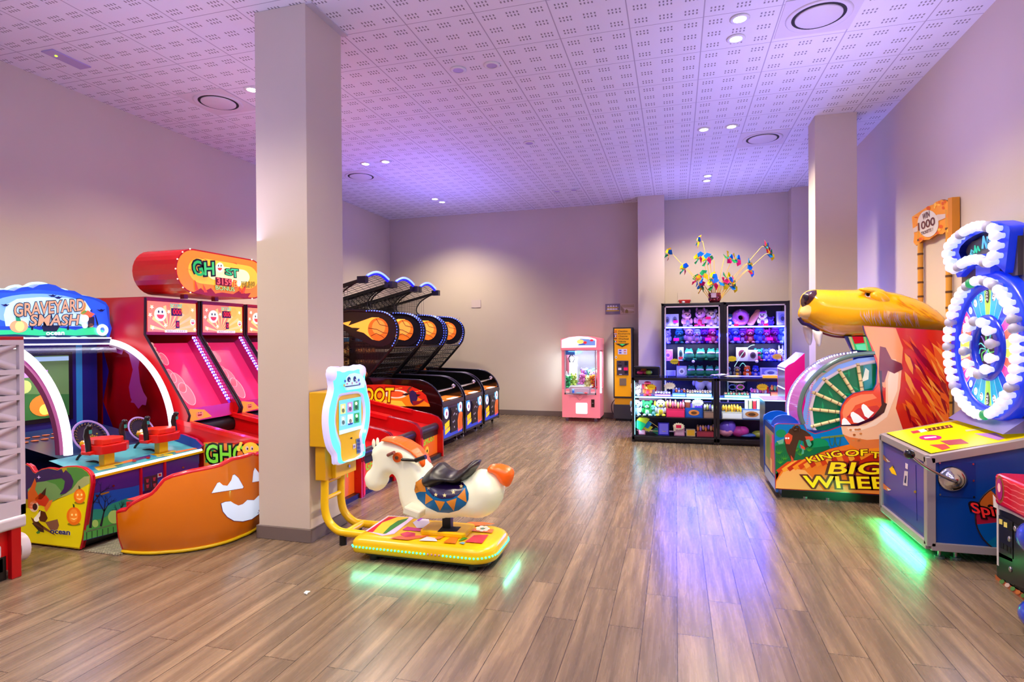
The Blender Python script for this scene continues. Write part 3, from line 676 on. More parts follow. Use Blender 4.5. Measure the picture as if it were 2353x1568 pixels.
    # cross bars between the wings and roof net
    for k in range(7):
        f_ = k/6; x = -4.47+.46*f_; zz_ = 1.0+.47*f_; cage.cyl((x, Y0+.02, zz_), (x, Y1-.02, zz_), .009, BLACK, 5)
    for k in range(9):
        a = Y0+.05+(W-.1)*k/8
        for q in (-1, 1):
            b = a+q*.3
            if Y0 < b < Y1: cage.cyl((-4.47, a, 1.0), (-4.01, b, 1.47), .003, BLACK, 4)
    top = []
    for k in range(13):
        f_ = k/12; hgt = .11*math.sin(PI*f_); y = Y0+.04+(W-.08)*f_; top.append((y, hgt)); cage.cyl((-4.47, y, 2.51+hgt), (XB, y, 2.15+hgt*.4), .0035, BLACK, 4)
    for k in range(14):
        f_ = k/13; x = -4.47+(XB+4.47)*f_; cage.tube([(x, y, 2.51-.36*f_+h*(1-.6*f_)) for y, h in top], .0035, BLACK, 4)
    cage.build('cage', t)
    LB.tube([(-4.46, y, 2.535+h) for y, h in top[1:-1]], .016, E((64, 80, 255), 9), 8); LB.tube([(-4.475, y, 2.51+h) for y, h in top[1:-1]], .022, E((20, 20, 230), 1.5), 8)
    LB.build('led_strip', t)
    # backboard and picture of a crowd behind the hoop
    m = MB(); m.box(XB+.10, XB+.16, Y0+.06, Y1-.06, .96, 2.12, M((20, 18, 40), .3))
    k = NT('crowd_print'); _, pos = k.xyz(); v = k.n('TexVoronoi'); v.inputs['Scale'].default_value = 30; k.l(pos, v.inputs['Vector']); hs = k.n('ValToRGB'); k.l(v.outputs['Color'], hs.inputs[0])
    e = hs.color_ramp.elements; e[0].position = .25; e[0].color = rgb((60, 40, 30)); e[1].position = .75; e[1].color = rgb((236, 190, 110)); q = e.new(.5); q.color = rgb((200, 110, 50))
    k.l(hs.outputs[0], k.b.inputs['Base Color']); k.l(hs.outputs[0], k.b.inputs['Emission Color']); k.b.inputs['Emission Strength'].default_value = .35
    m.box(XB+.16, XB+.168, Y0+.08, Y1-.08, .98, 1.55, CROWD[0]) if CROWD else (CROWD.append(k.m), m.box(XB+.16, XB+.168, Y0+.08, Y1-.08, .98, 1.55, k.m))
    m.box(XB+.16, XB+.167, Y0+.08, Y1-.08, 1.55, 1.80, L((40, 110, 150), .35)); m.build('back_wall', t)
    m = MB(); m.box(XB+.20, XB+.225, Y0+.2, Y1-.2, 1.62, 2.0, M((225, 225, 230), .3)); m.tube([(XB+.42+.17*math.cos(a), (Y0+Y1)/2+.17*math.sin(a), 1.66) for a in [2*PI*k/20 for k in range(20)]], .01, M((220, 70, 20), .3), 6, closed=True); m.build('hoop', t)
    return t
CROWD = []
bm0 = basketball_machine(7.62)
dup(bm0, (0, .93, 0), 'black basketball arcade machine with caged hoop, middle of the three by the left wall')
dup(bm0, (0, 1.88, 0), 'black basketball arcade machine with caged hoop, farthest of three, nearest the back wall')
# printed side of the nearest machine
sp = plY(7.614); m = MB(); zs = zz(780, 600, 3.92)
m.px(sp, zs((-80, 1125), (400, 1112), (640, 1128), (720, 1160), (780, 1210), (815, 1312), (-80, 1300)), L((214, 40, 22), .4), .001)
m.px(sp, zs((-80, 1205), (380, 1190), (640, 1190), (810, 1290), (815, 1312), (-80, 1300)), L((244, 130, 24), .45), .002)
m.px(sp, zs((-80, 1250), (300, 1245), (560, 1262), (600, 1310), (-80, 1300)), L((250, 196, 60), .5), .003)
m.px(sp, [(p[0], p[1]) for p in circ(zs((510, 1200))[0], 26, 10, 24)], L((252, 226, 200), .5), .003); m.px(sp, circ(zs((510, 1200))[0], 19, 7, 24), L((240, 90, 40), .45), .004)
for k in range(14): a = zs((260+k*36, 1140+(k*53 % 60)))[0]; m.px(sp, [(a[0]-4, a[1]), (a[0]+4, a[1]-1), (a[0]+4, a[1]+.7), (a[0]-4, a[1]+1)], L((250, 170, 60), .5), .003)
m.px(sp, zs((625, 1180), (660, 1165), (690, 1185), (705, 1235), (690, 1275), (660, 1300), (640, 1270), (630, 1225)), L((44, 34, 90), .3), .005)
m.px(sp, zs((655, 1262), (720, 1262), (770, 1240), (755, 1265), (715, 1290), (668, 1305)), L((150, 30, 40), .3), .006)
m.px(sp, zs((605, 1170), (630, 1135), (660, 1130), (625, 1165), (640, 1190), (620, 1195)), L((110, 56, 40), .3), .006)
m.px(sp, zs((560, 1205), (600, 1190), (640, 1195), (600, 1215)), L((30, 20, 30), .3), .006); m.px(sp, zs((690, 1200), (735, 1205), (700, 1225)), L((30, 20, 30), .3), .006)
m.tpx(sp, 'SHOOT', (798, 924), (903, 924), (800, 893), L((255, 200, 20), .6), L((150, 20, 16), .3), .09, .006)
o = m.build('side_art', bm0)
BALLM = M((224, 110, 26), .5, bump=.3, scale=250)
for x, y, z_, lb in ((-4.62, 8.86, 1.0, 'orange basketball resting in the middle basketball machine'), (-4.62, 9.9, 1.0, 'orange basketball resting in the farthest basketball machine'), (-4.8, 8.1, 1.0, 'orange basketball resting in the nearest basketball machine')):
    b = MB().ell((x, y, z_), .115, BALLM, 20, 14)
    for R in (Matrix.Rotation(.4, 3, 'X'), Matrix.Rotation(1.5, 3, 'Y')): b.tube([Vector((x, y, z_))+R@Vector((.1145*math.cos(a), .1145*math.sin(a), 0)) for a in [2*PI*k/24 for k in range(24)]], .003, M((40, 20, 12), .5), 4, closed=True)
    tag(b.build('basketball'), lb, 'ball', 'basketballs in the machines')
# ================================================================ ghost bowling lanes
GR = M((206, 10, 18), .28, coat=.3)
def bowling_lane(Y0):
    W = .69; Y1 = Y0+W; XH = -5.06; XF = -3.05; XB = -6.0
    t = thing('bowling_machine', 'red alley bowling machine with pink lit playfield, nearest lane to the graveyard game', 'arcade machine', ((XF+XB)/2, (Y0+Y1)/2, 0), 'red alley bowling machines')
    head = [(XB, .0), (-4.85, .0), (-4.70, .80), (-4.60, .79), (-4.545, .82), (-4.53, .87), (-4.56, .93), (-5.07, 1.66), (-5.06, 2.03), (XB, 2.045)]
    for y in (Y0, Y1-.028):
        m = MB(); m.prism([(x, y, z_) for x, z_ in head], (0, .028, 0), M((190, 12, 20), .32)); m.tube([(x, y+.014, z_) for x, z_ in head[3:9]], .014, M((40, 6, 30), .3), 6); m.build('head_side_panel', t)
        fr = [(-4.72, .0), (-4.72, .83), (-4.5, .80), (-3.42, .60), (-3.22, .565), (-3.12, .53), (-3.06, .46), (XF, .36), (XF, .0)]
        m = MB(); m.prism([(x, y, z_) for x, z_ in fr], (0, .03, 0), GR); m.tube([(x, y+.015, z_) for x, z_ in fr[1:8]], .009, M((120, 16, 60), .2, .4), 6); m.build('lane_side_panel', t)
        m = MB(); ya, yb = (y-.002, y+.06) if y == Y0 else (y-.03, y+.03); m.add([(-4.72, ya, .845), (-4.72, yb, .845), (-3.5, yb, .625), (-3.5, ya, .625), (-4.72, ya, .80), (-4.72, yb, .80), (-3.5, yb, .58), (-3.5, ya, .58)], [(0, 1, 2, 3), (0, 4, 5, 1), (1, 5, 6, 2), (2, 6, 7, 3), (3, 7, 4, 0)], M((228, 22, 30), .2, coat=.5)); m.build('rail', t)
    m = MB(); m.add([(-4.72, Y0+.03, .66), (-4.72, Y1-.03, .66), (-3.2, Y1-.03, .42), (-3.2, Y0+.03, .42)], [(0, 1, 2, 3)], M((180, 24, 30), .2)); m.build('lane_bed', t)
    m = MB(); m.cyl((-4.66, Y0+.03, .70), (-4.66, Y1-.03, .70), .09, M((20, 18, 24), .4), 16); m.build('ball_trough', t)
    m = MB(); m.cyl((-3.16, Y0+.03, .40), (-3.16, Y1-.03, .40), .055, M((40, 30, 44), .35), 14); m.box(-3.3, -3.12, Y0+.03, Y1-.03, .3, .40, BLACK); m.build('front_roller', t)
    m = MB(); m.box(-3.16, -3.13, Y0+.03, Y1-.03, .05, .33, L((220, 96, 26), .35)); m.box(-3.12, -3.07, Y0+.03, Y1-.03, 0, .05, BLACK)
    m.text('GHOST', (-3.127, Y0+.18, .22), (-3.127, Y0+.56, .24), (-3.127, Y0+.18, .31), L((150, 190, 40), .4), .002, .03)
    m.disc((-3.127, Y0+.32, .14), (1, 0, 0), .055, L((240, 180, 50), .4), 16); m.disc((-3.125, Y0+.32, .135), (1, 0, 0), .02, BLACK, 10); m.build('front_art', t)
    m = MB(); m.box(-3.052, -3.044, Y0+.0, Y0+.03, .02, .34, L((214, 30, 70), .4)); m.build('coin_strip', t)
    # head: score panel, playfield
    m = MB(); m.box(XH-.05, XH-.012, Y0+.028, Y1-.028, 1.66, 2.035, M((190, 20, 24), .35))
    m.box(XH-.012, XH-.006, Y0+.045, Y1-.045, 1.69, 2.0, L((244, 130, 90), .75)); x = XH-.004
    def q(a, b, c, d, mt, o=0): m.poly([(x+o, Y0+W*p, z_) for p, z_ in ((a, b), (c, b), (c, d), (a, d))], mt)
    m.poly([(x, Y0+W*p, z_) for p, z_ in ((.55, 1.69), (.93, 1.69), (.93, 2.0), (.62, 2.0))], L((252, 190, 70), .75))
    for i in range(9):
        a = PI*(.05+i*.11); m.poly([(x+.001, Y0+W*.42, 1.70), (x+.001, Y0+W*.5+.28*math.cos(a), min(1.99, 1.70+.28*math.sin(a))), (x+.001, Y0+W*.5+.28*math.cos(a+.13), min(1.99, 1.70+.28*math.sin(a+.13)))], L((250, 210, 120), .75))
    for cy, cz_, r in ((.27, 1.87, .072), (.86, 1.80, .035)):
        m.disc((x+.004, Y0+W*cy, cz_), (1, 0, 0), r, L((255, 250, 240), 1.0), 24)
        for s in (-1, 1): m.disc((x+.006, Y0+W*cy+s*r*.3, cz_+r*.35), (1, 0, 0), r*.13, BLACK, 8, r*.2)
        m.poly([(x+.006, Y0+W*cy+r*.6*math.cos(a), cz_-r*.05+r*.6*math.sin(a)) for a in [PI+PI*k/8 for k in range(9)]], L((226, 60, 50), .7))
    m.disc((x+.004, Y0+W*.72, 1.93), (1, 0, 0), .055, L((250, 180, 60), .8), 18)
    for cy, cz_ in ((.07+.06, 1.94), (.1, 1.86), (.42, 1.9), (.86, 1.93), (.14, 1.73), (.9, 1.72), (.36, 1.76)):
        m.poly([(x+.003, Y0+W*cy+p[0], cz_+p[1]) for p in star((0, 0), .026)], L((255, 240, 200), .9))
    q(.46, 1.86, .66, 1.94, M((60, 6, 30), .3), .004); m.text('000', (x+.006, Y0+W*.49, 1.875), (x+.006, Y0+W*.64, 1.875), (x+.006, Y0+W*.49, 1.93), E((255, 30, 40), 2), .001)
    q(.54, 1.73, .61, 1.81, M((60, 6, 30), .3), .004); m.text('0', (x+.006, Y0+W*.555, 1.745), (x+.006, Y0+W*.595, 1.745), (x+.006, Y0+W*.555, 1.795), E((255, 30, 40), 2), .001)
    m.text('SCORE', (x+.005, Y0+W*.44, 1.95), (x+.005, Y0+W*.66, 1.95), (x+.005, Y0+W*.44, 1.985), L((40, 190, 160), .8), .001, .03)
    m.box(x, x+.006, Y0+W*.35, Y0+W*.75, 1.685, 1.712, L((240, 236, 226), .8)); m.text('BALLS LEFT', (x+.008, Y0+W*.38, 1.69), (x+.008, Y0+W*.72, 1.69), (x+.008, Y0+W*.38, 1.707), BLACK, .001)
    m.build('score_panel', t)
    # inclined playfield
    a = Vector((-5.10, 0, 1.64)); b = Vector((-4.62, 0, .93)); nrm = Vector((.71, 0, .48)).normalized()
    def fp(s, w, o=0): p = a.lerp(b, s)+nrm*o; return (p.x, Y0+W*w, p.z)
    k = NT('playfield'); X_, pos = k.xyz(); sz = X_[2]; r = k.n('ValToRGB'); mr = k.n('MapRange'); mr.inputs[1].default_value = .9; mr.inputs[2].default_value = 1.65; k.l(sz, mr.inputs[0]); k.l(mr.outputs[0], r.inputs[0])
    PFM.append(PFM[0] if PFM else M((226, 42, 96), .3, emit=.62)); pm = PFM[0]
    m = MB(); m.add([fp(0, .05, -.12), fp(0, .95, -.12), fp(1, .95, -.12), fp(1, .05, -.12)], [(0, 1, 2, 3)], pm)
    for y in (.05, .95): m.add([fp(0, y, -.12), fp(1, y, -.12), fp(1, y, 0), fp(0, y, 0)], [(0, 1, 2, 3)], L((170, 20, 90), .3))
    m.build('playfield', t)
    m = MB()
    for (s0, w0, rr) in ((.28, .25, .055), (.52, .22, .06), (.78, .32, .10), (.62, .28, .09)):
        c0 = Vector(fp(s0, w0, -.05)); u, v = basis(nrm)
        m.tube([c0+u*(rr*.75*math.cos(g))+v*(rr*1.35*math.sin(g)) for g in [2*PI*k/24 for k in range(24)]], .004, M((250, 190, 200), .15, emit=.3), 5, closed=True)
        m.poly([c0+u*(rr*.72*math.cos(g))+v*(rr*1.3*math.sin(g)) for g in [2*PI*k/24 for k in range(24)]], L((238, 110, 130), .4))
    for k in range(5): p = Vector(fp(.08+.06*k, .16, -.05)); m.ell(p, .03, L((220, 180, 160), .4), 8, 6)
    m.build('ball_rings', t)
    m = MB(); m.add([fp(0, .04, .0), fp(0, .96, .0), fp(1, .96, .0), fp(1, .04, .0)], [(0, 1, 2, 3)], glass((255, 240, 246), .10, 'play')); m.build('playfield_cover', t)
    m = MB()
    for k in range(22):
        for w_ in (.90, .935): m.ell(fp(.02+k*.044, w_, .006), (.011, .009, .014), E((140, 110, 255), 8), 6, 4)
    m.tube([fp(0, .918, .0), fp(1, .918, .0)], .012, L((90, 40, 240), .9), 5)
    for k in range(16): m.ell(fp(.05+k*.06, .035, .012), .009, L((230, 200, 120), .9), 6, 4)
    m.build('led_strip', t)
    m = MB(); m.add([(-4.60, Y0+.03, .93), (-4.60, Y1-.03, .93), (-4.585, Y1-.03, .80), (-4.585, Y0+.03, .80)], [(0, 1, 2, 3)], M((214, 14, 22), .25)); m.add([(-4.60, Y0+.03, .80), (-4.60, Y1-.03, .80), (-4.74, Y1-.03, .70), (-4.74, Y0+.03, .70)], [(0, 1, 2, 3)], M((30, 24, 30), .4))
    m.poly([(-4.58, Y0+W*p, z_) for p, z_ in ((.04, .80), (.5, .82), (.36, .90), (.1, .93), (.04, .88))], L((248, 160, 50), .5)); m.disc((-4.578, Y0+W*.27, .865), (1, 0, .1), .045, L((246, 120, 40), .6), 16)
    for s in (-1, 1): m.disc((-4.576, Y0+W*.27+s*.014, .877), (1, 0, .1), .007, BLACK, 8)
    m.poly([(-4.576, Y0+W*.27+.028*math.cos(g), .862+.026*math.sin(g)) for g in [PI+PI*k/8 for k in range(9)]], L((160, 30, 20), .4)); m.build('lower_art', t)
    m = MB(); m.box(XB, XH, Y0+.028, Y1-.028, 2.015, 2.04, M((170, 14, 20), .35)); m.build('roof', t)
    return t
PFM = []
gb = bowling_lane(4.47)
for i, lb in enumerate(('second lane from the graveyard game, partly behind the near column', 'third lane, hidden mostly behind the near column', 'farthest lane, next to the basketball games')):
    dup(gb, (0, .7*(i+1), 0), 'red alley bowling machine, '+lb)
m = MB(); g = plY(4.465); zg = zz(150, 900, 3.919)
m.px(g, zg((1245, 460), (1330, 455), (1500, 475), (1760, 500), (1760, 700), (1250, 700)), L((206, 120, 40), .35), .0005)
m.px(g, zg((1262, 470), (1310, 478), (1345, 520), (1330, 545), (1300, 530), (1290, 560), (1310, 600), (1370, 600), (1360, 570), (1320, 575), (1325, 548), (1390, 560), (1440, 640), (1262, 640)), L((30, 150, 60), .45), .002)
m.tpx(g, 'GHOST', zg((1275, 640))[0], zg((1830, 660))[0], zg((1270, 480))[0], L((110, 196, 50), .55), BLACK, .10, .003)
c0 = zg((1668, 520))[0]; m.px(g, circ(c0, 19, 16), L((246, 176, 50), .6), .007)
for s in (-8, 3): m.px(g, circ((c0[0]+s, c0[1]-2), 3.6, 5), WHITE, .009); m.px(g, circ((c0[0]+s+1, c0[1]-1), 1.5, 2.3), BLACK, .0105)
for k in range(5): m.px(g, circ((c0[0]-25+3*math.cos(k), c0[1]-6+4*k-8), 4, 2.6, 8), L((246, 190, 70), .6), .008)
m.build('side_art', gb)
# marquee on two posts
t = thing('lit_sign', 'red pill-shaped lit sign reading GHOST BOWLING BONUS above the red lanes', 'sign', (-4.95, 5.15, 2.04))
def stad(y0, y1, z0, z1, n=14):
    r = (z1-z0)/2; c = (z0+z1)/2
    return [(y1-r+r*math.cos(a), c+r*math.sin(a)) for a in [-PI/2+PI*k/n for k in range(n+1)]]+[(y0+r+r*math.cos(a), c+r*math.sin(a)) for a in [PI/2+PI*k/n for k in range(n+1)]]
ST = stad(4.50, 5.78, 2.075, 2.53)
m = MB(); m.prism([(-5.24, y, z_) for y, z_ in ST], (.54, 0, 0), M((196, 16, 20), .25, coat=.3)); m.build('housing', t)
m = MB(); S2 = stad(4.515, 5.765, 2.09, 2.515); m.poly([(-4.698, y, z_) for y, z_ in S2], L((242, 122, 28), .8)); g = plX(-4.70); zm = zz(250, 560, 3.919)
m.poly([(-4.6965, y*.8+1.04, z_*.62+.89) for y, z_ in S2], L((252, 176, 50), .85)); m.poly([(-4.6955, y*.5+2.63, z_*.36+1.49) for y, z_ in S2], L((255, 236, 170), .9))
m.px(g, zm((760, 440), (830, 400), (860, 430), (920, 400), (960, 450), (1020, 440), (1120, 455), (1180, 420), (1230, 450), (1280, 445), (1250, 490), (900, 470)), L((150, 26, 20), .5), .008)
for a, b in (((790, 420), (775, 340)), ((870, 440), (850, 380)), ((1200, 450), (1230, 380)), ((820, 130), (880, 160)), ((1090, 170), (1150, 190)), ((1190, 440), (1170, 390)), ((700, 230), (740, 250))):
    p, q = zm(a)[0], zm(b)[0]; m.px(g, [(p[0]-3, p[1]), (p[0]+5, p[1]), (q[0]+2, q[1]), (q[0]-1, q[1]-4)], L((214, 70, 20), .6), .0095)
m.tpx(g, 'G', zm((770, 300))[0], zm((850, 285))[0], zm((735, 165))[0], L((30, 160, 80), .8), BLACK, .11, .012)
m.tpx(g, 'H', zm((855, 285))[0], zm((940, 280))[0], zm((850, 172))[0], L((60, 180, 100), .8), BLACK, .11, .012)
m.tpx(g, 'S', zm((1045, 280))[0], zm((1100, 290))[0], zm((1045, 225))[0], L((40, 180, 110), .8), BLACK, .09, .012)
m.tpx(g, 'T', zm((1100, 300))[0], zm((1160, 305))[0], zm((1095, 228))[0], L((60, 190, 130), .8), BLACK, .09, .012)
c0 = zm((1000, 215))[0]; m.px(g, circ(c0, 9, 11.5), L((255, 252, 240), 1), .012)
for s in (-3, 3): m.px(g, circ((c0[0]+s, c0[1]-4), 1.1, 2.4), BLACK, .014)
m.px(g, [(c0[0]+5*math.cos(a), c0[1]+1+6*math.sin(a)) for a in [PI*k/8 for k in range(9)]], L((220, 50, 40), .7), .014)
m.px(g, zm((958, 300), (1108, 320), (1108, 390), (962, 372)), M((110, 8, 16), .4), .013)
m.tpx(g, '3159', zm((966, 364))[0], zm((1100, 380))[0], zm((964, 308))[0], E((255, 60, 60), 3), None, 0, .016)
m.tpx(g, 'BONUS', zm((955, 415))[0], zm((1125, 432))[0], zm((950, 378))[0], L((170, 210, 120), .7), M((60, 80, 40), .5), .07, .013)
m.tpx(g, 'B', zm((1115, 390))[0], zm((1150, 395))[0], zm((1118, 335))[0], L((244, 150, 40), .7), L((200, 40, 20), .6), .09, .012)
c0 = zm((1170, 360))[0]; m.px(g, circ(c0, 5.5, 7), L((255, 252, 240), 1), .0135)
m.tpx(g, 'WLING', zm((1188, 392))[0], zm((1304, 394))[0], zm((1190, 345))[0], L((190, 160, 30), .6), BLACK, .08, .012)
m.build('lit_face', t)
m = MB()
for y, z_ in ST[::2]: m.ell((-4.697, y, z_*.99+.0235), .007, E((255, 230, 200), 3), 6, 4)
m.build('edge_bulbs', t)
for y in (4.86, 5.28): MB().box(-4.99, -4.94, y-.025, y+.025, 2.038, 2.10, M((120, 10, 20), .4)).build('post', t)

# ================================================================ graveyard game
GY0, GY1 = 3.30, 4.42
t = thing('shooting_arcade_machine', 'Graveyard Smash shooting game with glowing arches and blue cloud shaped marquee', 'arcade machine', (-5.1, 3.86, 0))
g = plY(GY0); za = zz(0, 960, 4.2375)
side = za((250, 455), (290, 480), (320, 530), (345, 545), (400, 510), (470, 495), (530, 500), (560, 512), (590, 495), (650, 483), (740, 480), (800, 495), (850, 530), (878, 570), (882, 650), (840, 900), (800, 1180), (775, 1283), (300, 1222), (140, 1200), (100, 800), (150, 470))
m = MB(); m.prism([g(u, v) for u, v in side], (0, .04, 0), M((214, 196, 14), .35), M((190, 10, 30), .3))
m.tube([g(u, v)+Vector((0, .01, 0)) for u, v in side[:18]], .009, M((200, 14, 40), .3), 6)
m.px(g, za((250, 460), (290, 482), (320, 532), (345, 547), (400, 512), (470, 497), (560, 515), (600, 500), (650, 620), (640, 720), (420, 830), (200, 780), (110, 740), (150, 480)), L((52, 30, 84), .25), .001)
m.px(g, za((650, 488), (740, 484), (800, 500), (848, 535), (872, 575), (868, 640), (700, 730), (560, 770), (490, 830), (300, 900), (300, 700), (400, 630), (480, 610), (600, 590), (660, 560)), L((74, 134, 52), .3), .002)
m.px(g, za((270, 700), (360, 630), (450, 620), (540, 650), (600, 720), (590, 770), (480, 840), (380, 860), (280, 860)), L((110, 150, 84), .3), .003)
m.px(g, za((700, 700), (760, 620), (820, 575), (872, 570), (872, 640), (790, 690), (700, 740), (560, 790)), L((160, 166, 100), .3), .003)
m.px(g, za((500, 570), (560, 545), (600, 560), (640, 510), (690, 560), (716, 620), (700, 680), (640, 740), (580, 750), (620, 690), (632, 620), (600, 590), (540, 600)), L((62, 32, 84), .25), .0045)
m.px(g, za((340, 860), (480, 835), (700, 740), (870, 645), (835, 900), (795, 1180), (772, 1270), (300, 1215), (200, 1206), (200, 900)), L((226, 206, 10), .3), .0025)
for c, rx, ry in (((775, 765), 57, 72), ((720, 960), 72, 88)):
    c0 = za(c)[0]; m.px(g, circ((c0[0], c0[1]+ry*.9/4.24), rx*.9/4.24, 4), L((150, 130, 20), .2), .004)
    m.px(g, circ(c0, rx/4.24, ry/4.24, 24), L((234, 112, 20), .35), .005); m.px(g, circ((c0[0]-1, c0[1]-1), rx*.6/4.24, ry*.75/4.24, 20), L((246, 140, 40), .35), .006)
    for s in (-1, 1): m.px(g, circ((c0[0]+s*4.5, c0[1]-3), 2.2, 2.6, 10), L((255, 210, 120), .5), .007)
    m.px(g, [(c0[0]-8, c0[1]+5), (c0[0], c0[1]+9), (c0[0]+8, c0[1]+4), (c0[0]+1, c0[1]+6)], L((255, 210, 120), .5), .007); m.px(g, [(c0[0]-2, c0[1]-ry/4.4), (c0[0]+2, c0[1]-ry/4.4), (c0[0]+1, c0[1]-ry/4.1-5), (c0[0]-3, c0[1]-ry/4.1-7)], L((50, 70, 30), .3), .007)
for col, pts in [((206, 90, 20), ((270, 730), (300, 680), (340, 590), (355, 640), (340, 700), (380, 770), (330, 900), (275, 880))), ((60, 30, 20), ((340, 790), (400, 740), (450, 680), (440, 760), (400, 800))), ((200, 50, 20), ((340, 800), (390, 735), (450, 760), (480, 800), (440, 870), (380, 850))), ((228, 120, 40), ((430, 880), (480, 810), (515, 800), (490, 860), (450, 920))), ((236, 200, 170), circ((330, 865), 45, 55, 14)), ((60, 20, 20), circ((340, 870), 24, 34, 12)),
                 ((90, 40, 16), ((380, 900), (440, 920), (465, 980), (440, 1020), (390, 1010), (370, 960))), ((240, 226, 200), ((345, 965), (395, 905), (390, 960), (355, 1010))), ((250, 244, 230), circ((355, 990), 26, 26, 10)), ((110, 60, 30), ((300, 970), (340, 1000), (500, 1110), (545, 1150), (520, 1140), (330, 1040))), ((130, 84, 60), ((440, 1020), (560, 990), (575, 1050), (560, 1090), (500, 1110))), ((60, 30, 20), ((310, 1030), (370, 1010), (420, 1060), (430, 1120), (380, 1110))), ((70, 130, 50), ((350, 1120), (385, 1090), (390, 1125), (365, 1135)))]:
    m.px(g, za(*pts), L(col, .3), .0055)
    if col in ((60, 20, 20), (250, 244, 230), (240, 226, 200)): m.px(g, za(*pts), L(col, .35), .007)
m.px(g, star(za((378, 582))[0], 5, 4, .25), L((226, 190, 240), .6), .004)
m.tpx(g, 'ocean', za((500, 1125))[0], za((690, 1140))[0], za((500, 1092))[0], M((30, 30, 120), .3), M((235, 235, 245), .4), .05, .007)
m.build('side_panel', t)
XFg = -4.335
m = MB(); m.box(-5.6, XFg-.06, GY0+.05, GY1, .02, .09, BLACK); m.build('plinth', t)
m = MB(); m.box(-5.62, XFg-.008, GY0+.04, GY1-.02, .085, .535, M((46, 26, 96), .35)); g = plX(XFg-.008); zc = zz(150, 900, 3.919)
m.px(g, zc((235, 800), (1205, 567), (1205, 650), (700, 900), (600, 1230), (165, 1345), (200, 1080)), L((22, 66, 150), .3), .001)
m.px(g, zc((235, 800), (1205, 567), (1200, 700), (600, 860), (240, 920)), L((64, 30, 110), .25), .002)
m.px(g, zc((190, 1120), (260, 1060), (340, 1060), (420, 1010), (560, 960), (640, 960), (640, 1220), (165, 1340)), L((36, 120, 100), .3), .003)
m.px(g, zc((170, 1250), (240, 1160), (330, 1150), (440, 1080), (560, 1080), (640, 1130), (620, 1225), (162, 1342)), L((70, 140, 60), .3), .004)
for c, rx, ry in (((440, 1130), 55, 60), ((270, 1190), 28, 34), ((505, 1110), 22, 60)): m.px(g, circ(zc(c)[0], rx/3.9, ry/3.9), L((150, 180, 90), .3), .0045)
TREE = M((34, 32, 50), .5)
def branch(a, b, w, dep):
    if not (205 < b[0] < 640 and 760 < b[1] < 1300): return
    dx, dy = b[0]-a[0], b[1]-a[1]; Ln = math.hypot(dx, dy) or 1; nx, ny = -dy/Ln, dx/Ln
    m.px(g, [zc((a[0]+nx*w, a[1]+ny*w))[0], zc((a[0]-nx*w, a[1]-ny*w))[0], zc((b[0]-nx*w*.5, b[1]-ny*w*.5))[0], zc((b[0]+nx*w*.5, b[1]+ny*w*.5))[0]], TREE, .006)
    if dep:
        for s in (-.6, .45, .1):
            an = math.atan2(dy, dx)+s+random.uniform(-.2, .2); l2 = Ln*random.uniform(.5, .75); branch(b, (b[0]+l2*math.cos(an), b[1]+l2*math.sin(an)), w*.5, dep-1)
for a, b, w in (((225, 1230), (250, 1010), 12), ((320, 1215), (350, 1080), 11), ((505, 1160), (495, 1090), 8), ((200, 1150), (215, 900), 7)): branch(a, b, w, 3)
for k in range(9): m.px(g, [zc((190+48*k, 1270-10*k))[0], zc((196+48*k, 1270-10*k))[0], zc((196+48*k, 1340-12*k))[0], zc((190+48*k, 1340-12*k))[0]], TREE, .0065)
m.px(g, zc((180, 1262), (560, 1160), (560, 1168), (180, 1272)), M((110, 120, 90), .4), .007)
m.px(g, zc((318, 920), (345, 912), (396, 900), (396, 912), (345, 930), (320, 934)), M((190, 150, 50), .3, .4), .007)
for c in ((435, 850), (1062, 685), (285, 940)): m.px(g, circ(zc(c)[0], 3, 2.5, 8), STEEL, .008)
m.build('cabinet', t)
m = MB()
for a, b in (((672, 672), (685, 950)), ((888, 625), (895, 780))):
    p0 = g(*zc(a)[0]); m.box(XFg-.008, XFg+.008, p0.y-.01, p0.y+.01, .1, .545, M((200, 10, 40), .3))
m.px(g, zc((708, 775), (770, 760), (775, 885), (712, 900)), M((110, 90, 110), .3, .7), .004); m.px(g, zc((775, 760), (830, 745), (832, 870), (778, 884)), M((110, 90, 110), .3, .7), .004)
for c in ((740, 800), (742, 850), (802, 785), (804, 840)): m.px(g, zc((c[0]-14, c[1]-8), (c[0]+14, c[1]-14), (c[0]+8, c[1]+20), (c[0]-8, c[1]+22)), M((190, 60, 80), .3), .006)
m.px(g, zc((830, 740), (870, 730), (872, 765), (832, 776)), M((225, 220, 225), .4), .005); m.px(g, circ(zc((852, 752))[0], 3, 3), RED, .007)
m.build('coin_doors', t)
m = MB(); m.box(XFg-.04, XFg+.012, GY0+.04, GY1+.02, .533, .556, YEL)
m.add([(XFg, GY0+.04, .558), (XFg, GY1+.02, .558), (-4.75, GY1+.02, .66), (-4.75, GY0+.04, .66)], [(0, 1, 2, 3)], L((70, 150, 160), .35)); dk = Pl((XFg, 0, .558), (.102, 0, .415))
for col, pts in (((226, 190, 90), ((260, 690), (420, 660), (470, 680), (300, 712))), ((30, 120, 170), ((160, 690), (330, 640), (360, 660), (220, 720))), ((230, 110, 40), ((440, 650), (700, 585), (720, 600), (470, 662))), ((230, 110, 40), ((985, 540), (1180, 505), (1190, 515), (1000, 555))), ((60, 40, 110), ((600, 610), (760, 570), (770, 590), (620, 628))), ((40, 130, 190), ((760, 570), (880, 560), (900, 590), (790, 590))), ((220, 196, 60), ((800, 572), (960, 560), (980, 574), (830, 590)))):
    m.px(dk, zc(*pts), L(col, .4), .003)
for c in ((620, 625), (745, 597)): m.px(dk, circ(zc(c)[0], 5, 2.4), M((170, 40, 30), .3), .006)
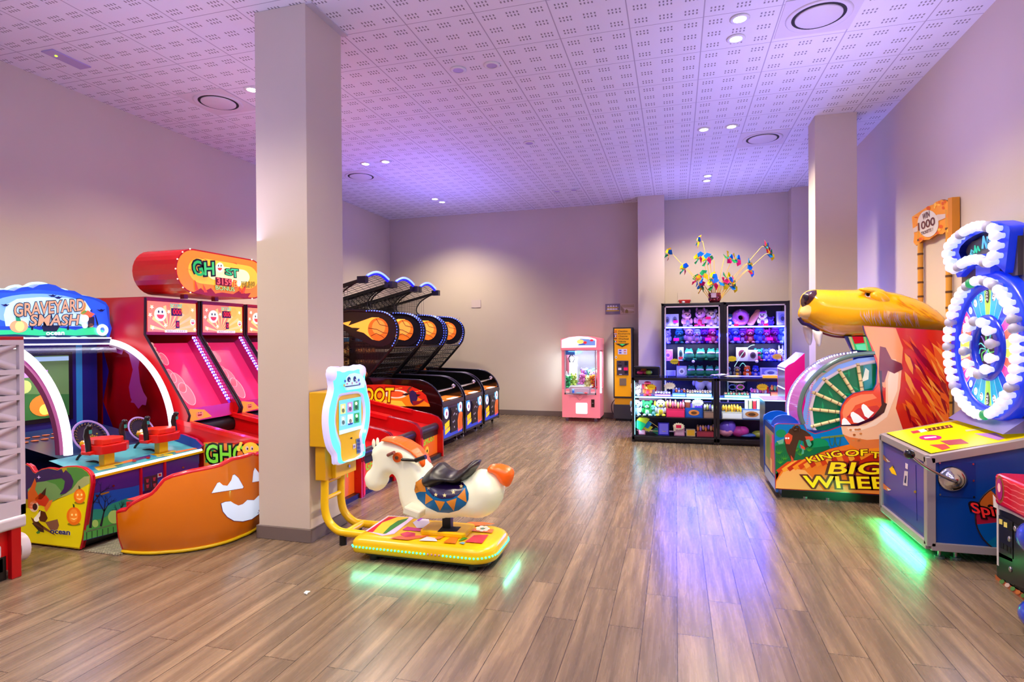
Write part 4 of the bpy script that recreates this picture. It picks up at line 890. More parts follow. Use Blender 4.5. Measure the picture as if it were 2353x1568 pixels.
m.build('control_deck', t)
m = MB(); m.tube([(XFg+.006, GY0+.03, .562), (XFg+.006, GY1, .562)], .011, E((225, 255, 250), 3.2), 8); m.build('led_strip', t)
m = MB(); m.prism([(-4.75, GY1+.0, .62), (-4.36, GY1, .56), (-4.32, GY1, .6), (-4.4, GY1, .66), (-4.55, GY1, .70), (-4.75, GY1, .70)], (0, .03, 0), L((30, 50, 130), .25), M((170, 20, 90), .3)); m.build('far_end_cap', t)
# arches of light
AC = (-5.5, .70); AR = .90
def arch(y, lit, r=.026, off=0):
    pts = [(AC[0]+(AR+off)*math.cos(a)*.97, y, AC[1]+(AR+off)*math.sin(a)) for a in [PI/2*k/24 for k in range(25)]]
    return pts
m = MB(); m.tube(arch(GY0+.10, 1), .030, E((255, 242, 255), 2.6), 10)
A, B = arch(GY0+.07, 0, off=-.05), arch(GY0+.13, 0, off=-.05); A2, B2 = arch(GY0+.07, 0, off=-.10), arch(GY0+.13, 0, off=-.10)
m.strip(A, B, M((120, 20, 90), .25)); m.strip(A, A2, M((110, 20, 90), .25)); m.strip(B2, A2, M((120, 20, 90), .25)); m.build('light_arch', t)
m = MB(); m.tube(arch(GY1-.04, 1), .028, E((255, 242, 255), 2.6), 10); m.build('light_arch', t)
m = MB(); GG = glass((226, 214, 240), .05, 'canopy', .12); m.strip(arch(GY0+.10, 0, off=-.015), arch(GY1-.04, 0, off=-.015), GG); m.build('canopy_glass', t)
fan = arch(GY1-.04, 0, off=-.02); GT = glass((214, 150, 190), .10, 'sidetint'); m = MB(); m.poly([(-5.5, GY1-.035, .68)]+[(x, GY1-.035, z_) for x, y, z_ in fan], GT)
sil = L((120, 24, 96), .12)
m.poly([(-5.35, GY1-.033, .7), (-5.5, GY1-.033, 1.0), (-5.42, GY1-.033, 1.3), (-5.5, GY1-.033, 1.55), (-5.5, GY1-.033, .7)], L((40, 36, 130), .2)); m.build('side_glass', t)
m = MB(); g5 = plY(GY1-.036)

m.px(g5, [(306, 880), (312, 900), (300, 925), (335, 932), (338, 915), (322, 890), (318, 860)], sil, .002)
m.px(g5, [(284, 805), (296, 815), (305, 850), (296, 890), (300, 915), (318, 940), (336, 920), (322, 880), (318, 845), (322, 818)], sil, .0015)
m.px(g5, [(200, 815), (215, 790), (262, 790), (285, 800), (280, 815), (250, 806), (225, 810), (207, 832)], sil, .0015); m.build('side_print', t)
m = MB(); zh = zz(0, 620, 2.2403)
for cpx, rr in (((470, 860), 92), ((728, 820), 74)):
    q = PX(cpx[0]/2.2403, 620+cpx[1]/2.2403, -4.80); r_ = rr/2.24*.00195*1.9
    C0 = Vector((-4.80, q.y, q.z)); nn = Vector((.85, 0, .5)).normalized(); u, v = basis(nn)
    for r__, ww in ((r_, .006), (r_*.94, .004)): m.tube([C0+u*(r__*math.cos(a))+v*(r__*math.sin(a)) for a in [2*PI*k/32 for k in range(32)]], ww, M((190, 170, 210), .1, emit=.2), 5, closed=True)
    m.disc(C0-nn*.01, nn, r_*.86, M((30, 26, 40), .5), 28)
    for k in range(28): a = 2*PI*k/28; m.tube([C0+u*(r_*.86*math.cos(a))+v*(r_*.86*math.sin(a)), C0+u*(r_*.76*math.cos(a+.1))+v*(r_*.76*math.sin(a+.1))], .005, M((120, 100, 40), .4), 4)
    for k in range(26): a = random.random()*6.28; q_ = random.random()*.5; m.ell(C0+u*(r_*q_*math.cos(a))+v*(r_*(q_*math.sin(a)-.25))+nn*.012, .008, M((190, 170, 30), .4), 5, 4)
m.build('net_ports', t)
# interior: screen wall
m = MB(); m.box(-5.95, -5.55, GY0+.02, GY1-.05, .1, 1.62, M((34, 40, 120), .3)); m.box(-5.55, -5.54, GY0+.10, GY1-.30, .86, 1.50, M((16, 18, 26), .3)); m.build('screen_wall', t)
m = MB(); gs = plX(-5.535); y0, y1 = GY0+.14, GY1-.34; m.poly([(-5.549, y, z_) for y, z_ in ((GY1-.26, .7), (GY1-.20, .7), (GY1-.20, 1.6), (GY1-.26, 1.6))], L((40, 130, 170), .4))
m.poly([(-5.535, y, z_) for y, z_ in ((y0, .9), (y1, .9), (y1, 1.47), (y0, 1.47))], L((96, 138, 74), .55)); m.poly([(-5.534, y, z_) for y, z_ in ((y0, .9), (y1, .9), (y1, 1.1), (y0, 1.16))], L((50, 110, 50), .5))
m.poly([(-5.533, y, z_) for y, z_ in ((y0, 1.42), (y1, 1.42), (y1, 1.46), (y0, 1.46))], L((170, 220, 230), .8)); m.poly([(-5.533, y, z_) for y, z_ in ((y0, 1.28), (y0+.45, 1.28), (y0+.45, 1.34), (y0, 1.34))], L((200, 150, 220), .7))
m.disc((-5.53, y0+.42, 1.02), (1, 0, 0), .13, L((226, 130, 40), .6), 20, .1); m.disc((-5.528, y0+.42, .98), (1, 0, 0), .05, L((250, 220, 90), .8), 12); m.disc((-5.53, y0+.25, 1.2), (1, 0, 0), .06, L((200, 220, 120), .6), 12)
m.build('screen', t)
m = MB(); m.add([(-5.53, GY0+.12, .80), (-5.53, GY1-.1, .80), (-4.75, GY1-.1, .66), (-4.75, GY0+.12, .66)], [(0, 1, 2, 3)], M((40, 60, 96), .25))
for k in range(9): m.disc((-5.35, GY0+.2+k*.08, .775), (0, 0, 1), .03, L((230, 120, 70), .4), 10)
for k in range(9): m.disc((-5.25, GY0+.2+k*.08, .757), (0, 0, 1), .03, L((230, 120, 70), .4), 10)
m.build('target_bed', t)
# marquee
XM = -5.42; g = plX(XM); zq = zz(0, 620, 4.613)
mq = zq((-300, 760), (-300, 330), (-180, 260), (-80, 225), (40, 212), (150, 225), (210, 195), (290, 180), (350, 195), (420, 160), (510, 150), (590, 165), (650, 200), (690, 215), (790, 225), (870, 270), (950, 285), (1050, 310), (1120, 345), (1155, 400), (1165, 560), (1185, 620), (1150, 760))
m = MB(); m.prism([g(u, v) for u, v in mq], (-.14, 0, 0), L((26, 70, 200), .5), M((90, 110, 235), .2, emit=.9)); m.build('marquee_box', t)
m = MB()
m.px(g, zq((-290, 600), (-290, 330), (-80, 245), (150, 245), (400, 210), (700, 240), (1000, 320), (1120, 380), (1150, 560), (1150, 600)), L((30, 80, 225), .8), .002)
m.px(g, circ(zq((400, 420))[0], 118, 36, 30), L((110, 160, 240), .85), .003); m.px(g, zq((40, 480), (70, 370), (180, 310), (420, 290), (700, 300), (900, 330), (960, 420), (960, 600), (60, 600)), L((170, 205, 245), .9), .004)
m.px(g, zq((-290, 745), (-290, 640), (100, 640), (250, 600), (420, 640), (600, 610), (800, 640), (960, 600), (1080, 640), (1130, 660), (1130, 745)), L((40, 190, 130), .8), .005)
m.px(g, zq((-290, 750), (-290, 700), (160, 685), (420, 700), (640, 690), (800, 700), (1000, 690), (1130, 700), (1130, 750)), L((10, 60, 90), .4), .006)
for k in range(8): m.px(g, circ(zq((230+110*k, 722+6*math.sin(k*2)))[0], 9, 2.6, 12), L((130, 215, 215), .6), .007)
for a, b in (((340, 640), (345, 560)), ((720, 640), (725, 560)), ((1040, 600), (1010, 480)), ((560, 600), (540, 440)), ((470, 600), (460, 440))):
    p, q = zq(a)[0], zq(b)[0]; m.px(g, [(p[0]-2.5, p[1]), (p[0]+2.5, p[1]), (q[0]+.8, q[1]), (q[0]-.8, q[1])], M((16, 24, 60), .4), .0075)
m.px(g, zq((440, 590), (640, 590), (600, 655), (460, 655)), M((20, 30, 60), .4), .008)
c0 = zq((200, 600))[0]; m.px(g, circ(c0, 21, 14.5, 24), L((244, 150, 110), .9), .008); m.px(g, circ((c0[0]+2, c0[1]), 11, 12, 20), L((250, 190, 120), .9), .009); m.px(g, zq((170, 545), (165, 490), (190, 485), (215, 520), (225, 548)), L((20, 140, 100), .6), .010)
for c in ((60, 375), (1075, 430), (560, 275), (620, 295)):
    c0 = zq(c)[0]; m.px(g, [(c0[0]-12, c0[1]-2), (c0[0]-4, c0[1]-1), (c0[0], c0[1]-3), (c0[0]+4, c0[1]-1), (c0[0]+10, c0[1]-3), (c0[0]+3, c0[1]+3), (c0[0]-3, c0[1]+3)], M((16, 30, 110), .4), .008)
TO, TOL = L((250, 176, 140), 1.0), M((14, 60, 90), .4)
m.tpx(g, 'GRAVEYARD', zq((140, 500))[0], zq((880, 430))[0], zq((140, 365))[0], TO, TOL, .07, .012)
m.tpx(g, 'SMASH', zq((300, 595))[0], zq((810, 585))[0], zq((320, 480))[0], TO, TOL, .07, .014)
m.tpx(g, 'ocean', zq((478, 695))[0], zq((670, 692))[0], zq((478, 662))[0], L((230, 235, 255), .9), M((120, 130, 200), .4), .03, .012)
for col, pts in [((250, 140, 70), ((850, 470), (880, 380), (905, 340), (915, 380), (900, 440), (940, 440), (880, 480))), ((30, 160, 100), ((850, 470), (890, 430), (930, 440), (900, 470))), ((236, 90, 70), ((880, 480), (930, 430), (960, 450), (1005, 470), (960, 510), (900, 510))), ((20, 40, 130), ((950, 440), (975, 415), (980, 450))), ((248, 246, 250), circ((900, 520), 42, 42, 14)), ((30, 30, 60), ((930, 500), (1000, 500), (1000, 590), (930, 620))), ((200, 130, 110), circ((965, 590), 28, 22, 12)), ((248, 246, 250), circ((900, 595), 30, 26, 12)), ((40, 110, 90), ((815, 565), (860, 580), (880, 600), (820, 590)))]:
    m.px(g, zq(*pts), L(col, .8), .010+(.002 if col == (248, 246, 250) else 0))
m.build('marquee_art', t)
m = MB(); q = g(*zq((1070, 640))[0]); m.tube([(XM+.02, q.y+.042*math.cos(a), q.z+.042*math.sin(a)) for a in [2*PI*k/28 for k in range(28)]], .014, E((225, 240, 255), 4), 8, closed=True); m.build('ring_light', t)
m = MB(); ed = [g(u, v)+Vector((-.12, 0, .012)) for u, v in mq[1:21]]
m.tube(catmull(ed, 3, False), .012, E((190, 235, 255), 1.6), 6); m.build('marquee_edge_light', t)
m = MB(); a, b = PX(20, 790, -5.36), PX(228, 790, -5.36); m.box(-5.45, -5.36, GY0, GY1-.06, 1.575, 1.635, M((20, 30, 90), .25))
for z_ in (1.63, 1.575): m.tube([(-5.355, GY0, z_), (-5.355, GY1-.06, z_)], .007, E((235, 225, 255), 3), 6)
m.build('light_bar', t)
m = MB(); m.box(-5.95, -5.56, GY0, GY1-.05, 1.62, 1.66, M((20, 30, 90), .3)); m.build('roof', t)
# the two guns
for gi, (u0, v0, s) in enumerate(((250, 1090, 1.0), (375, 1052, .9))):
    yb = PX(u0, v0, -4.44).y; gun = MB(); XP = -4.46; zt = .585
    # each gun is a part with its own pieces
    post = MB(); post.box(XP-.03, XP+.03, yb-.045, yb+.045, .57, .70, YEL); post.box(XP-.09, XP+.06, yb-.10, yb+.10, .585, .595, YEL); po = post.build('gun_mount', t, bevel=.004)
    gb_ = MB(); RB = M((214, 26, 18), .25, coat=.3)
    oc = [(-.19, -.02), (-.13, -.09), (.0, -.11), (.1, -.10), (.12, -.04), (.12, .06), (.06, .12), (-.08, .11), (-.16, .06)]
    gb_.prism([(XP+a, yb+b*1.25, .70) for a, b in oc], (0, 0, .07), RB); gb_.prism([(XP+a*.75, yb+b*.95, .77) for a, b in oc], (0, 0, .045), M((228, 50, 24), .3)); gb_.box(XP-.06, XP+.04, yb-.17, yb+.17, .70, .73, RB)
    go = gb_.build('gun_body', t, bevel=.008)
    n_ = MB(); n_.cyl((XP-.17, yb-.01, .755), (XP-.24, yb-.015, .755), .028, YEL, 14); n_.ell((XP-.2, yb-.012, .775), .022, E((255, 230, 170), 5), 10, 8); n_.build('gun_nozzle', t)
    for sy in (-1, 1):
        h = MB(); yh = yb+sy*.15; h.tube([(XP+.0, yh, .72), (XP-.005, yh, .79), (XP-.02, yh, .85), (XP-.005, yh, .90), (XP+.015, yh, .92)], [.019, .021, .022, .024, .020], M((20, 18, 20), .4), 10); h.ell((XP+.012, yh, .925), (.026, .022, .018), BLACK, 10, 7); h.box(XP+.018, XP+.026, yh-.01, yh+.01, .87, .90, M((60, 170, 150), .3)); h.build('gun_handle', t)
    c_ = MB(); c_.tube(catmull([(XP-.14, yb-.05, .72), (XP-.2, yb-.08, .66), (XP-.19, yb-.09, .615), (XP-.1, yb-.03, .62), (XP-.05, yb-.02, .60)], 5, False), .010, BLACK, 8); c_.build('cable', t)
# casters
for y in (GY0+.12, GY1-.15): MB().cyl((-4.58, y-.015, .035), (-4.58, y+.015, .035), .035, M((90, 84, 70), .4), 14).build('caster', t)
lamp('AREA', (-5.3, 3.85, 1.5), 5, (.85, .8, 1), (0, math.radians(-25), 0), shape='RECTANGLE', size=.3, size_y=.9)

# ================================================================ chequered floor plate and pumpkin bench
k = NT('tread_plate'); (X, Y, Z), pos = k.xyz(); s1 = k.math('SINE', k.math('MULTIPLY', k.math('ADD', X, Y), 120)); s2 = k.math('SINE', k.math('MULTIPLY', k.math('SUBTRACT', X, Y), 120))
b = k.n('Bump'); b.inputs['Distance'].default_value = .004; k.l(k.math('MULTIPLY', s1, s2), b.inputs['Height']); k.l(b.outputs[0], k.b.inputs['Normal']); k.b.inputs['Metallic'].default_value = .7; k.b.inputs['Roughness'].default_value = .35; k.b.inputs['Base Color'].default_value = rgb((176, 170, 150))
tag(MB().box(-4.33, -3.99, 3.29, 4.40, 0, .010, k.m).build('tread_plate'), 'flat metal tread plate on the floor between the graveyard game and pumpkin bench', 'floor plate')
t = thing('pumpkin_bench', 'orange pumpkin shaped bench with white jack-o-lantern face and red seat back rim', 'bench', (-3.8, 4.0, 0))
CX, CY, AX, AY = -3.95, 3.87, .585, .535
def pk(a, f, inn=0):                                                # a: angle, f: 0..1 height share
    d = abs(math.degrees(a))
    H = np.interp(d, [0, 12, 22, 43, 56, 62, 66, 70, 76, 84, 88, 96], [.64, .645, .615, .60, .575, .55, .49, .45, .425, .38, .34, .32]); z_ = .03+(H-.03)*f
    rib = .018*(1-abs(math.sin(a*3.2+.2)))**2
    k_ = 1+.07*math.sin(PI*min(1, z_/.62)*.95+.1)-rib-.03*(1-min(1, z_/.12))-inn
    return Vector((CX+AX*k_*math.cos(a), CY+AY*k_*math.sin(a), z_))
AN = [math.radians(-96+192*i/72) for i in range(73)]; NF = 16
PO = M((228, 122, 4), .22, coat=.5); m = MB()
cols = [[pk(a, f/NF) for f in range(NF+1)] for a in AN]
for A, B in zip(cols, cols[1:]): m.strip(A, B, PO)
pbv = bvh_of(m); mo = m.build('outer_shell', t, weld=True)
m = MB(); cin = [[pk(a, f/NF, .09)-Vector((0, 0, .0)) for f in range(NF+1)] for a in AN]
for A, B in zip(cin, cin[1:]): m.strip(A, B, M((200, 16, 14), .25))
m.build('inner_lining', t, weld=True)
m = MB(); RR = M((206, 14, 20), .2, coat=.5)
for i in range(len(AN)-1): pass
rim = [pk(a, 1, .045) for a in AN]; rim = [pk(AN[0], f/6, .045) for f in range(6)]+rim+[pk(AN[-1], 1-f/6, .045) for f in range(1, 7)]
m.tube(rim, .026, RR, 10); m.build('rim', t)
m = MB(); m.tube([pk(a, 0)+Vector((0, 0, -.012)) for a in AN], .014, M((226, 190, 8), .3), 6); m.build('base_strip', t)
m = MB(); rowi = [pk(a, .5, .12) for a in AN]; m.poly([(p.x, p.y, .40) for p in rowi[::3]], M((206, 20, 20), .3)); m.prism([(p.x, p.y, .05) for p in rowi[::3]], (0, 0, .33), M((196, 18, 18), .35)); m.build('seat', t)
m = MB(); FW = M((205, 220, 245), .3, emit=.50); FE = M((120, 30, 70), .4)
eye = zc((1318, 916), (1370, 825), (1390, 818), (1420, 845), (1460, 850), (1495, 800), (1508, 755), (1525, 748), (1560, 780), (1605, 860), (1598, 872))
mouth = zc((1405, 1010), (1440, 995), (1490, 990), (1520, 1010), (1560, 1028), (1600, 1015), (1640, 978), (1700, 980), (1740, 940), (1830, 900), (1840, 1000), (1790, 1060), (1735, 1110), (1680, 1150), (1600, 1170), (1520, 1165), (1460, 1130), (1420, 1080))
nose = zc((1685, 818), (1695, 720), (1708, 688), (1740, 730), (1790, 800))
for sh in (eye, mouth, nose):
    cx = sum(p[0] for p in sh)/len(sh); cy_ = sum(p[1] for p in sh)/len(sh)
    drape(m, pbv, [(cx+(p[0]-cx)*1.035, cy_+(p[1]-cy_)*1.05) for p in sh], FE, .002, 6); drape(m, pbv, sh, FW, .004, 6)
m.build('jack_o_lantern_face', t)

# ================================================================ white and red cabinet at the left edge
t = thing('arcade_cabinet', 'white lattice sided cabinet with red base at the left edge', 'arcade machine', (-4.75, 2.3, 0))
XW = -4.30; YE = 2.87; m = MB(); m.box(-5.2, XW-.03, 1.5, YE-.03, .42, 1.55, M((212, 202, 210), .4)); WP = M((216, 206, 214), .35)
zr = [1.60, 1.40, 1.225, 1.05, .865, .685, .51]
for z_ in zr: m.box(XW-.029, XW+.001, 1.5, YE-.002, z_-.022, z_+.012, WP)
for y in (YE-.03, 2.40, 1.95, 1.5): m.box(XW-.03, XW, y, y+.03, .42, 1.60, WP)
for za_, zb_ in zip(zr, zr[1:]):
    for y in (2.40, 1.95):
        y1 = y+.45
        for p, q in (((y+.03, za_-.02), (y1-.03, zb_+.02)), ((y+.03, zb_+.02), (y1-.03, za_-.02))): m.tube([(XW-.026, *p), (XW-.026, *q)], .027, WP, 6)
m.box(XW-.03, XW, 1.5, YE, .42, .50, WP); m.build('lattice_panel', t)
m = MB(); m.rbox(XW-.06, XW+.015, 1.5, YE-.01, .335, .42, M((214, 206, 214), .3), .02, 'y'); m.build('white_band', t)
m = MB(); m.box(-5.2, XW-.04, 1.5, YE-.04, .06, .34, M((206, 12, 20), .3)); m.box(XW-.04, XW-.0, YE-.09, YE-.03, .0, .34, M((190, 8, 20), .3)); m.build('red_base', t, bevel=.004)
m = MB(); m.rbox(XW-.04, XW+.01, 2.2, YE-.16, .17, .26, M((220, 206, 216), .3), .02, 'x'); m.build('white_bumper', t)
m = MB(); m.box(-5.15, XW-.05, 1.5, YE-.1, 0, .06, BLACK); m.poly([(XW-.038, 2.2, .04), (XW-.038, YE-.12, .06), (XW-.038, YE-.12, .15), (XW-.038, 2.3, .04)], M((30, 50, 150), .3)); m.box(XW-.04, XW-.038, 2.0, YE-.10, .0, .16, BLACK); m.build('kick_plate', t)
m = MB(); m.box(-5.2, XW-.0, 1.5, YE-.0, 1.60, 1.635, M((176, 14, 20), .3)); m.build('top_trim', t, bevel=.004)
m = MB(); m.ell((XW-.20, 2.63, 1.63), (.18, .17, .16), GLOSSB, 20, 12); m.build('black_dome', t)
m = MB(); m.cyl((XW-.11, YE-.02, .17), (XW-.11, YE+.04, .17), .10, M((220, 214, 222), .3), 22); m.build('end_disc', t)
# ================================================================ small toys
def rot(a, ax='Z'): return Matrix.Rotation(a, 3, ax)
def shade(c, k): return tuple(max(0, min(255, int(q*k))) for q in c)
def plush(name, label, cat, p, h, c1, c2, ears='round', snout=None, group=None, hat=None, turn=0.0):
    m = MB(); A, B = M(c1, .8, spec=.2), M(c2, .8, spec=.2); R = rot(turn); p = Vector(p)
    def e(x, y, z_, r, mt, s=9, q=6): m.ell(p+R@Vector((x*h, y*h, z_*h)), tuple(k*h for k in r) if isinstance(r, tuple) else r*h, mt, s, q, R)
    e(0, 0, .28, (.24, .2, .28), A); e(0, -.06, .27, (.16, .17, .2), B); e(0, 0, .70, (.28, .24, .25), A)
    for s in (-1, 1):
        e(s*.25, -.08, .36, (.09, .1, .17), A); e(s*.17, -.2, .08, (.11, .16, .08), B if ears != 'horn' else A)
        if ears == 'round': e(s*.24, .02, .90, (.11, .06, .11), A)
        elif ears == 'long': e(s*.13, .03, 1.05, (.06, .05, .2), A)
        elif ears == 'flop': e(s*.31, 0, .68, (.07, .08, .2), B)
        elif ears == 'cat': e(s*.18, 0, .93, (.07, .05, .12), A)
        e(s*.10, -.22, .74, (.035, .03, .045), BLACK, 6, 5)
    e(0, -.22, .62, (.12, .09, .09), M(snout, .7) if snout else B)
    e(0, -.31, .65, (.035, .03, .03), BLACK, 6, 5)
    if hat: e(0, .0, .92, (.25, .22, .12), M(hat, .7))
    return tag(m.build(name, loc=p), label, cat, group)
def frog(label, p, h, group):
    m = MB(); p = Vector(p); G1, G2 = M((20, 120, 74), .8), M((36, 150, 110), .8)
    m.ell(p+Vector((0, 0, .36*h)), (.46*h, .36*h, .38*h), G1, 14, 9); m.ell(p+Vector((0, .02*h, .74*h)), (.34*h, .28*h, .24*h), G2, 12, 8)
    for s in (-1, 1): m.ell(p+Vector((s*.17*h, -.06*h, .95*h)), .09*h, G2, 8, 6); m.ell(p+Vector((s*.4*h, -.15*h, .12*h)), (.14*h, .16*h, .1*h), G1, 8, 6)
    m.ell(p+Vector((0, -.16*h, .64*h)), (.33*h, .2*h, .12*h), M((236, 232, 240), .6), 12, 7); m.ell(p+Vector((0, -.24*h, .64*h)), (.27*h, .14*h, .045*h), M((90, 16, 90), .6), 12, 6)
    m.ell(p+Vector((0, -.26*h, .28*h)), (.3*h, .14*h, .03*h), M((12, 70, 50), .7), 10, 5)
    return tag(m.build('frog_plush', loc=p), label, 'soft toy', group)
def carton(name, label, cat, p, w_, h, d, c1, c2, group=None, extra=None, turn=0.0, window=None):
    m = MB(); p = Vector(p); R = rot(turn)
    m.box(p.x-w_/2, p.x+w_/2, p.y-d/2, p.y+d/2, p.z, p.z+h, M(c1, .4), R, p)
    def f(x0, x1, z0, z1, c, o, em=.12): m.poly([p+R@Vector((x*w_/2, -d/2-o, z_*h)) for x, z_ in ((x0, z0), (x1, z0), (x1, z1), (x0, z1))], L(c, em, .35))
    f(-.82, .82, .08, .92, c2, .001)
    if window: m.poly([p+R@Vector((.62*w_/2*math.cos(a), -d/2-.002, h*(.52+.30*math.sin(a)))) for a in [2*PI*k/14 for k in range(14)]], L(window, .15, .3)); m.poly([p+R@Vector((.35*w_/2*math.cos(a), -d/2-.003, h*(.5+.16*math.sin(a)))) for a in [2*PI*k/10 for k in range(10)]], L(shade(window, .5), .1, .3))
    if extra: f(-.75, .75, .1, .3, extra, .0025)
    return tag(m.build(name, loc=p), label, cat, group)
def burst_tag(label, p, w_, c, group, red=True):
    m = MB(); p = Vector(p); n = 14
    m.prism([(p.x+w_*(.5 if i % 2 else .40)*math.cos(PI*i/n), p.y, p.z+w_*.62*(.5 if i % 2 else .40)*math.sin(PI*i/n)) for i in range(2*n)], (0, .003, 0), L(c, .22))
    m.box(p.x-w_*.22, p.x+w_*.2, p.y-.002, p.y-.001, p.z-.006, p.z-.002, M(shade(c, .75), .5))
    if red: m.box(p.x+w_*.36, p.x+w_*.48, p.y-.004, p.y+.012, p.z-w_*.42, p.z+w_*.02, M((200, 14, 24), .3))
    else: m.box(p.x-w_*.42, p.x-w_*.25, p.y-.004, p.y+.012, p.z-w_*.42, p.z-w_*.05, M(c, .4))
    return tag(m.build('price_tag', loc=p), label, 'price tag', group)
def flat_tag(label, p, w_, group, c=(255, 20, 120)):
    p = Vector(p); return tag(MB().box(p.x-w_/2, p.x+w_/2, p.y-.002, p.y+.002, p.z, p.z+w_*.55, L(c, .45)).build('price_tag', loc=p), label, 'price tag', group)

# ================================================================ claw machine
t = thing('claw_machine', 'pink claw crane machine with plush toys standing at the back wall', 'claw machine', (-1.75, 11.15, 0))
x0, x1, yf, yb = -2.105, -1.375, 10.85, 11.45
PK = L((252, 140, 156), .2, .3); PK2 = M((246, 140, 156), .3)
m = MB(); m.rbox(x0, x1, yf, yb, .075, .62, PK, .02); m.build('base_cabinet', t, bevel=.004)
m = MB()
for x in (x0, x1-.055):
    for y in (yf, yb-.05): MB().box(x, x+.055, y, y+.05, .62, 1.40, PK).build('corner_post', t, bevel=.006)
MB().box(x0+.056, x1-.056, yb-.02, yb, .62, 1.40, M((170, 170, 176), .12, .6)).build('mirror_back', t)
m = MB(); arc = [(x0-.01, 1.36), (x1+.01, 1.36), (x1+.01, 1.58)]+[(x1+.01-(x1-x0+.02)*k/12, 1.575+.055*math.sin(PI*k/12)) for k in range(1, 12)]+[(x0-.01, 1.58)]
m.prism([(x, yf-.03, z_) for x, z_ in arc], (0, yb-yf+.03, 0), PK); m.build('hood', t, bevel=.005)
m = MB(); q = plY(yf-.032); zk = zz(1280, 765, 7.291)
m.px(q, zk((75, 120), (200, 75), (360, 58), (520, 68), (640, 100), (660, 120), (655, 245), (75, 255)), L((255, 226, 236), .8), .001); m.px(q, zk((110, 150), (240, 108), (380, 96), (520, 104), (640, 128), (640, 215), (110, 215)), L((228, 240, 246), .9), .002)
m.px(q, zk((380, 100), (520, 108), (640, 130), (640, 213), (330, 212), (420, 180)), L((110, 140, 205), .7), .003); m.px(q, circ(zk((390, 150))[0], 8, 5), L((240, 210, 110), .8), .004); m.px(q, circ(zk((470, 165))[0], 4, 3), L((220, 40, 50), .7), .005); m.px(q, circ(zk((580, 128))[0], 4, 2.4), L((226, 30, 60), .7), .005)
m.px(q, zk((350, 195), (430, 180), (490, 160), (470, 200), (380, 208)), L((60, 90, 180), .7), .0045); m.build('lit_header', t)
m = MB(); m.px(plY(yf-.004), zk((118, 262), (640, 262), (655, 1040), (118, 1040)), M((186, 172, 184), .3), .0)
# glazing frame as four bars so the window stays open
m = MB(); a = plY(yf-.004); p0, p1 = a(*zk((122, 268))[0]), a(*zk((655, 1040))[0]); gx0, gx1, gz0, gz1 = p0.x, p1.x, p1.z, p0.z; FR = M((188, 174, 186), .3)
m.box(gx0, gx1, yf-.01, yf+.01, gz1-.035, gz1, FR); m.box(gx0, gx0+.02, yf-.01, yf+.01, gz0, gz1, FR); m.box(gx1-.02, gx1, yf-.01, yf+.01, gz0, gz1, FR)
m.box(gx0, gx0+.13, yf-.01, yf+.01, gz0, gz0+.03, FR); m.box(gx1-.13, gx1, yf-.01, yf+.01, gz0, gz0+.03, FR)
m.rbox(gx0+.10, gx1-.10, yf-.03, yf+.02, gz0-.0, gz0+.15, FR, .03, 'y'); m.rbox(gx0+.13, gx1-.13, yf-.07, yf-.02, gz0+.02, gz0+.115, L((200, 180, 205), .1), .015, 'y'); m.build('window_frame', t)
m = MB(); m.cyl(((gx0+.18), yf-.09, gz0+.035), ((gx0+.18), yf-.09, gz0+.075), .02, L((60, 110, 220), .3), 12); m.ell((gx0+.18, yf-.09, gz0+.09), .02, L((110, 170, 240), .5), 10, 7); m.ell((gx1-.18, yf-.09, gz0+.04), (.03, .02, .012), L((226, 40, 40), .6), 12, 7); m.box(gx0+.24, gx1-.24, yf-.075, yf-.072, gz0+.03, gz0+.045, L((120, 190, 220), .4)); m.build('joystick', t)
m = MB(); m.add([(gx0, yf+.004, gz0), (gx1, yf+.004, gz0), (gx1, yf+.004, gz1), (gx0, yf+.004, gz1)], [(0, 1, 2, 3)], GLASS); m.build('window_glass', t)
m = MB(); m.rbox(x0+.27, x1-.24, yf-.012, yf, .15, .36, E((255, 240, 240), 1.3), .02, 'y'); m.build('prize_door', t)
m = MB(); m.box(x1-.165, x1-.105, yf-.01, yf, .285, .43, M((50, 20, 20), .3)); m.box(x1-.15, x1-.125, yf-.015, yf-.01, .35, .365, STEEL); m.build('coin_slot', t)
m = MB(); hc = ((x0+x1)/2-.02, .47); m.tube([(hc[0]+.0038*16*math.sin(a)**3, yf-.004, hc[1]+.0038*(13*math.cos(a)-5*math.cos(2*a)-2*math.cos(3*a)-math.cos(4*a))) for a in [2*PI*k/28 for k in range(28)]], .005, M((255, 170, 180), .3), 5, closed=True); m.build('heart_emblem', t)
m = MB(); m.poly([(x0+.08, yf-.004, .52), (x0+.22, yf-.004, .50), (x0+.22, yf-.004, .57), (x0+.08, yf-.004, .58)], L((255, 190, 200), .3)); m.poly([(x1-.24, yf-.004, .50), (x1-.08, yf-.004, .53), (x1-.08, yf-.004, .58), (x1-.24, yf-.004, .57)], L((255, 190, 200), .3)); m.build('corner_gussets', t)
m = MB(); m.box(x0+.05, x0+.24, yf+.1, yf+.3, 1.27, 1.36, L((60, 120, 190), .3)); cx = x0+.145
for k in range(3):
    a = 2*PI*k/3; m.tube([(cx+.02*math.cos(a), yf+.2+.02*math.sin(a), 1.27), (cx+.08*math.cos(a), yf+.2+.08*math.sin(a), 1.2), (cx+.035*math.cos(a), yf+.2+.035*math.sin(a), 1.12)], .008, BLACK, 6)
m.build('claw', t)
m = MB(); m.box(x0+.06, x0+.21, yb-.12, yb-.03, .75, 1.22, L((235, 238, 245), .5)); m.build('prize_chute', t)
m = MB()
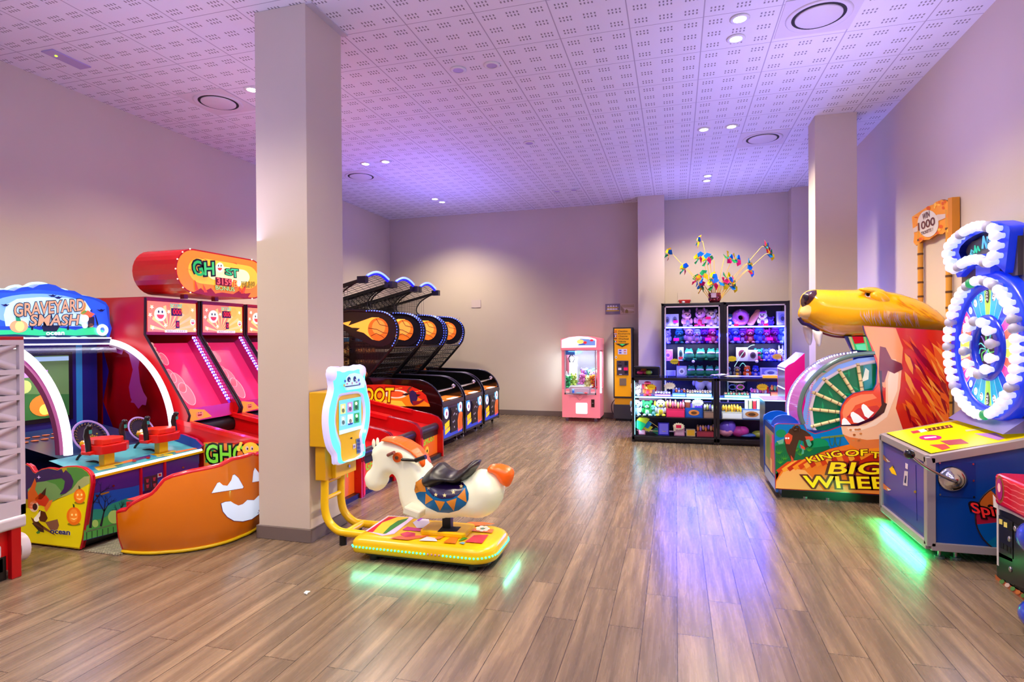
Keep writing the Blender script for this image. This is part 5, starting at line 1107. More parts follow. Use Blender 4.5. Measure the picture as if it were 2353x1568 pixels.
m.box(x0+.01, x0+.02, yf+.05, yb-.05, .64, 1.36, glass((250, 250, 255), .1, 'side')); m.box(x1-.02, x1-.01, yf+.05, yb-.05, .64, 1.36, glass((250, 250, 255), .1, 'side')); m.build('side_glass', t)
for x in (x0+.09, x1-.09):
    for y in (yf+.06, yb-.06): MB().cyl((x, y-.014, .033), (x, y+.014, .033), .033, M((120, 100, 120), .3, .3), 14).box(x-.025, x+.025, y-.02, y+.02, .05, .08, M((190, 180, 190), .3)).build('caster', t)
m = MB(); m.tube([(x1+.015, yf+.02, .55), (x1+.015, yf+.02, 1.33)], .016, E((215, 240, 255), 3.0), 8); m.build('side_light_tube', t)
lamp('AREA', (-1.74, 11.12, 1.34), 20, (.95, .98, 1), (0, 0, 0), shape='RECTANGLE', size=.5, size_y=.35)
lamp('AREA', (x1+.03, 11.2, 1.0), 3.5, (.75, .9, 1), (0, math.radians(-90), 0), shape='RECTANGLE', size=.7, size_y=.3)
lamp('AREA', (x0-.03, 11.2, 1.0), 3.5, (.75, .9, 1), (0, math.radians(90), 0), shape='RECTANGLE', size=.7, size_y=.3)
PCOL = [('green', (70, 190, 110)), ('white', (240, 240, 240)), ('lime', (190, 226, 100)), ('orange', (250, 150, 50)), ('violet', (130, 120, 220)), ('pink', (240, 130, 190)), ('yellow', (240, 230, 140)), ('grey', (170, 180, 190)), ('mint', (130, 220, 170)), ('cream', (245, 240, 215)), ('lilac', (190, 170, 230)), ('red', (210, 60, 70))]
spots = [('green', -2.0, 10.93, .62, 'front left corner'), ('white', -2.03, 11.08, .68, 'left side behind the green one'), ('lime', -1.9, 11.0, .70, 'left of centre'), ('orange', -1.50, 10.95, .70, 'front right'), ('violet', -1.72, 11.15, .80, 'top of the heap'), ('pink', -1.73, 11.0, .72, 'middle of the heap'), ('yellow', -1.62, 10.98, .67, 'centre, beside the orange one'), ('grey', -2.0, 11.22, .72, 'back left'), ('mint', -1.6, 11.16, .78, 'top right of the heap'), ('cream', -1.47, 11.15, .78, 'back right'), ('lilac', -1.55, 11.05, .74, 'right of centre'), ('red', -1.46, 10.92, .60, 'lowest at the right')]
MB().box(x0+.06, x1-.06, yf+.02, yb-.03, .61, .64, M((235, 232, 236), .4)).build('prize_bed', t)
for i, (cn, x, y, z_, w_) in enumerate(spots):
    plush('plush_toy', '%s plush toy in the pink claw machine, %s' % (cn, w_), 'soft toy', (x, y, max(.641, z_-.02)), .23, dict(PCOL)[cn], shade(dict(PCOL)[cn], 1.15), ['round', 'long', 'cat', 'flop'][i % 4], None, 'plush toys in the claw machine', turn=(i % 5-2)*.35)

# ================================================================ change machine
t = thing('change_machine', 'tall yellow coin change machine with dark stand beside the claw machine', 'change machine', (-.97, 11.3, 0))
m = MB(); m.box(-1.15, -.79, 11.10, 11.49, .44, 1.79, M((52, 46, 50), .4)); m.build('housing', t, bevel=.004)
m = MB(); m.box(-1.125, -.815, 11.085, 11.11, .47, 1.765, L((244, 168, 4), .12, .3)); m.build('yellow_door', t, bevel=.004)
q = plY(11.083); zk = zz(1250, 660, 4.612); m = MB()
for wd, v in (('Cambio', 468), ('Exchange', 496), ('Change', 523), ('Wechsel', 550), ('Valuta', 578)):
    ww = {'Cambio': 885, 'Exchange': 912, 'Change': 884, 'Wechsel': 896, 'Valuta': 868}[wd]; hh = 20 if wd in ('Exchange', 'Change') else 16
    m.tpx(q, wd, zk((788, v+(10 if hh == 20 else 7)))[0], zk((ww, v+(10 if hh == 20 else 7)))[0], zk((788, v-9))[0], M((90, 50, 6), .5), None, 0, .002)
for i, (v, c) in enumerate(((468, ((210, 40, 30), (240, 190, 20), (210, 40, 30))), (496, ((200, 60, 80), (235, 235, 240), (50, 60, 150))), (523, ((40, 50, 150), (240, 240, 240), (210, 40, 50))), (550, ((20, 20, 20), (200, 30, 30), (240, 190, 20))), (578, ((30, 140, 70), (240, 240, 240), (210, 40, 50))))):
    for k in range(3):
        if i in (2, 4): pts = zk((742+k*11, v-9), (753+k*11, v-9), (753+k*11, v+7), (742+k*11, v+7))
        else: pts = zk((742, v-9+k*5.5), (775, v-9+k*5.5), (775, v-3.5+k*5.5), (742, v-3.5+k*5.5))
        m.px(q, pts, M(c[k], .4), .002)
m.px(q, zk((755, 600), (908, 598), (830, 638)), M((60, 50, 20), .4), .002); m.px(q, zk((798, 604), (862, 604), (830, 622)), L((40, 180, 90), .8), .003)
m.px(q, zk((784, 657), (880, 657), (880, 714), (784, 714)), M((225, 222, 232), .4), .002)
for a, b, c in ((795, 665, (90, 90, 190)), (845, 665, (220, 120, 110)), (795, 690, (60, 90, 180)), (845, 690, (230, 160, 100))): m.px(q, zk((a, b), (a+26, b), (a+26, b+14), (a, b+14)), M(c, .4), .003)
m.px(q, circ(zk((764, 744))[0], 2.4, 3), M((235, 235, 235), .3), .002); m.px(q, circ(zk((764, 744))[0], 1.2, 1.5), BLACK, .003); m.build('door_print', t)
m = MB(); p0, p1 = q(*zk((772, 780))[0]), q(*zk((896, 935))[0]); m.box(p0.x, p1.x, 11.07, 11.085, p1.z, p0.z, M((70, 56, 66), .35))
for a, b, c_, d, c in ((792, 792, 818, 802, (20, 18, 20)), (784, 824, 824, 838, (20, 18, 20)), (786, 856, 820, 880, (226, 220, 220)), (845, 852, 888, 884, (236, 20, 90)), (855, 790, 886, 832, (16, 14, 18)), (855, 890, 886, 918, (16, 14, 18)), (795, 922, 826, 930, (190, 180, 190))): m.px(plY(11.07), zk((a, b), (c_, b), (c_, d), (a, d)), L(c, .12), .002)
m.build('coin_panel', t)
m = MB(); p0, p1 = q(*zk((800, 966))[0]), q(*zk((873, 1045))[0]); m.box(p0.x, p1.x, 11.07, 11.086, p1.z, p0.z, M((150, 132, 104), .3, .5)); m.build('coin_tray', t, bevel=.006)
m = MB(); m.box(-1.13, -.80, 11.12, 11.47, .31, .44, M((226, 158, 10), .35)); m.box(-1.15, -.80, 11.10, 11.48, .045, .315, M((50, 48, 54), .5)); m.box(-1.11, -.84, 11.14, 11.44, 0, .045, BLACK); m.build('stand', t, bevel=.003)
MB().tube(catmull([(-1.13, 11.2, .40), (-1.2, 11.25, .3), (-1.2, 11.3, .15), (-1.14, 11.36, .03), (-1.25, 11.4, .01), (-1.34, 11.42, .01)], 5, False), .008, M((60, 60, 66), .4), 6).build('power_cable', t)

# ================================================================ wall notices, wall plate
q = plY(11.494); zk = zz(1250, 660, 4.612)
m = MB(); a, b = q(1391, 699), q(1424.5, 722); m.box(a.x, b.x, 11.49, 11.499, b.z, a.z, M((120, 110, 126), .5)); q2 = plY(11.489)
m.px(q2, zk((655, 188), (802, 184), (802, 284), (655, 288)), M((120, 112, 128), .5), .0005)
for k in range(4): m.px(q2, zk((672+28*k, 196), (690+28*k, 196), (696+28*k, 250), (668+28*k, 250)), M((232, 228, 228), .5), .0012)
m.px(q2, zk((668, 212), (790, 210), (790, 224), (668, 226)), M((196, 168, 60), .5), .002); m.px(q2, zk((660, 244), (798, 242), (798, 256), (660, 258)), M((196, 168, 60), .5), .002)
tag(m.build('wall_notice'), 'grey printed notice with pale figures, left of two on the back wall', 'notice')
m = MB(); a, b = q(1425.5, 698.5), q(1460, 721); m.box(a.x, b.x, 11.49, 11.499, b.z, a.z, M((214, 196, 176), .5))
for k, v in enumerate((190, 205, 262)): m.px(q2, zk((820, v), (955, v-2), (955, v+5), (820, v+7)), M((170, 150, 90), .5), .0012)
m.px(q2, zk((810, 190), (850, 240), (845, 280), (812, 240)), M((160, 140, 110), .5), .0015); m.px(q2, zk((860, 250), (875, 232), (892, 250), (892, 275), (862, 275)), M((140, 126, 60), .5), .002); m.px(q2, zk((850, 225), (950, 240), (950, 248), (850, 236)), M((240, 232, 222), .5), .0018)
tag(m.build('wall_notice'), 'beige printed notice with a crest, right of two on the back wall', 'notice')
a, b = plY(11.49)(1083, 690), plY(11.49)(1105, 707)
tag(MB().box(a.x, b.x, 11.488, 11.499, b.z, a.z, M((206, 190, 184), .6)).build('wall_plate', bevel=.003), 'blank beige cover plate on the back wall above the basketball machines', 'wall plate')

# ================================================================ glass display cases
FRM = M((20, 17, 24), .3); BLUE_LED = E((70, 90, 255), 7); CY_LED = E((100, 205, 255), 13)
CB0, CB1 = 10.40, 10.84
SH = [PY(1600, v, CB0).z for v in (752, 790.5, 830.5, 868)]          # shelf heights of the tall cases
SHT = SH+[PY(1600, 900, CB0).z]
def tall_case(xa, xb, label, blue):
    t = thing('display_cabinet', label, 'display cabinet', ((xa+xb)/2, (CB0+CB1)/2, 0), 'tall glass display cabinets')
    T = 2.185; m = MB()
    for x in (xa, xb-.05):
        for y in (CB0, CB1-.04): m.box(x, x+.05, y, y+.04, 0, T, FRM)
    m.box(xa, xb, CB0, CB1, T-.045, T, FRM); m.box(xa, xb, CB0, CB1, 0, .12, FRM); m.box(xa, xb, CB1-.02, CB1, 0, T, M((44, 38, 58), .4)); m.build('frame', t, bevel=.006)
    m = MB(); TR = M((206, 190, 200), .3)
    m.box(xa+.055, xb-.055, CB0-.006, CB0+.012, T-.07, T-.05, TR); m.box(xa+.055, xa+.075, CB0-.006, CB0+.012, .12, T-.05, TR); m.box(xb-.075, xb-.055, CB0-.006, CB0+.012, .12, T-.05, TR); m.build('door_trim', t)
    for i, z_ in enumerate(SHT):
        MB().box(xa+.05, xb-.05, CB0+.03, CB1-.03, z_-.008, z_, M((70, 70, 120), .15, .0) if i == 0 else glass((200, 205, 240), .15, 'shelf')).build('shelf', t)
    m = MB(); m.box(xa+.06, xb-.06, CB0+.015, CB0+.03, SH[0]-.016, SH[0]+.008, E((60, 76, 255), 40)); m.build('led_strip', t)
    m = MB()
    for x, y in ((xa+.062, CB0+.03),) if blue < 0 else ((xb-.062, CB0+.03),): m.box(x-.010, x+.010, y, y+.012, .62, SH[0]-.03, E((50, 66, 255), 60))
    m.build('led_strip', t)
    m = MB(); m.add([(xa+.05, CB0+.005, .12), (xb-.05, CB0+.005, .12), (xb-.05, CB0+.005, T-.05), (xa+.05, CB0+.005, T-.05)], [(0, 1, 2, 3)], glass((232, 235, 255), .12, 'case')); m.build('glass_door', t)
    m = MB(); p = PY(1593 if blue < 0 else 1739, 831, CB0-.02); m.ell((p.x, CB0-.02, p.z), .025, M((210, 200, 215), .3), 10, 7); m.build('lock_knob', t)
    lamp('AREA', ((xa+xb)/2, CB0+.07, SH[0]-.02), 5, (.12, .13, 1), (0, 0, 0), shape='RECTANGLE', size=xb-xa-.2, size_y=.06)
    lamp('AREA', ((xa+xb)/2, CB0+.07, SH[0]+.02), 3.0, (.40, .36, 1), UP, shape='RECTANGLE', size=xb-xa-.2, size_y=.06)
    x = xa+.09 if blue < 0 else xb-.09
    lamp('AREA', (x, CB0+.08, 1.15), 5, (.08, .1, 1), (0, math.radians(90 if blue > 0 else -90), 0), shape='RECTANGLE', size=.9, size_y=.06)
    lamp('AREA', ((xa+xb)/2, CB0+.06, SH[2]+.22), 3.0, (.6, .6, 1), (math.radians(50), 0, 0), shape='RECTANGLE', size=.8, size_y=.05)
    return t
tall_case(-.236, .783, 'left tall black framed glass cabinet full of soft toys', -1); tall_case(.787, 1.815, 'right tall black framed glass cabinet holding a donut cushion and toys', 1)
CB0 = 10.40
lamp('AREA', (.8, CB0-.03, 1.70), 130, (.05, .07, 1), (math.radians(-58), 0, 0), shape='RECTANGLE', size=1.9, size_y=.25)  # added blue lamp for the blue floor patch, standing in for case glow
lamp('AREA', (-.27, 10.6, 1.2), 2.2, (.16, .2, 1), (0, math.radians(90), 0), shape='RECTANGLE', size=1.6, size_y=.25)
lamp('AREA', (1.85, 10.6, 1.5), 2.2, (.16, .2, 1), (0, math.radians(-90), 0), shape='RECTANGLE', size=1.6, size_y=.25)
CF, CK = 8.95, 9.42
CS = [PY(1550, 914, CF).z, PY(1550, 961, CF).z, PY(1550, 1004, CF).z]
def counter(xa, xb, label):
    t = thing('display_counter', label, 'display counter', ((xa+xb)/2, (CF+CK)/2, 0), 'low glass display counters')
    T = .985; m = MB()
    for x in (xa, xb-.04):
        for y in (CF, CK-.035): m.box(x, x+.04, y, y+.035, 0, T, FRM)
    m.box(xa, xb, CF, CF+.03, T-.04, T, FRM); m.box(xa, xb, CK-.03, CK, T-.04, T, FRM); m.box(xa, xa+.03, CF, CK, T-.04, T, FRM); m.box(xb-.03, xb, CF, CK, T-.04, T, FRM)
    m.box(xa, xb, CF, CK, .035, CS[2]-.01, FRM); m.box(xa+.03, xb-.03, CF+.04, CK-.03, 0, .035, BLACK); m.box(xa+.03, xb-.03, CK-.02, CK-.012, .12, CS[0]-.1, M((66, 56, 84), .35)); m.build('frame', t, bevel=.005)
    for i, z_ in enumerate(CS): MB().box(xa+.03, xb-.03, CF+.03, CK-.03, z_-.012, z_, FRM if i else M((120, 150, 170), .2)).build('shelf', t)
    MB().box(xa+.045, xb-.045, CF+.012, CF+.028, CS[0]-.014, CS[0]+.004, CY_LED).build('led_strip', t)
    MB().box(xa, xb, CF+.005, CK-.005, T-.004, T+.006, glass((225, 230, 250), .18, 'top')).build('glass_top', t)
    MB().add([(xa+.03, CF+.006, CS[2]), (xb-.03, CF+.006, CS[2]), (xb-.03, CF+.006, T-.03), (xa+.03, CF+.006, T-.03)], [(0, 1, 2, 3)], glass((235, 240, 255), .08, 'front')).build('glass_front', t)
    lamp('AREA', ((xa+xb)/2, CF+.05, CS[0]-.025), 3.2, (.75, .93, 1), (math.radians(18), 0, 0), shape='RECTANGLE', size=xb-xa-.15, size_y=.04)
    lamp('AREA', ((xa+xb)/2, CF+.05, CS[0]+.02), 2.2, (.8, .95, 1), (math.radians(160), 0, 0), shape='RECTANGLE', size=xb-xa-.15, size_y=.04)
    return t
c1 = counter(-.65, .573, 'left low glass counter with a lit cyan edge strip, full of small toys'); counter(.577, 1.745, 'right low glass counter behind the big wheel game')
MB().box(-.618, -.606, CF+.012, CF+.026, CS[2]+.01, .93, CY_LED).build('corner_led_strip', c1)
lamp('AREA', (-.58, CF+.06, .5), 1.6, (.7, .93, 1), (0, math.radians(-90), 0), shape='RECTANGLE', size=.7, size_y=.05)
# small glass box on the counter
t = thing('glass_box', 'small black framed glass box standing on the left end of the counter', 'display box', (-.43, 9.1, .991)); m = MB()
for x in (-.62, -.255):
    for y in (9.0, 9.25): m.box(x, x+.02, y, y+.02, .992, 1.145, FRM)
m.box(-.62, -.235, 9.0, 9.27, 1.12, 1.148, FRM); m.box(-.62, -.235, 9.0, 9.27, .992, 1.015, FRM); m.box(-.62, -.235, 9.26, 9.27, 1.0, 1.13, M((70, 70, 90), .4)); m.build('frame', t, bevel=.003)
MB().add([(-.6, 9.004, 1.01), (-.25, 9.004, 1.01), (-.25, 9.004, 1.12), (-.6, 9.004, 1.12)], [(0, 1, 2, 3)], GLASS).build('glass', t)
tag(MB().ell((-.53, 9.12, 1.05), (.05, .05, .034), M((240, 60, 120), .6)).ell((-.45, 9.14, 1.05), (.04, .05, .034), M((236, 90, 100), .6)).build('slime_pot'), 'pink squishy toy inside the small glass box', 'toy')
tag(MB().ell((-.40, 9.1, 1.055), (.05, .05, .04), M((170, 220, 70), .6)).ell((-.48, 9.2, 1.07), (.05, .04, .05), M((240, 150, 60), .6)).build('slime_pot'), 'lime and orange squishy toy inside the small glass box', 'toy')

# -------- toys in the tall cases: (u position, kind, ...) on shelf s
YT = CB0+.17
def tx(u, y=YT): return PY(u, 800, y).x
T1 = SH[0]+.001
carton('toy_box', 'white boxed toy at the left end of the top cabinet shelf', 'toy box', (tx(1534), YT, T1), .13, .235, .1, (206, 210, 235), (176, 176, 220), 'boxed toys', None, 0, (120, 116, 140))
carton('toy_box', 'white boxed toy with pink price tag, second on the top cabinet shelf', 'toy box', (tx(1551), YT, T1), .13, .235, .1, (214, 214, 238), (180, 178, 222), 'boxed toys', None, 0, (110, 104, 120))
flat_tag('pink price tag on the white boxed toy, top cabinet shelf', (tx(1553), YT-.055, T1+.08), .08, 'pink price tags')
plush('plush_toy', 'large pink pig plush lying on the top shelf of the left cabinet', 'soft toy', (tx(1578), YT, T1), .30, (238, 170, 190), (150, 140, 230), 'cat', (250, 190, 200), 'large soft toys', turn=.3)
plush('plush_toy', 'pink plush with red shirt on the top shelf of the left cabinet', 'soft toy', (tx(1610), YT, T1), .33, (226, 150, 190), (226, 50, 90), 'cat', (240, 180, 200), 'large soft toys', turn=-.3)
plush('plush_toy', 'cream faced plush with big black nose, top shelf near the cabinet divide', 'soft toy', (tx(1634), YT, T1), .31, (226, 196, 186), (200, 150, 220), 'round', (240, 220, 200), 'large soft toys')
plush('plush_toy', 'pale plush half hidden by the divider, top shelf of left cabinet', 'soft toy', (tx(1652), YT+.03, T1), .26, (226, 190, 190), (230, 220, 240), 'round', None, 'large soft toys')
flat_tag('pink price tag in front of the cream faced plush', (tx(1627), YT-.13, T1+.13), .085, 'pink price tags')
plush('plush_toy', 'small blue and white plush at the left of the donut cushion', 'soft toy', (tx(1677), YT, T1), .24, (30, 80, 140), (230, 230, 245), 'flop', (230, 190, 120), 'large soft toys')
m = MB(); c0 = Vector((tx(1702), YT+.02, T1+.155)); R = rot(.25, 'Z')@rot(-.15, 'X'); DN, DI = M((206, 130, 90), .6), M((196, 90, 190), .5)
def torus(mm, c, R, a, b, mt, sc=1.0, off=0): mm.strip(*[[0], [0]], mt) if False else mm.add([c+R@Vector(((a+b*math.cos(q))*math.cos(p), off+b*sc*math.sin(q), (a+b*math.cos(q))*math.sin(p))) for p in [2*PI*i/28 for i in range(28)] for q in [2*PI*j/10 for j in range(10)]], [(i*10+j, ((i+1) % 28)*10+j, ((i+1) % 28)*10+(j+1) % 10, i*10+(j+1) % 10) for i in range(28) for j in range(10)], mt, True)
torus(m, c0, R, .095, .058, DN); torus(m, c0, R, .095, .054, DI, .9, -.014)
for k in range(26): a = random.random()*6.28; q = random.uniform(.06, .14); m.ell(c0+R@Vector((q*math.cos(a), -.066+.5*abs(q-.1), q*math.sin(a))), (.009, .004, .004), M(random.choice([(250, 250, 255), (120, 200, 255), (255, 230, 120)]), .4), 5, 4)
tag(m.build('donut_cushion'), 'pink iced donut cushion standing on the top shelf of the right cabinet', 'cushion')
m = MB(); m.tube([(tx(1724), YT-.02, T1+.03), (tx(1732), YT, T1+.14), (tx(1742), YT+.02, T1+.24)], [.05, .055, .05], M((214, 130, 110), .6), 12); m.ell((tx(1742), YT+.02, T1+.245), .05, M((220, 140, 110), .6)); m.ell((tx(1724), YT-.02, T1+.045), .05, M((200, 120, 130), .6)); tag(m.build('sausage_cushion'), 'long orange hot dog cushion leaning on the top shelf', 'cushion')
plush('plush_toy', 'white plush with purple tuft, right of the hot dog cushion', 'soft toy', (tx(1753), YT, T1), .26, (236, 236, 245), (150, 60, 190), 'cat', (200, 120, 200), 'large soft toys', (170, 60, 190), -.3)
plush('plush_toy', 'dark blue plush lying low on the top shelf, left of the far boxes', 'soft toy', (tx(1771), YT, T1), .17, (90, 50, 180), (60, 60, 220), 'round', None, 'large soft toys')
carton('toy_box', 'pale boxed toy at the right end of the top cabinet shelf', 'toy box', (tx(1797), YT, T1), .17, .25, .12, (206, 204, 226), (150, 150, 220), 'boxed toys', None, 0, (110, 110, 190))
for u in (1692, 1760): flat_tag('pink price strip on the top shelf edge, %s' % ('below the donut cushion' if u == 1692 else 'below the white plush'), (tx(u, CB0+.01), CB0+.004, T1+.005), .07, 'pink price tags')
T2 = SH[1]+.001
R2 = [(1533, 'grey lilac', (150, 130, 200), (180, 150, 210)), (1561, 'dark green', (30, 96, 96), (50, 120, 90)), (1584, 'dusty pink', (190, 130, 170), (226, 160, 180)), (1602, 'white and blue', (170, 170, 230), (200, 120, 150)), (1619, 'dark purple', (110, 20, 110), (80, 20, 120)), (1637, 'crimson with a tan face', (190, 40, 90), (226, 130, 130)), (1652, 'deep blue', (60, 60, 210), (120, 110, 220)),
      (1673, 'navy', (60, 40, 110), (150, 90, 120)), (1688, 'blue and silver', (70, 70, 200), (150, 150, 235)), (1706, 'plum', (130, 30, 120), (190, 140, 220)), (1723, 'orange faced', (196, 40, 80), (240, 140, 120)), (1744, 'sky blue', (60, 90, 210), (110, 110, 220)), (1761, 'magenta', (190, 20, 110), (200, 120, 190)), (1780, 'dark red with white eyes', (120, 10, 90), (150, 16, 90)), (1799, 'bright blue and white', (80, 110, 240), (190, 200, 250))]
for i, (u, n_, a, b) in enumerate(R2):
    plush('small_doll', '%s small doll on the second shelf of the %s tall cabinet' % (n_, 'left' if u < 1660 else 'right'), 'soft toy', (tx(u), YT-.02, T2), .25+.02*(i % 3), a, b, ['cat', 'none', 'round', 'none'][i % 4], b, 'dolls on the second shelf', shade(a, .8) if i % 2 else None, (i % 3-1)*.15)
for u, w_ in ((1554, 'dark green'), (1627, 'crimson'), (1693, 'blue and silver'), (1769, 'magenta')): flat_tag('pink price tag in front of the %s doll' % w_, (tx(u, YT-.12), YT-.13, T2+.05), .095, 'pink price tags')
T3, T4 = SH[2]+.001, SH[3]+.001
carton('toy_box', 'reddish pink boxed toy at the left of the third cabinet shelf', 'toy box', (tx(1535), YT, T3), .16, .2, .1, (214, 130, 160), (196, 90, 120), 'boxed toys', None, 0, (226, 120, 120))
carton('toy_box', 'narrow white and red box on the third cabinet shelf', 'toy box', (tx(1564), YT, T3), .10, .24, .08, (222, 222, 226), (180, 190, 190), 'boxed toys', (210, 60, 50), 0, (60, 90, 80))
for u, w_ in ((1583, 'first from left'), (1610, 'second from left'), (1634, 'third from left'), (1654, 'fourth, cut by the divider')): frog('green frog plush on the third cabinet shelf, %s' % w_, (tx(u), YT-.01, T3), .215, 'frog plushes')
for u, w_ in ((1588, 'first from left'), (1608, 'second from left'), (1630, 'third from left'), (1651, 'fourth, beside the divider')): frog('green frog plush on the bottom visible shelf, %s' % w_, (tx(u), YT-.01, T4), .195, 'frog plushes')
burst_tag('yellow starburst tag low in the left cabinet, below the narrow box', (PY(1550, 831, CB0+.04).x, CB0+.05, PY(1550, 831, CB0+.04).z), .17, (236, 206, 20), 'starburst price tags')
carton('toy_box', 'flat grey boxed toy at the left corner of the lowest visible shelf', 'toy box', (tx(1538), YT, T4), .21, .11, .1, (170, 166, 200), (120, 112, 180), 'boxed toys')
carton('toy_box', 'square silver box with a round emblem on the lowest visible shelf', 'toy box', (tx(1566), YT, T4), .17, .19, .1, (196, 196, 206), (170, 172, 186), 'boxed toys', None, 0, (226, 226, 230))
carton('toy_box', 'tall white box with a round dark print, third shelf of right cabinet', 'toy box', (tx(1705), YT+.03, T3), .19, .235, .08, (214, 206, 220), (200, 196, 216), 'boxed toys', None, 0, (110, 40, 60))
carton('toy_box', 'beige box with a dark mask print, third shelf of right cabinet', 'toy box', (tx(1729), YT-.03, T3), .15, .19, .08, (206, 190, 190), (180, 160, 160), 'boxed toys', None, 0, (70, 50, 60))
for u, n_, a, b, e in ((1743, 'green and red', (40, 130, 110), (190, 30, 80), 'round'), (1760, 'big blue', (60, 80, 226), (150, 140, 220), 'round'), (1774, 'lilac', (170, 150, 220), (90, 80, 220), 'flop'), (1794, 'white rabbit', (214, 206, 226), (190, 180, 226), 'long')):
    plush('plush_toy', '%s plush on the third shelf of the right tall cabinet' % n_, 'soft toy', (tx(u), YT-.02, T3), .22, a, b, e, None, 'third shelf soft toys')
burst_tag('yellow starburst tag at the left of the right cabinet', (PY(1682, 825, CB0+.04).x, CB0+.05, PY(1682, 825, CB0+.04).z), .17, (244, 210, 10), 'starburst price tags', False)
burst_tag('orange yellow starburst tag below the white rabbit plush', (PY(1786, 820, CB0+.04).x, CB0+.05, PY(1786, 820, CB0+.04).z), .17, (240, 176, 50), 'starburst price tags')
m = MB()
for k in range(36): s = k/35; p = PY(1688+45*s, 842-49*math.sin(s*PI/2), 9.38); m.ell((p.x, 9.38, p.z), .006, E((190, 245, 240), 1.6), 5, 4)
for k in range(10): p = PY(1700+1.5*k, 842-7*math.sin(k/9*PI), 9.38); m.ell((p.x, 9.38, p.z), .006, E((120, 230, 226), 1.4), 5, 4)
m.tube([PY(1688+45*s, 842-49*math.sin(s*PI/2), 9.383) for s in [k/18 for k in range(19)]], .003, M((30, 90, 100), .3), 4)
m.tube([PY(1688, 842, 9.383), PY(1688, 866, 9.383)], .003, M((30, 90, 100), .3), 4)
m.cyl(PY(1688, 866, 9.383), Vector((PY(1688, 866, 9.383).x, 9.383, PY(1688, 866, 9.383).z-.02)), .03, M((30, 90, 100), .3), 8)
tag(m.build('light_string'), 'curved string of tiny white lights hanging in front of the right cabinet', 'string lights')
for u, n_, a, b, h in ((1671, 'green clown', (120, 150, 130), (200, 60, 120), None), (1693, 'olive headed', (140, 120, 100), (250, 190, 30), None), (1716, 'orange monkey', (244, 96, 30), (226, 220, 200), (250, 120, 40)), (1735, 'navy capped', (60, 70, 190), (196, 150, 160), (30, 40, 150))):
    plush('plush_toy', '%s plush on the lowest visible shelf of the right cabinet' % n_, 'soft toy', (tx(u), YT-.03, T4), .20, a, b, 'none', None, 'lowest shelf soft toys', h)
carton('toy_box', 'wide pale box with purple print on the lowest visible right shelf', 'toy box', (tx(1770), YT, T4), .34, .17, .1, (190, 186, 226), (120, 116, 200), 'boxed toys', None, 0, (190, 190, 240))
T5 = SHT[4]+.001
for u, w_ in ((1608, 'left one seen under the counter top'), (1634, 'right one seen under the counter top')):
    m = MB(); x = tx(u); p = Vector((x, YT, T5)); WH = M((226, 224, 240), .7)
    m.ell(p+Vector((0, 0, .11)), (.085, .07, .12), WH, 14, 9); m.ell(p+Vector((0, -.025, .18)), (.06, .05, .045), M((230, 190, 20), .6), 12, 7); m.ell(p+Vector((0, 0, .24)), (.07, .06, .06), M((30, 30, 50), .6), 12, 8)
    for s in (-1, 1): m.ell(p+Vector((s*.10, 0, .13)), (.03, .03, .05), WH, 8, 6)
    tag(m.build('penguin_plush'), 'white bodied plush with yellow chest, '+w_, 'soft toy', 'penguin plushes')
plush('plush_toy', 'yellow and grey plush seen through the right counter top shelf', 'soft toy', (tx(1697), YT, T5), .22, (196, 176, 70), (190, 160, 90), 'flop', None, 'large soft toys')

# -------- goods in the low counters
YC = CF+.16
def cx_(u, y=YC): return PY(u, 900, y).x
A1, A2, A3 = CS[0]+.001, CS[1]+.001, CS[2]+.001
plush('plush_toy', 'cream plush in the top left corner of the left counter', 'soft toy', (cx_(1462), YC, A1), .22, (236, 214, 200), (240, 226, 220), 'flop', None, 'counter soft toys')
plush('plush_toy', 'orange and red plush behind the yellow tag in the left counter', 'soft toy', (cx_(1488), YC, A1), .22, (240, 110, 60), (236, 60, 90), 'flop', (250, 190, 90), 'counter soft toys', (240, 60, 100))
burst_tag('yellow starburst tag in front of the orange plush, left counter', (cx_(1497, CF+.05), CF+.05, PY(1497, 890, CF+.05).z), .15, (244, 186, 20), 'starburst price tags')
burst_tag('cream starburst tag on the upper shelf of the left counter', (cx_(1539, CF+.06), CF+.06, PY(1539, 887, CF+.06).z), .18, (240, 214, 180), 'starburst price tags', False)
burst_tag('cream starburst tag on the middle shelf of the left counter', (cx_(1603, CF+.05), CF+.05, PY(1603, 926, CF+.05).z), .18, (240, 226, 206), 'starburst price tags', False)
burst_tag('cream starburst tag with red square, lowest shelf of the left counter', (cx_(1559, CF+.05), CF+.05, PY(1559, 980, CF+.05).z), .18, (240, 226, 180), 'starburst price tags', False)
tag(MB().box(cx_(1553, CF+.045), cx_(1565, CF+.045), CF+.042, CF+.045, PY(1559, 984, CF+.05).z, PY(1559, 977, CF+.05).z, L((214, 20, 70), .3)).build('price_sticker', loc=(cx_(1559), CF+.043, A3)), 'red square price sticker on the cream starburst tag', 'price tag')
burst_tag('yellow starburst tag on the upper shelf of the right counter', (cx_(1752, CF+.05), CF+.05, PY(1752, 890, CF+.05).z), .17, (246, 190, 20), 'starburst price tags')
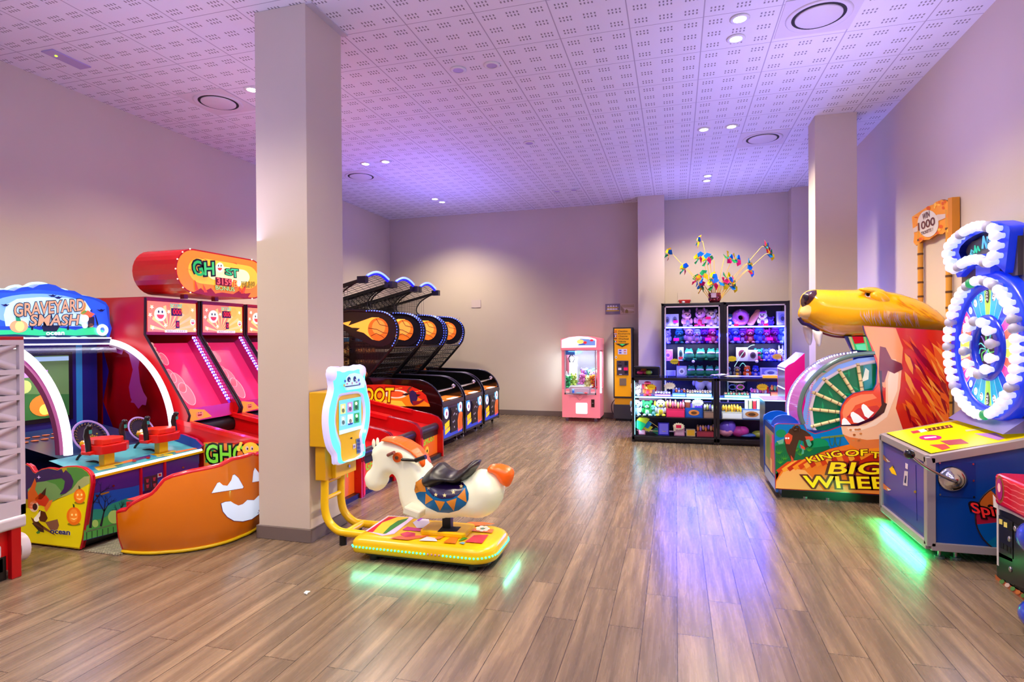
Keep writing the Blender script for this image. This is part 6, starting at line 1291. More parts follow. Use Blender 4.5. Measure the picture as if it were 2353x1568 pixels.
def tray(label, u0, u1, z_, h, c, items, group='counter trays', y=None):
    y = y or YC; xa, xb = cx_(u0), cx_(u1); m = MB(); m.box(xa, xb, y-.09, y+.09, z_, z_+h*.5, M(c, .45)); n = max(2, int((xb-xa)/.035))
    m.poly([(xa+.01, y-.0905, z_+.01), (xb-.01, y-.0905, z_+.01), (xb-.01, y-.0905, z_+h*.42), (xa+.01, y-.0905, z_+h*.42)], L(shade(c, 1.25), .15))
    t_ = tag(m.build('candy_tray', loc=((xa+xb)/2, y, z_)), label, 'tray', group)
    m = MB()
    for i in range(n):
        for j in range(3): m.ell((xa+(i+.5)*(xb-xa)/n, y-.06+.05*j, z_+h*.62+random.uniform(0, h*.22)), (.019, .022, h*.22), M(items[(i+j) % len(items)], .4), 7, 5)
    o = m.build('small_goods', None, loc=((xa+xb)/2, y, z_+h*.5)); o['kind'] = 'stuff'; tag(o, 'assorted small goods heaped in the '+label.split(' tray')[0]+' tray', 'sweets')
tray('purple tray of rings on the upper left counter shelf', 1505, 1541, A1, .08, (110, 50, 160), [(240, 240, 245), (230, 226, 226)])
tray('blue tray of small figures, upper shelf of left counter', 1545, 1575, A1, .13, (60, 90, 190), [(60, 90, 200), (226, 110, 60), (230, 230, 240)])
tray('pale blue long tray with gold foil sweets, upper left counter', 1577, 1635, A1, .11, (130, 190, 220), [(214, 180, 140), (236, 220, 200)])
tray('red fronted tray of pink drink sweets, middle shelf of left counter', 1531, 1573, A2, .25, (226, 40, 80), [(236, 130, 140), (240, 190, 110), (230, 100, 130)])
tray('brown basket of mixed toys, middle shelf beside the divide', 1616, 1646, A2, .2, (130, 100, 80), [(226, 210, 190), (200, 190, 90), (130, 110, 200)])
tray('dark red tray of orange sweets, lowest shelf of left counter', 1600, 1642, A3, .17, (130, 40, 50), [(226, 130, 60), (150, 110, 210), (220, 170, 120)])
tray('teal tray of orange sweets, upper shelf of right counter', 1664, 1720, A1, .09, (90, 170, 170), [(236, 140, 110), (130, 210, 140)])
tray('pale blue tray of magenta sweets, upper shelf of right counter', 1724, 1767, A1, .15, (170, 190, 236), [(190, 50, 160), (226, 130, 160), (210, 190, 240)])
tray('red and green box of mixed sweets at the right of the upper shelf', 1769, 1790, A1, .2, (200, 90, 70), [(226, 110, 60), (90, 150, 130), (230, 190, 120)])
tray('white fronted tray of yellow snack bags in the right counter', 1658, 1704, A2, .2, (226, 220, 190), [(236, 180, 30), (214, 150, 40), (250, 200, 60)])
for u, n_, a, b, e, s in ((1462, 'white and cyan', (226, 236, 250), (180, 226, 240), 'flop', .26), (1487, 'green leaf headed', (60, 190, 90), (220, 240, 235), 'round', .24), (1501, 'mint', (110, 210, 170), (150, 226, 230), 'none', .18), (1518, 'white rabbit with yellow feet', (226, 226, 236), (240, 214, 60), 'flop', .27)):
    plush('plush_toy', '%s plush on the middle shelf of the left counter' % n_, 'soft toy', (cx_(u), YC-.01, A2), s, a, b, e, None, 'counter soft toys')
carton('toy_box', 'blue carton with cream logo and orange print, middle counter shelf', 'toy box', (cx_(1594), YC, A2), .25, .145, .14, (30, 80, 160), (36, 90, 170), 'cartons in the counters', None, 0, (236, 140, 60))
m = MB(); p = Vector((cx_(1580), YC-.02, A2+.146)); m.cyl(p, p+Vector((0, 0, .085)), .04, M((130, 60, 40), .3), 14); m.cyl(p+Vector((0, 0, .085)), p+Vector((0, 0, .11)), .044, M((236, 236, 240), .4), 14); tag(m.build('sweet_jar'), 'small brown jar with white lid on top of the blue carton', 'jar')
carton('toy_box', 'violet box lying on the blue carton behind the starburst tag', 'toy box', (cx_(1600), YC+.02, A2+.147), .17, .06, .12, (90, 60, 200), (110, 70, 220), 'cartons in the counters')
m = MB(); 
for k, (c, u, v, w2) in enumerate((((20, 170, 100), 1468, 978, 16), ((190, 200, 40), 1478, 966, 14), ((20, 120, 180), 1484, 975, 14), ((200, 200, 40), 1487, 984, 12), ((30, 110, 80), 1510, 992, 12), ((210, 200, 50), 1521, 998, 10))):
    p = PY(u, v, CF+.08+.012*k); w3 = w2*.0071; m.prism([(p.x-w3, p.y, p.z), (p.x-w3*.2, p.y, p.z+w3*.7), (p.x+w3, p.y, p.z+w3*.2), (p.x+w3*.3, p.y, p.z-w3*.7)], (0, .01, 0), L(c, .15))
for a, b in (((1483, 962), (1522, 989)), ((1480, 990), (1530, 992)), ((1485, 1000), (1525, 1002))): m.cyl(PY(*a, CF+.1), PY(*b, CF+.1), .004, M((220, 190, 90), .5), 6)
tag(m.build('toy_pinwheels', loc=(cx_(1495), CF+.1, A3)), 'pile of green, yellow and blue toy pinwheels on sticks lying in the left counter', 'toy')
for u, n_, w_, h, c1_, c2_ in ((1456.5+18, 'pink and blue small', .10, .07, (226, 110, 150), (236, 190, 210)), (1524, 'glossy violet', .16, .19, (50, 40, 190), (130, 120, 240)), (1560, 'pink pattern', .15, .13, (226, 150, 180), (230, 180, 190)), (1586, 'yellow and white', .13, .10, (226, 200, 160), (236, 180, 40)), (1645, 'pink striped', .09, .13, (230, 150, 160), (240, 190, 180))):
    carton('toy_box', '%s pack on the lowest shelf of the left counter' % n_, 'toy box', (cx_(u), YC-.02, A3), w_, h, .08, c1_, c2_, 'packs on the lowest shelf', turn=.1)
def pouch(label, u, w_, h, c, z_, group='soft packs'):
    m = MB(); p = Vector((cx_(u), YC, z_)); A = M(c, .35, bump=.4, scale=40); m.ell(p+Vector((0, 0, h*.5)), (w_/2, .09, h*.5), A, 14, 8); m.ell(p+Vector((w_*.2, -.02, h*.6)), (w_*.3, .07, h*.4), M(shade(c, 1.15), .35), 12, 7)
    tag(m.build('soft_pack', loc=p), label, 'soft pack', group)
pouch('violet soft pack stacked high on the lowest shelf, right counter', 1671, .24, .25, (120, 90, 210), A3); pouch('pink soft pack in front of the violet one, right counter', 1668, .22, .15, (226, 150, 170), A3)
pouch('magenta soft pack lying in the right counter', 1699, .26, .17, (196, 60, 150), A3); pouch('blue soft pack, flat on the lowest right shelf', 1716, .30, .07, (60, 90, 160), A3); pouch('green and orange soft pack by the big wheel game', 1743, .20, .11, (150, 160, 60), A3)
carton('toy_box', 'blue and white carton with snack print, middle shelf of right counter', 'toy box', (cx_(1726), YC, A2), .30, .145, .14, (70, 110, 170), (210, 206, 200), 'cartons in the counters', None, 0, (190, 120, 60))
m = MB(); x = cx_(1730); 
for i, c in enumerate(((226, 232, 245), (180, 190, 120), (210, 40, 50), (226, 232, 245))): q_ = x-.09+.055*i; m.cyl((q_, YC, A2+.147), (q_, YC, A2+.265), .024, M(c, .35), 12); m.cyl((q_, YC, A2+.265), (q_, YC, A2+.29), .026, M((236, 238, 245), .35), 12)
tag(m.build('bubble_tubes'), 'pack of four white capped tubes on top of the blue and white carton', 'toy')
m = MB(); x = cx_(1692); m.tube([(x+.05*math.cos(a)-.055, YC-.03, A1+.16+.035*math.sin(a)) for a in [2*PI*k/16 for k in range(16)]], .008, M((40, 50, 130), .3), 6, closed=True); m.tube([(x+.05*math.cos(a)+.055, YC-.03, A1+.16+.035*math.sin(a)) for a in [2*PI*k/16 for k in range(16)]], .008, M((196, 80, 170), .3), 6, closed=True); m.box(x-.15, x+.15, YC, YC+.01, A1+.08, A1+.26, glass((200, 230, 225), .2, 'bag')); m.ell((x, YC-.01, A1+.25), (.14, .02, .03), M((230, 190, 170), .4), 12, 6); m.cyl((x, YC-.01, A1+.06), (x, YC-.01, A1+.2), .01, STEEL, 6)
tag(m.build('toy_handcuff_set', loc=(x, YC, A1+.06)), 'hanging toy pack with blue and purple rings in the right counter', 'toy')
# on the counter top
m = MB(); 
for k in range(9): a = random.uniform(-.6, .3); p = Vector((cx_(1655)+random.uniform(-.1, .12), 9.15+random.uniform(-.05, .08), .997)); d = Vector((math.cos(a), math.sin(a)*.5, .05+.06*(k % 3)))*.16; m.cyl(p-d*.5+Vector((0, 0, .03)), p+d*.5+Vector((0, 0, .03)), .006, M(random.choice([(210, 215, 255), (150, 130, 240), (240, 240, 255)]), .2), 6)
m.ell((cx_(1685), 9.15, 1.005), (.13, .08, .012), M((226, 206, 120), .4), 14, 5); tag(m.build('party_favours'), 'loose heap of shiny lilac and yellow party favours on the counter top', 'toy')
tag(MB().ell((cx_(1728), 9.2, 1.003), (.28, .12, .010), M((120, 110, 235), .25), 20, 6).build('plastic_bag'), 'flat shiny lilac plastic bag lying on the counter top', 'bag')
tag(MB().box(cx_(1752), cx_(1790), 9.05, 9.2, .993, 1.03, L((240, 180, 60), .2)).build('flyer_stack'), 'small yellow stack of flyers at the right of the counter top', 'paper')
a, b = plY(11.49)(1557, 673), plY(11.49)(1588, 692); tag(MB().box(a.x, b.x, 11.49, 11.499, b.z, a.z, M((206, 192, 180), .6)).build('wall_plate', bevel=.003), 'blank beige cover plate on the wall behind the small red box', 'wall plate')
# things on top of the tall cabinets
tz = 2.187; p = PY(1573, 695, 10.5)
tag(MB().box(p.x-.09, p.x+.09, 10.45, 10.6, tz, tz+.055, M((206, 24, 24), .4)).box(p.x-.1, p.x+.1, 10.44, 10.61, tz+.045, tz+.06, M((220, 40, 30), .4)).ell((p.x-.02, 10.445, tz+.02), (.03, .006, .02), WHITE, 10, 6).build('red_box'), 'small red box with a white print on top of the left cabinet', 'box')
bk = PY(1642, 690, 10.55); bx_ = bk.x
t = thing('bucket', 'dark red patterned bucket holding the pinwheels on top of the cabinets', 'bucket', (bx_, 10.55, tz))
m = MB(); m.lathe((bx_, 10.55, tz), [(0, .001), (.085, .001), (.10, .17), (.092, .17), (.08, .01)], M((110, 26, 46), .5, bump=.4, scale=30), 20)
for k in range(26): a = random.uniform(-PI, 0); z_ = random.uniform(.02, .15); r_ = .087+.09*z_; m.ell((bx_+r_*math.cos(a), 10.55+r_*math.sin(a), tz+z_), (.013, .013, .009), M(random.choice([(200, 30, 60), (226, 120, 140), (60, 20, 30), (130, 60, 150)]), .4), 6, 4)
m.build('pot', t); MB().box(bx_-.065, bx_+.02, 10.445, 10.45, tz+.085, tz+.165, M((225, 200, 214), .5)).build('label', t, bevel=.002)
PC = {'r': M((228, 8, 84), .45, spec=.3), 'b': M((0, 116, 222), .45, spec=.3), 'y': M((255, 226, 0), .45, spec=.3), 'g': M((16, 150, 66), .45, spec=.3)}
STK = M((240, 196, 60), .4)
def pinwheel(label, u, v, tilt, size=.125, dy=0.0, bend=True, y0=10.55):
    y = y0+dy; hp = PY(u, v, y); b = Vector((bx_+(hp.x-bx_)*.08, 10.55+dy*.2, tz+.12))
    t = thing('pinwheel', label, 'pinwheel', (b.x, b.y, tz+.02), 'pinwheels in the bucket')
    side = -1 if hp.x < bx_ else 1; kn = hp+Vector((.05*(-side), .03, .012))
    m = MB(); m.tube([b-Vector((0, 0, .09)), b.lerp(kn, .5), kn], .0055, STK, 6); m.tube([kn, hp], .004, STK, 5); m.build('stick', t)
    tilt *= .6; n = Vector((math.cos(tilt)*side, -math.sin(tilt), .25)).normalized(); u_, v_ = basis(n)
    for i, c in enumerate('rbyg'):
        a = i*PI/2+tilt*2+u*.37; e = lambda ang, r, h=0: hp+(u_*math.cos(ang)+v_*math.sin(ang))*r*size+n*h*size
        mm = MB(); mm.add([e(a, 0, .0), e(a-.1, 1.0, .05), e(a+.6, .95, .25), e(a+1.15, .6, .4), e(a+.6, .1, .35)], [(0, 1, 2), (0, 2, 3), (0, 3, 4)], PC[c]); mm.add([e(a, 0, -.03), e(a-.1, 1.0, .02), e(a+.6, .95, .22), e(a+1.15, .6, .37), e(a+.6, .1, .32)], [(2, 1, 0), (3, 2, 0), (4, 3, 0)], PC['rbyg'[(i+2) % 4]]); mm.build('blade', t)
    MB().ell(hp+n*.02, .012, STK, 8, 6).build('hub', t)
for a in [('pinwheel farthest left on a long yellow stick', 1538, 585, .9), ('pinwheel below the farthest left one', 1573, 619, 1.0), ('topmost pinwheel, above the left group', 1608, 556, .3), ('pinwheel left of centre in the middle row', 1607, 594, 1.2), ('pinwheel at centre left in the middle row', 1624, 598, 1.4, .13, -.04),
          ('pinwheel at centre left, yellow blade outward', 1634, 600, .5, .11, .03), ('pinwheel right of centre with upright yellow blade', 1672, 592, 1.2), ('pinwheel right of centre with blue blade', 1690, 597, 1.3), ('pinwheel low on the right with pink blade', 1719, 608, .8), ('lowest of the far right pinwheels', 1722, 622, .7),
          ('top right pinwheel with blue and green blades', 1759, 567, .8), ('farthest right pinwheel with a crimson blade', 1768, 584, .9), ('cluster pinwheel at far left above the bucket', 1602, 645, 1.0), ('cluster pinwheel upper left, yellow and red', 1616, 637, 1.4, .13, -.05),
          ('cluster pinwheel with flat blue blade in the middle', 1640, 641, .9, .13, -.07), ('cluster pinwheel directly over the bucket', 1640, 655, 1.5, .13, -.1), ('cluster pinwheel upper right with tall yellow blade', 1670, 640, 1.3, .13, -.05), ('cluster pinwheel right with blue tip', 1680, 645, .7, .12, .02),
          ('cluster pinwheel lowest right', 1683, 658, .9), ('cluster pinwheel lowest left', 1613, 662, .8), ('cluster pinwheel right of the label', 1663, 652, 1.5, .12, -.08)]: pinwheel(*a)
# ================================================================ big wheel game with the beast head
YN, YFB, XFB = 6.15, 6.90, .945
t = thing('wheel_arcade_machine', 'Big Wheel ticket game topped by a huge yellow beast head with fangs', 'arcade machine', (1.67, 6.52, 0))
zl = zz(1740, 640, 3.015); g = plY(YN)
out = zl((125, 1460), (121, 1200), (117, 1040), (122, 1015), (145, 1005), (325, 1010), (345, 1050), (400, 1075), (500, 1050), (578, 1022), (574, 930), (588, 880), (620, 830), (670, 795), (740, 780), (803, 776), (826, 730), (832, 620), (822, 560), (800, 490), (770, 420), (748, 380), (735, 328), (1000, 343), (1325, 363), (1340, 700), (1345, 1540), (845, 1500))
m = MB(); m.prism([g(u, v) for u, v in out], (0, .03, 0), M((196, 34, 26), .14, coat=.6), M((20, 60, 170), .3)); m.build('near_side_panel', t)
m = MB(); m.prism([Vector((g(u, v).x, YFB-.03, g(u, v).z)) for u, v in out], (0, .03, 0), M((30, 70, 170), .3)); m.build('far_side_panel', t)
A = MB(); gl = .14
def S(c, pts, o=.002, em=.16): A.px(g, zl(*pts), L(c, em, gl), o)
def SC_(c, ctr, rx, ry, o, em=.16, n=20): A.px(g, circ(zl(ctr)[0], rx/3.015, ry/3.015, n), L(c, em, gl), o)
S((206, 40, 24), ((738, 332), (1325, 366), (1340, 700), (1344, 1200), (840, 1200), (700, 1180), (860, 860), (830, 600)), .001)
S((236, 150, 96), ((738, 332), (960, 346), (1010, 480), (1000, 640), (940, 720), (880, 760), (840, 720), (832, 560), (800, 480), (765, 410)), .002)
S((246, 186, 146), ((900, 560), (960, 560), (1000, 640), (990, 760), (960, 900), (1010, 1050), (1000, 1120), (860, 1180), (720, 1195), (640, 1140), (592, 1080), (580, 1022), (700, 1020), (830, 960), (890, 880), (890, 700)), .003)
S((250, 214, 186), ((930, 600), (980, 660), (970, 780), (930, 880), (900, 960), (820, 1020), (700, 1060), (640, 1060), (620, 1035), (750, 1020), (850, 960), (905, 860), (905, 700)), .004)
S((226, 120, 60), ((592, 1080), (640, 1100), (760, 1120), (900, 1110), (1010, 1060), (1040, 1100), (940, 1200), (720, 1200), (640, 1150)), .0045)
S((120, 20, 40), ((850, 470), (890, 480), (930, 560), (1000, 590), (1010, 630), (950, 660), (905, 640), (880, 720), (860, 720), (842, 640)), .0045, .1)
S((60, 10, 40), ((842, 640), (862, 640), (868, 800), (880, 860), (900, 870), (880, 930), (800, 985), (700, 1022), (580, 1024), (580, 1012), (690, 1008), (800, 960), (862, 880)), .0055, .05)
S((226, 70, 46), ((582, 1012), (578, 930), (592, 882), (624, 836), (672, 800), (740, 786), (806, 782), (845, 730), (862, 800), (868, 860), (835, 930), (760, 980), (680, 1010)), .005)
S((244, 130, 90), ((590, 930), (604, 880), (650, 830), (720, 805), (800, 800), (830, 830), (760, 850), (680, 880), (640, 940), (600, 990)), .006)
S((200, 30, 50), ((620, 960), (700, 900), (830, 880), (850, 900), (800, 960), (700, 990)), .0065)
for pts in (((585, 1016), (588, 980), (600, 966), (618, 975), (650, 1014)), ((646, 950), (650, 930), (664, 924), (700, 945), (746, 984), (700, 1002), (668, 1000)), ((722, 900), (724, 878), (736, 870), (756, 882), (784, 915), (810, 930), (770, 970), (745, 955))): S((240, 238, 240), pts, .0085, .3)
for k in range(12): a = random.uniform(0, 6.28); SC_((214, 130, 70), (690+90*math.cos(a)*random.random(), 1085+40*math.sin(a)), 10, 7, .006)
# mane strokes
rs = random.Random(3)
for k in range(64):
    x0_ = rs.uniform(1000, 1290); y0_ = rs.uniform(380, 1000); ln = rs.uniform(130, 300); w_ = rs.uniform(7, 20); an = math.radians(rs.uniform(48, 66)); bd = rs.uniform(-30, 30)
    dx, dy = math.cos(an), math.sin(an); pts = []
    for s, ww in ((0, 0), (.3, 1), (.7, .8), (1, 0)): pts.append((x0_+dx*ln*s-dy*ww*w_+bd*s*s, y0_+dy*ln*s+dx*ww*w_))
    for s, ww in ((.7, .8), (.3, 1)): pts.append((x0_+dx*ln*s+dy*ww*w_+bd*s*s, y0_+dy*ln*s-dx*ww*w_))
    pts = [(min(1330, p[0]), min(1150, p[1])) for p in pts]
    S(rs.choice([(236, 110, 30), (214, 70, 20), (160, 8, 30), (140, 8, 24), (240, 150, 60), (190, 20, 40), (226, 90, 30)]), pts, .0035+.00007*k)
# jungle corner
S((0, 118, 190), ((127, 1360), (122, 1200), (120, 1040), (126, 1018), (148, 1010), (322, 1014), (342, 1054), (400, 1080), (500, 1056), (582, 1028), (592, 1080), (640, 1150), (500, 1180), (330, 1250), (180, 1310)), .002)
for c, rx, ry in (((165, 1075), 36, 28), ((255, 1130), 52, 45), ((420, 1150), 75, 42), ((350, 1145), 40, 34), ((165, 1155), 42, 32), ((250, 1180), 46, 40)): SC_((14, 140, 84), c, rx, ry, .003+.0001*(c[0] % 7))
S((12, 104, 60), ((127, 1360), (124, 1160), (200, 1150), (300, 1180), (420, 1170), (500, 1160), (505, 1180), (330, 1250), (180, 1312)), .0038)
for c in ((150, 1220), (190, 1260), (270, 1200), (300, 1230), (360, 1200), (160, 1285)): 
    for k in range(6): a = PI*(k+.5)/6; p = zl(c)[0]; A.px(g, [(p[0]-1, p[1]), (p[0]+1, p[1]), (p[0]+13*math.cos(a), p[1]-8-6*math.sin(a))], L((70, 160, 40), .15, gl), .0048)
BR = (74, 46, 30)
S(BR, ((210, 1075), (225, 1045), (260, 1030), (300, 1040), (340, 1060), (370, 1085), (380, 1120), (350, 1170), (330, 1180), (320, 1130), (290, 1120), (270, 1180), (255, 1260), (235, 1262), (205, 1200), (185, 1120)), .0055, .1)
A.tube([g(*q, .008) for q in catmull2(zl((290, 1060), (292, 1030), (270, 1020), (250, 1035), (258, 1052), (272, 1050)), 4)], .010, L(BR, .1, gl), 6)
S((214, 76, 46), ((190, 1090), (215, 1070), (245, 1090), (240, 1120), (225, 1150), (200, 1148), (192, 1120)), .0065); S((214, 76, 46), ((330, 1095), (380, 1095), (392, 1120), (360, 1130), (340, 1120)), .0065); S((214, 76, 46), ((296, 1150), (330, 1170), (332, 1190), (305, 1180)), .0065); S((214, 76, 46), ((232, 1225), (250, 1250), (252, 1272), (236, 1270)), .0065)
for x_ in (-8, 8): SC_((245, 240, 240), (208+x_, 1108), 7, 6, .0078, .3, 10)
S((80, 170, 140), ((335, 1120), (360, 1115), (378, 1150), (365, 1168), (350, 1160)), .007); S((80, 170, 140), ((305, 1178), (325, 1185), (322, 1215), (305, 1220), (312, 1195)), .007); S((110, 180, 150), ((135, 1130), (185, 1110), (180, 1145), (150, 1150)), .007)
S((110, 130, 50), ((440, 1100), (600, 1082), (604, 1096), (445, 1112)), .006)
for x_ in (520, 560): A.tube([g(*q, .006) for q in catmull2(zl((x_-20, 1100), (x_-12, 1150), (x_+6, 1160), (x_+18, 1098)), 4)], .004, L((60, 110, 60), .1, gl), 5)
# orange foot with lettering
S((240, 120, 30), ((127, 1455), (130, 1400), (180, 1312), (330, 1255), (500, 1185), (640, 1150), (720, 1195), (850, 1190), (1000, 1130), (1344, 1130), (1344, 1535), (845, 1496)), .0042)
S((248, 166, 96), ((128, 1455), (132, 1410), (180, 1340), (260, 1320), (330, 1330), (400, 1400), (460, 1470)), .0055); S((244, 140, 60), ((440, 1470), (620, 1440), (845, 1470), (845, 1494)), .0052)
for k in range(16):
    x_ = 210+k*38; pts = zl((x_-80, 1330-k*8), (x_, 1270-k*6), (x_+110, 1262-k*6), (x_+30, 1285-k*5), (x_-60, 1350-k*6)); A.px(g, pts, L([(214, 60, 20), (250, 160, 50), (196, 40, 16), (246, 140, 30)][k % 4], .16, gl), .0058+.0001*k)
S((190, 40, 16), ((500, 1200), (700, 1190), (850, 1240), (850, 1420), (700, 1350), (560, 1300), (480, 1290)), .0054)
TY, TR_ = L((246, 210, 20), .3, .2), M((110, 14, 16), .3)
A.tpx(g, 'KING', zl((362, 1278))[0], zl((590, 1228))[0], zl((334, 1240))[0], TY, TR_, .08, .009)
A.tpx(g, 'OF', zl((612, 1232))[0], zl((762, 1226))[0], zl((610, 1190))[0], TY, TR_, .08, .009)
A.tpx(g, 'THE', zl((784, 1240))[0], zl((985, 1262))[0], zl((786, 1200))[0], TY, TR_, .08, .009)
A.tpx(g, 'BIG', zl((492, 1352))[0], zl((848, 1356))[0], zl((514, 1274))[0], TY, TR_, .10, .010)
A.tpx(g, 'WHEEL', zl((330, 1446))[0], zl((995, 1460))[0], zl((318, 1368))[0], TY, TR_, .10, .010)
for c in ((155, 1377), (140, 1130)): SC_((190, 170, 150), c, 5, 3, .008, .1, 8)
A.build('side_art', t)
m = MB(); m.box(XFB+.02, 2.40, YN+.03, YFB-.03, .08, .68, M((24, 50, 120), .4)); m.box(XFB+.06, 2.38, YN+.06, YFB-.06, .0, .09, BLACK); m.build('body', t)
# front face
m = MB(); m.box(XFB, XFB+.02, YN, YFB, .06, .68, M((26, 66, 150), .3)); q = XFB-.001
def FF(y0, y1, z0, z1, c, o=0): m.poly([(q-o, y, z_) for y, z_ in ((y0, z0), (y1, z0), (y1, z1), (y0, z1))], L(c, .15, .3))
FF(YN+.05, YFB-.05, .20, .62, (170, 150, 90)); FF(YN+.06, YN+.3, .22, .5, (206, 90, 60), .002); FF(YN+.3, YN+.5, .25, .58, (150, 130, 70), .002); FF(YN+.38, YN+.6, .3, .55, (110, 140, 60), .003); FF(YN+.1, YN+.22, .45, .6, (226, 60, 140), .003); FF(YN+.2, YN+.32, .2, .34, (230, 180, 90), .004); FF(YN+.03, YFB-.03, .07, .18, (150, 160, 170), .002)
m.build('front_panel', t)
m = MB(); m.box(XFB+.01, XFB+.30, YN+.03, YFB-.03, .67, .69, M((30, 110, 190), .3)); m.prism([(XFB+.12+.13*math.cos(a), YN+.22, .69+.11*math.sin(a)) for a in [PI*k/12 for k in range(13)]], (0, .02, 0), M((10, 90, 200), .25)); m.prism([(XFB+.12+.15*math.cos(a), YFB-.12, .69+.10*math.sin(a)) for a in [PI*k/12 for k in range(13)]], (0, .02, 0), M((10, 90, 200), .25))
m.box(XFB+.02, XFB+.2, YN+.05, YN+.18, .69, .70, L((236, 60, 160), .4)); m.box(XFB+.05, XFB+.16, YN+.3, YN+.5, .69, .70, L((60, 180, 170), .4)); m.build('control_deck', t)
# dome of clear plastic with lamps, wheel face with bamboo spokes
near = [plY(YN+.01)(*p) for p in catmull2(zl((318, 1010), (298, 950), (296, 880), (330, 770), (410, 665), (530, 580), (660, 535), (812, 517)), 4)]
far = [plY(YFB-.05)(*p) for p in catmull2(zl((225, 1010), (206, 950), (206, 860), (236, 765), (300, 675), (400, 590), (520, 535), (690, 508)), 4)]
m = MB(); k = NT('lilac_plastic'); k.b.inputs['Base Color'].default_value = rgb((190, 180, 250)); k.b.inputs['Roughness'].default_value = .08; k.b.inputs['Alpha'].default_value = .42; k.b.inputs['Emission Color'].default_value = rgb((150, 140, 255)); k.b.inputs['Emission Strength'].default_value = .22
m.strip(near, far, k.m); m.build('dome_cover', t)
m = MB(); m.tube(near, .022, M((110, 140, 140), .15, .4), 8); m.tube(far, .012, M((170, 170, 220), .15, .3), 8); m.build('dome_edge', t)
m = MB()
for i in range(2, len(far)-1):
    for f_ in (0, .5):
        p = far[i].lerp(far[i+1], f_).lerp(near[i], .12); m.ell(p, .010, E((240, 226, 255), 2.5), 6, 4)
m.build('dome_lamps', t)
w6 = plY(YN+.07); m = MB()
m.px(w6, zl((325, 1040), (318, 930), (345, 800), (430, 690), (560, 600), (700, 555), (840, 540), (860, 800), (640, 1040), (400, 1090)), L((120, 150, 216), .45, .2), .0)
m.px(w6, zl((385, 1040), (372, 930), (395, 830), (465, 725), (580, 640), (700, 598), (840, 590), (860, 800), (640, 1040), (430, 1070)), L((8, 110, 74), .28, .2), .002)
for k_ in range(14):
    p = zl((420+(k_*73) % 330, 640+(k_*131) % 380))[0]; a = k_*.9; m.px(w6, [(p[0], p[1]), (p[0]+12*math.cos(a), p[1]+12*math.sin(a)), (p[0]+22*math.cos(a+.15), p[1]+22*math.sin(a+.15)), (p[0]+11*math.cos(a+.4), p[1]+11*math.sin(a+.4))], L((20, 150, 96), .3, .2), .003)
for k_ in range(22):
    a = zl((330+2*k_, 1010-15*k_))[0]; m.px(w6, [(a[0]+3, a[1]-2), (a[0]+7, a[1]-2), (a[0]+7, a[1]), (a[0]+3, a[1])], L((220, 90, 130), .5), .003)
m.px(w6, zl((735, 600), (790, 590), (800, 760), (740, 770)), L((20, 130, 140), .35, .2), .0035); m.px(w6, zl((750, 620), (775, 640), (770, 700), (720, 720), (735, 680)), L((220, 220, 200), .4), .0045)
m.build('wheel_face', t)
BAM = L((222, 196, 140), .22, .35); m = MB()
SPK = [((695, 588), (728, 782)), ((562, 628), (672, 800)), ((455, 692), (620, 835)), ((383, 788), (590, 880)), ((360, 905), (572, 928)), ((372, 1028), (572, 978))]
for a, b in SPK:
    P, Q = w6(*zl(a)[0], .022), w6(*zl(b)[0], .022); m.tube([P, Q], .016, BAM, 8)
    for f_ in (.08, .35, .62, .85): m.cyl(P.lerp(Q, f_-.012), P.lerp(Q, f_+.012), .0185, M((130, 90, 60), .5), 8)
m.build('bamboo_spokes', t)
m = MB(); rim = [(820, 575), (700, 598), (572, 640), (468, 705), (395, 800), (370, 905), (385, 1030), (412, 1070)]
for a, b in zip(rim, rim[1:]): m.cyl(w6(*zl(a)[0], .016), w6(*zl(b)[0], .016), .015, L((214, 190, 200), .3, .3), 8)
m.build('wheel_rim', t)
for x in (1.22, 1.42): MB().cyl((x, YN+.08, 0), (x, YN+.08, .02), .03, STEEL, 12).cyl((x, YN+.08, .02), (x, YN+.08, .08), .012, STEEL, 8).build('levelling_foot', t)
# screen behind the dome
m = MB(); g4 = plY(YN+.30); zd = zz(1820, 650, 6.192); m.prism([g4(*p) for p in zd((755, 760), (1090, 760), (1200, 985), (850, 962))], (0, .05, 0), M((30, 50, 130), .3)); m.px(g4, zd((800, 768), (1060, 768), (1160, 972), (870, 955)), L((60, 190, 110), .6), .003)
m.px(g4, zd((850, 765), (1010, 765), (1030, 855), (890, 870)), L((210, 20, 40), .6), .005); m.px(g4, zd((800, 768), (840, 768), (900, 955), (870, 955)), L((210, 200, 130), .5), .006); m.px(g4, zd((905, 880), (1060, 870), (1080, 960), (930, 955)), L((110, 230, 170), .7), .006); m.px(g4, zd((1020, 768), (1042, 768), (1090, 970), (1065, 970)), L((190, 210, 130), .5), .007); m.build('screen', t)
# ---- the head
HYB = 6.52; outl = zd((118, 330), (112, 250), (145, 170), (215, 118), (300, 98), (420, 98), (650, 103), (880, 100), (960, 88), (1050, 66), (1150, 60), (1240, 75), (1330, 118), (1450, 140), (1700, 212), (1900, 308), (2050, 418), (2150, 530), (2230, 700), (1800, 760), (1400, 740), (1100, 765), (950, 768), (800, 768), (620, 750), (430, 695), (320, 640), (225, 585), (130, 525), (86, 470), (88, 405))
o3 = [(PY(u, v, HYB).x, PY(u, v, HYB).z) for u, v in catmull2(outl, 4, True)]
BY = M((255, 184, 0), .14, coat=.7)
def TDb(x, z_): k_ = min(1, max(0, (x-1.20)/.75)); return .15+.17*k_**.8, .17+.10*k_
hm = MB(); inflate(hm, o3, lambda x, z_: Vector((x, HYB, z_)), (0, 1, 0), TDb, BY, .03)
hv = bvh_of(hm)
e = PY(*zd((1255, 225))[0], YN+.13); hm.ell(e, (.10, .05, .055), BY, 16, 10, Matrix.Rotation(.6, 3, 'Y'))
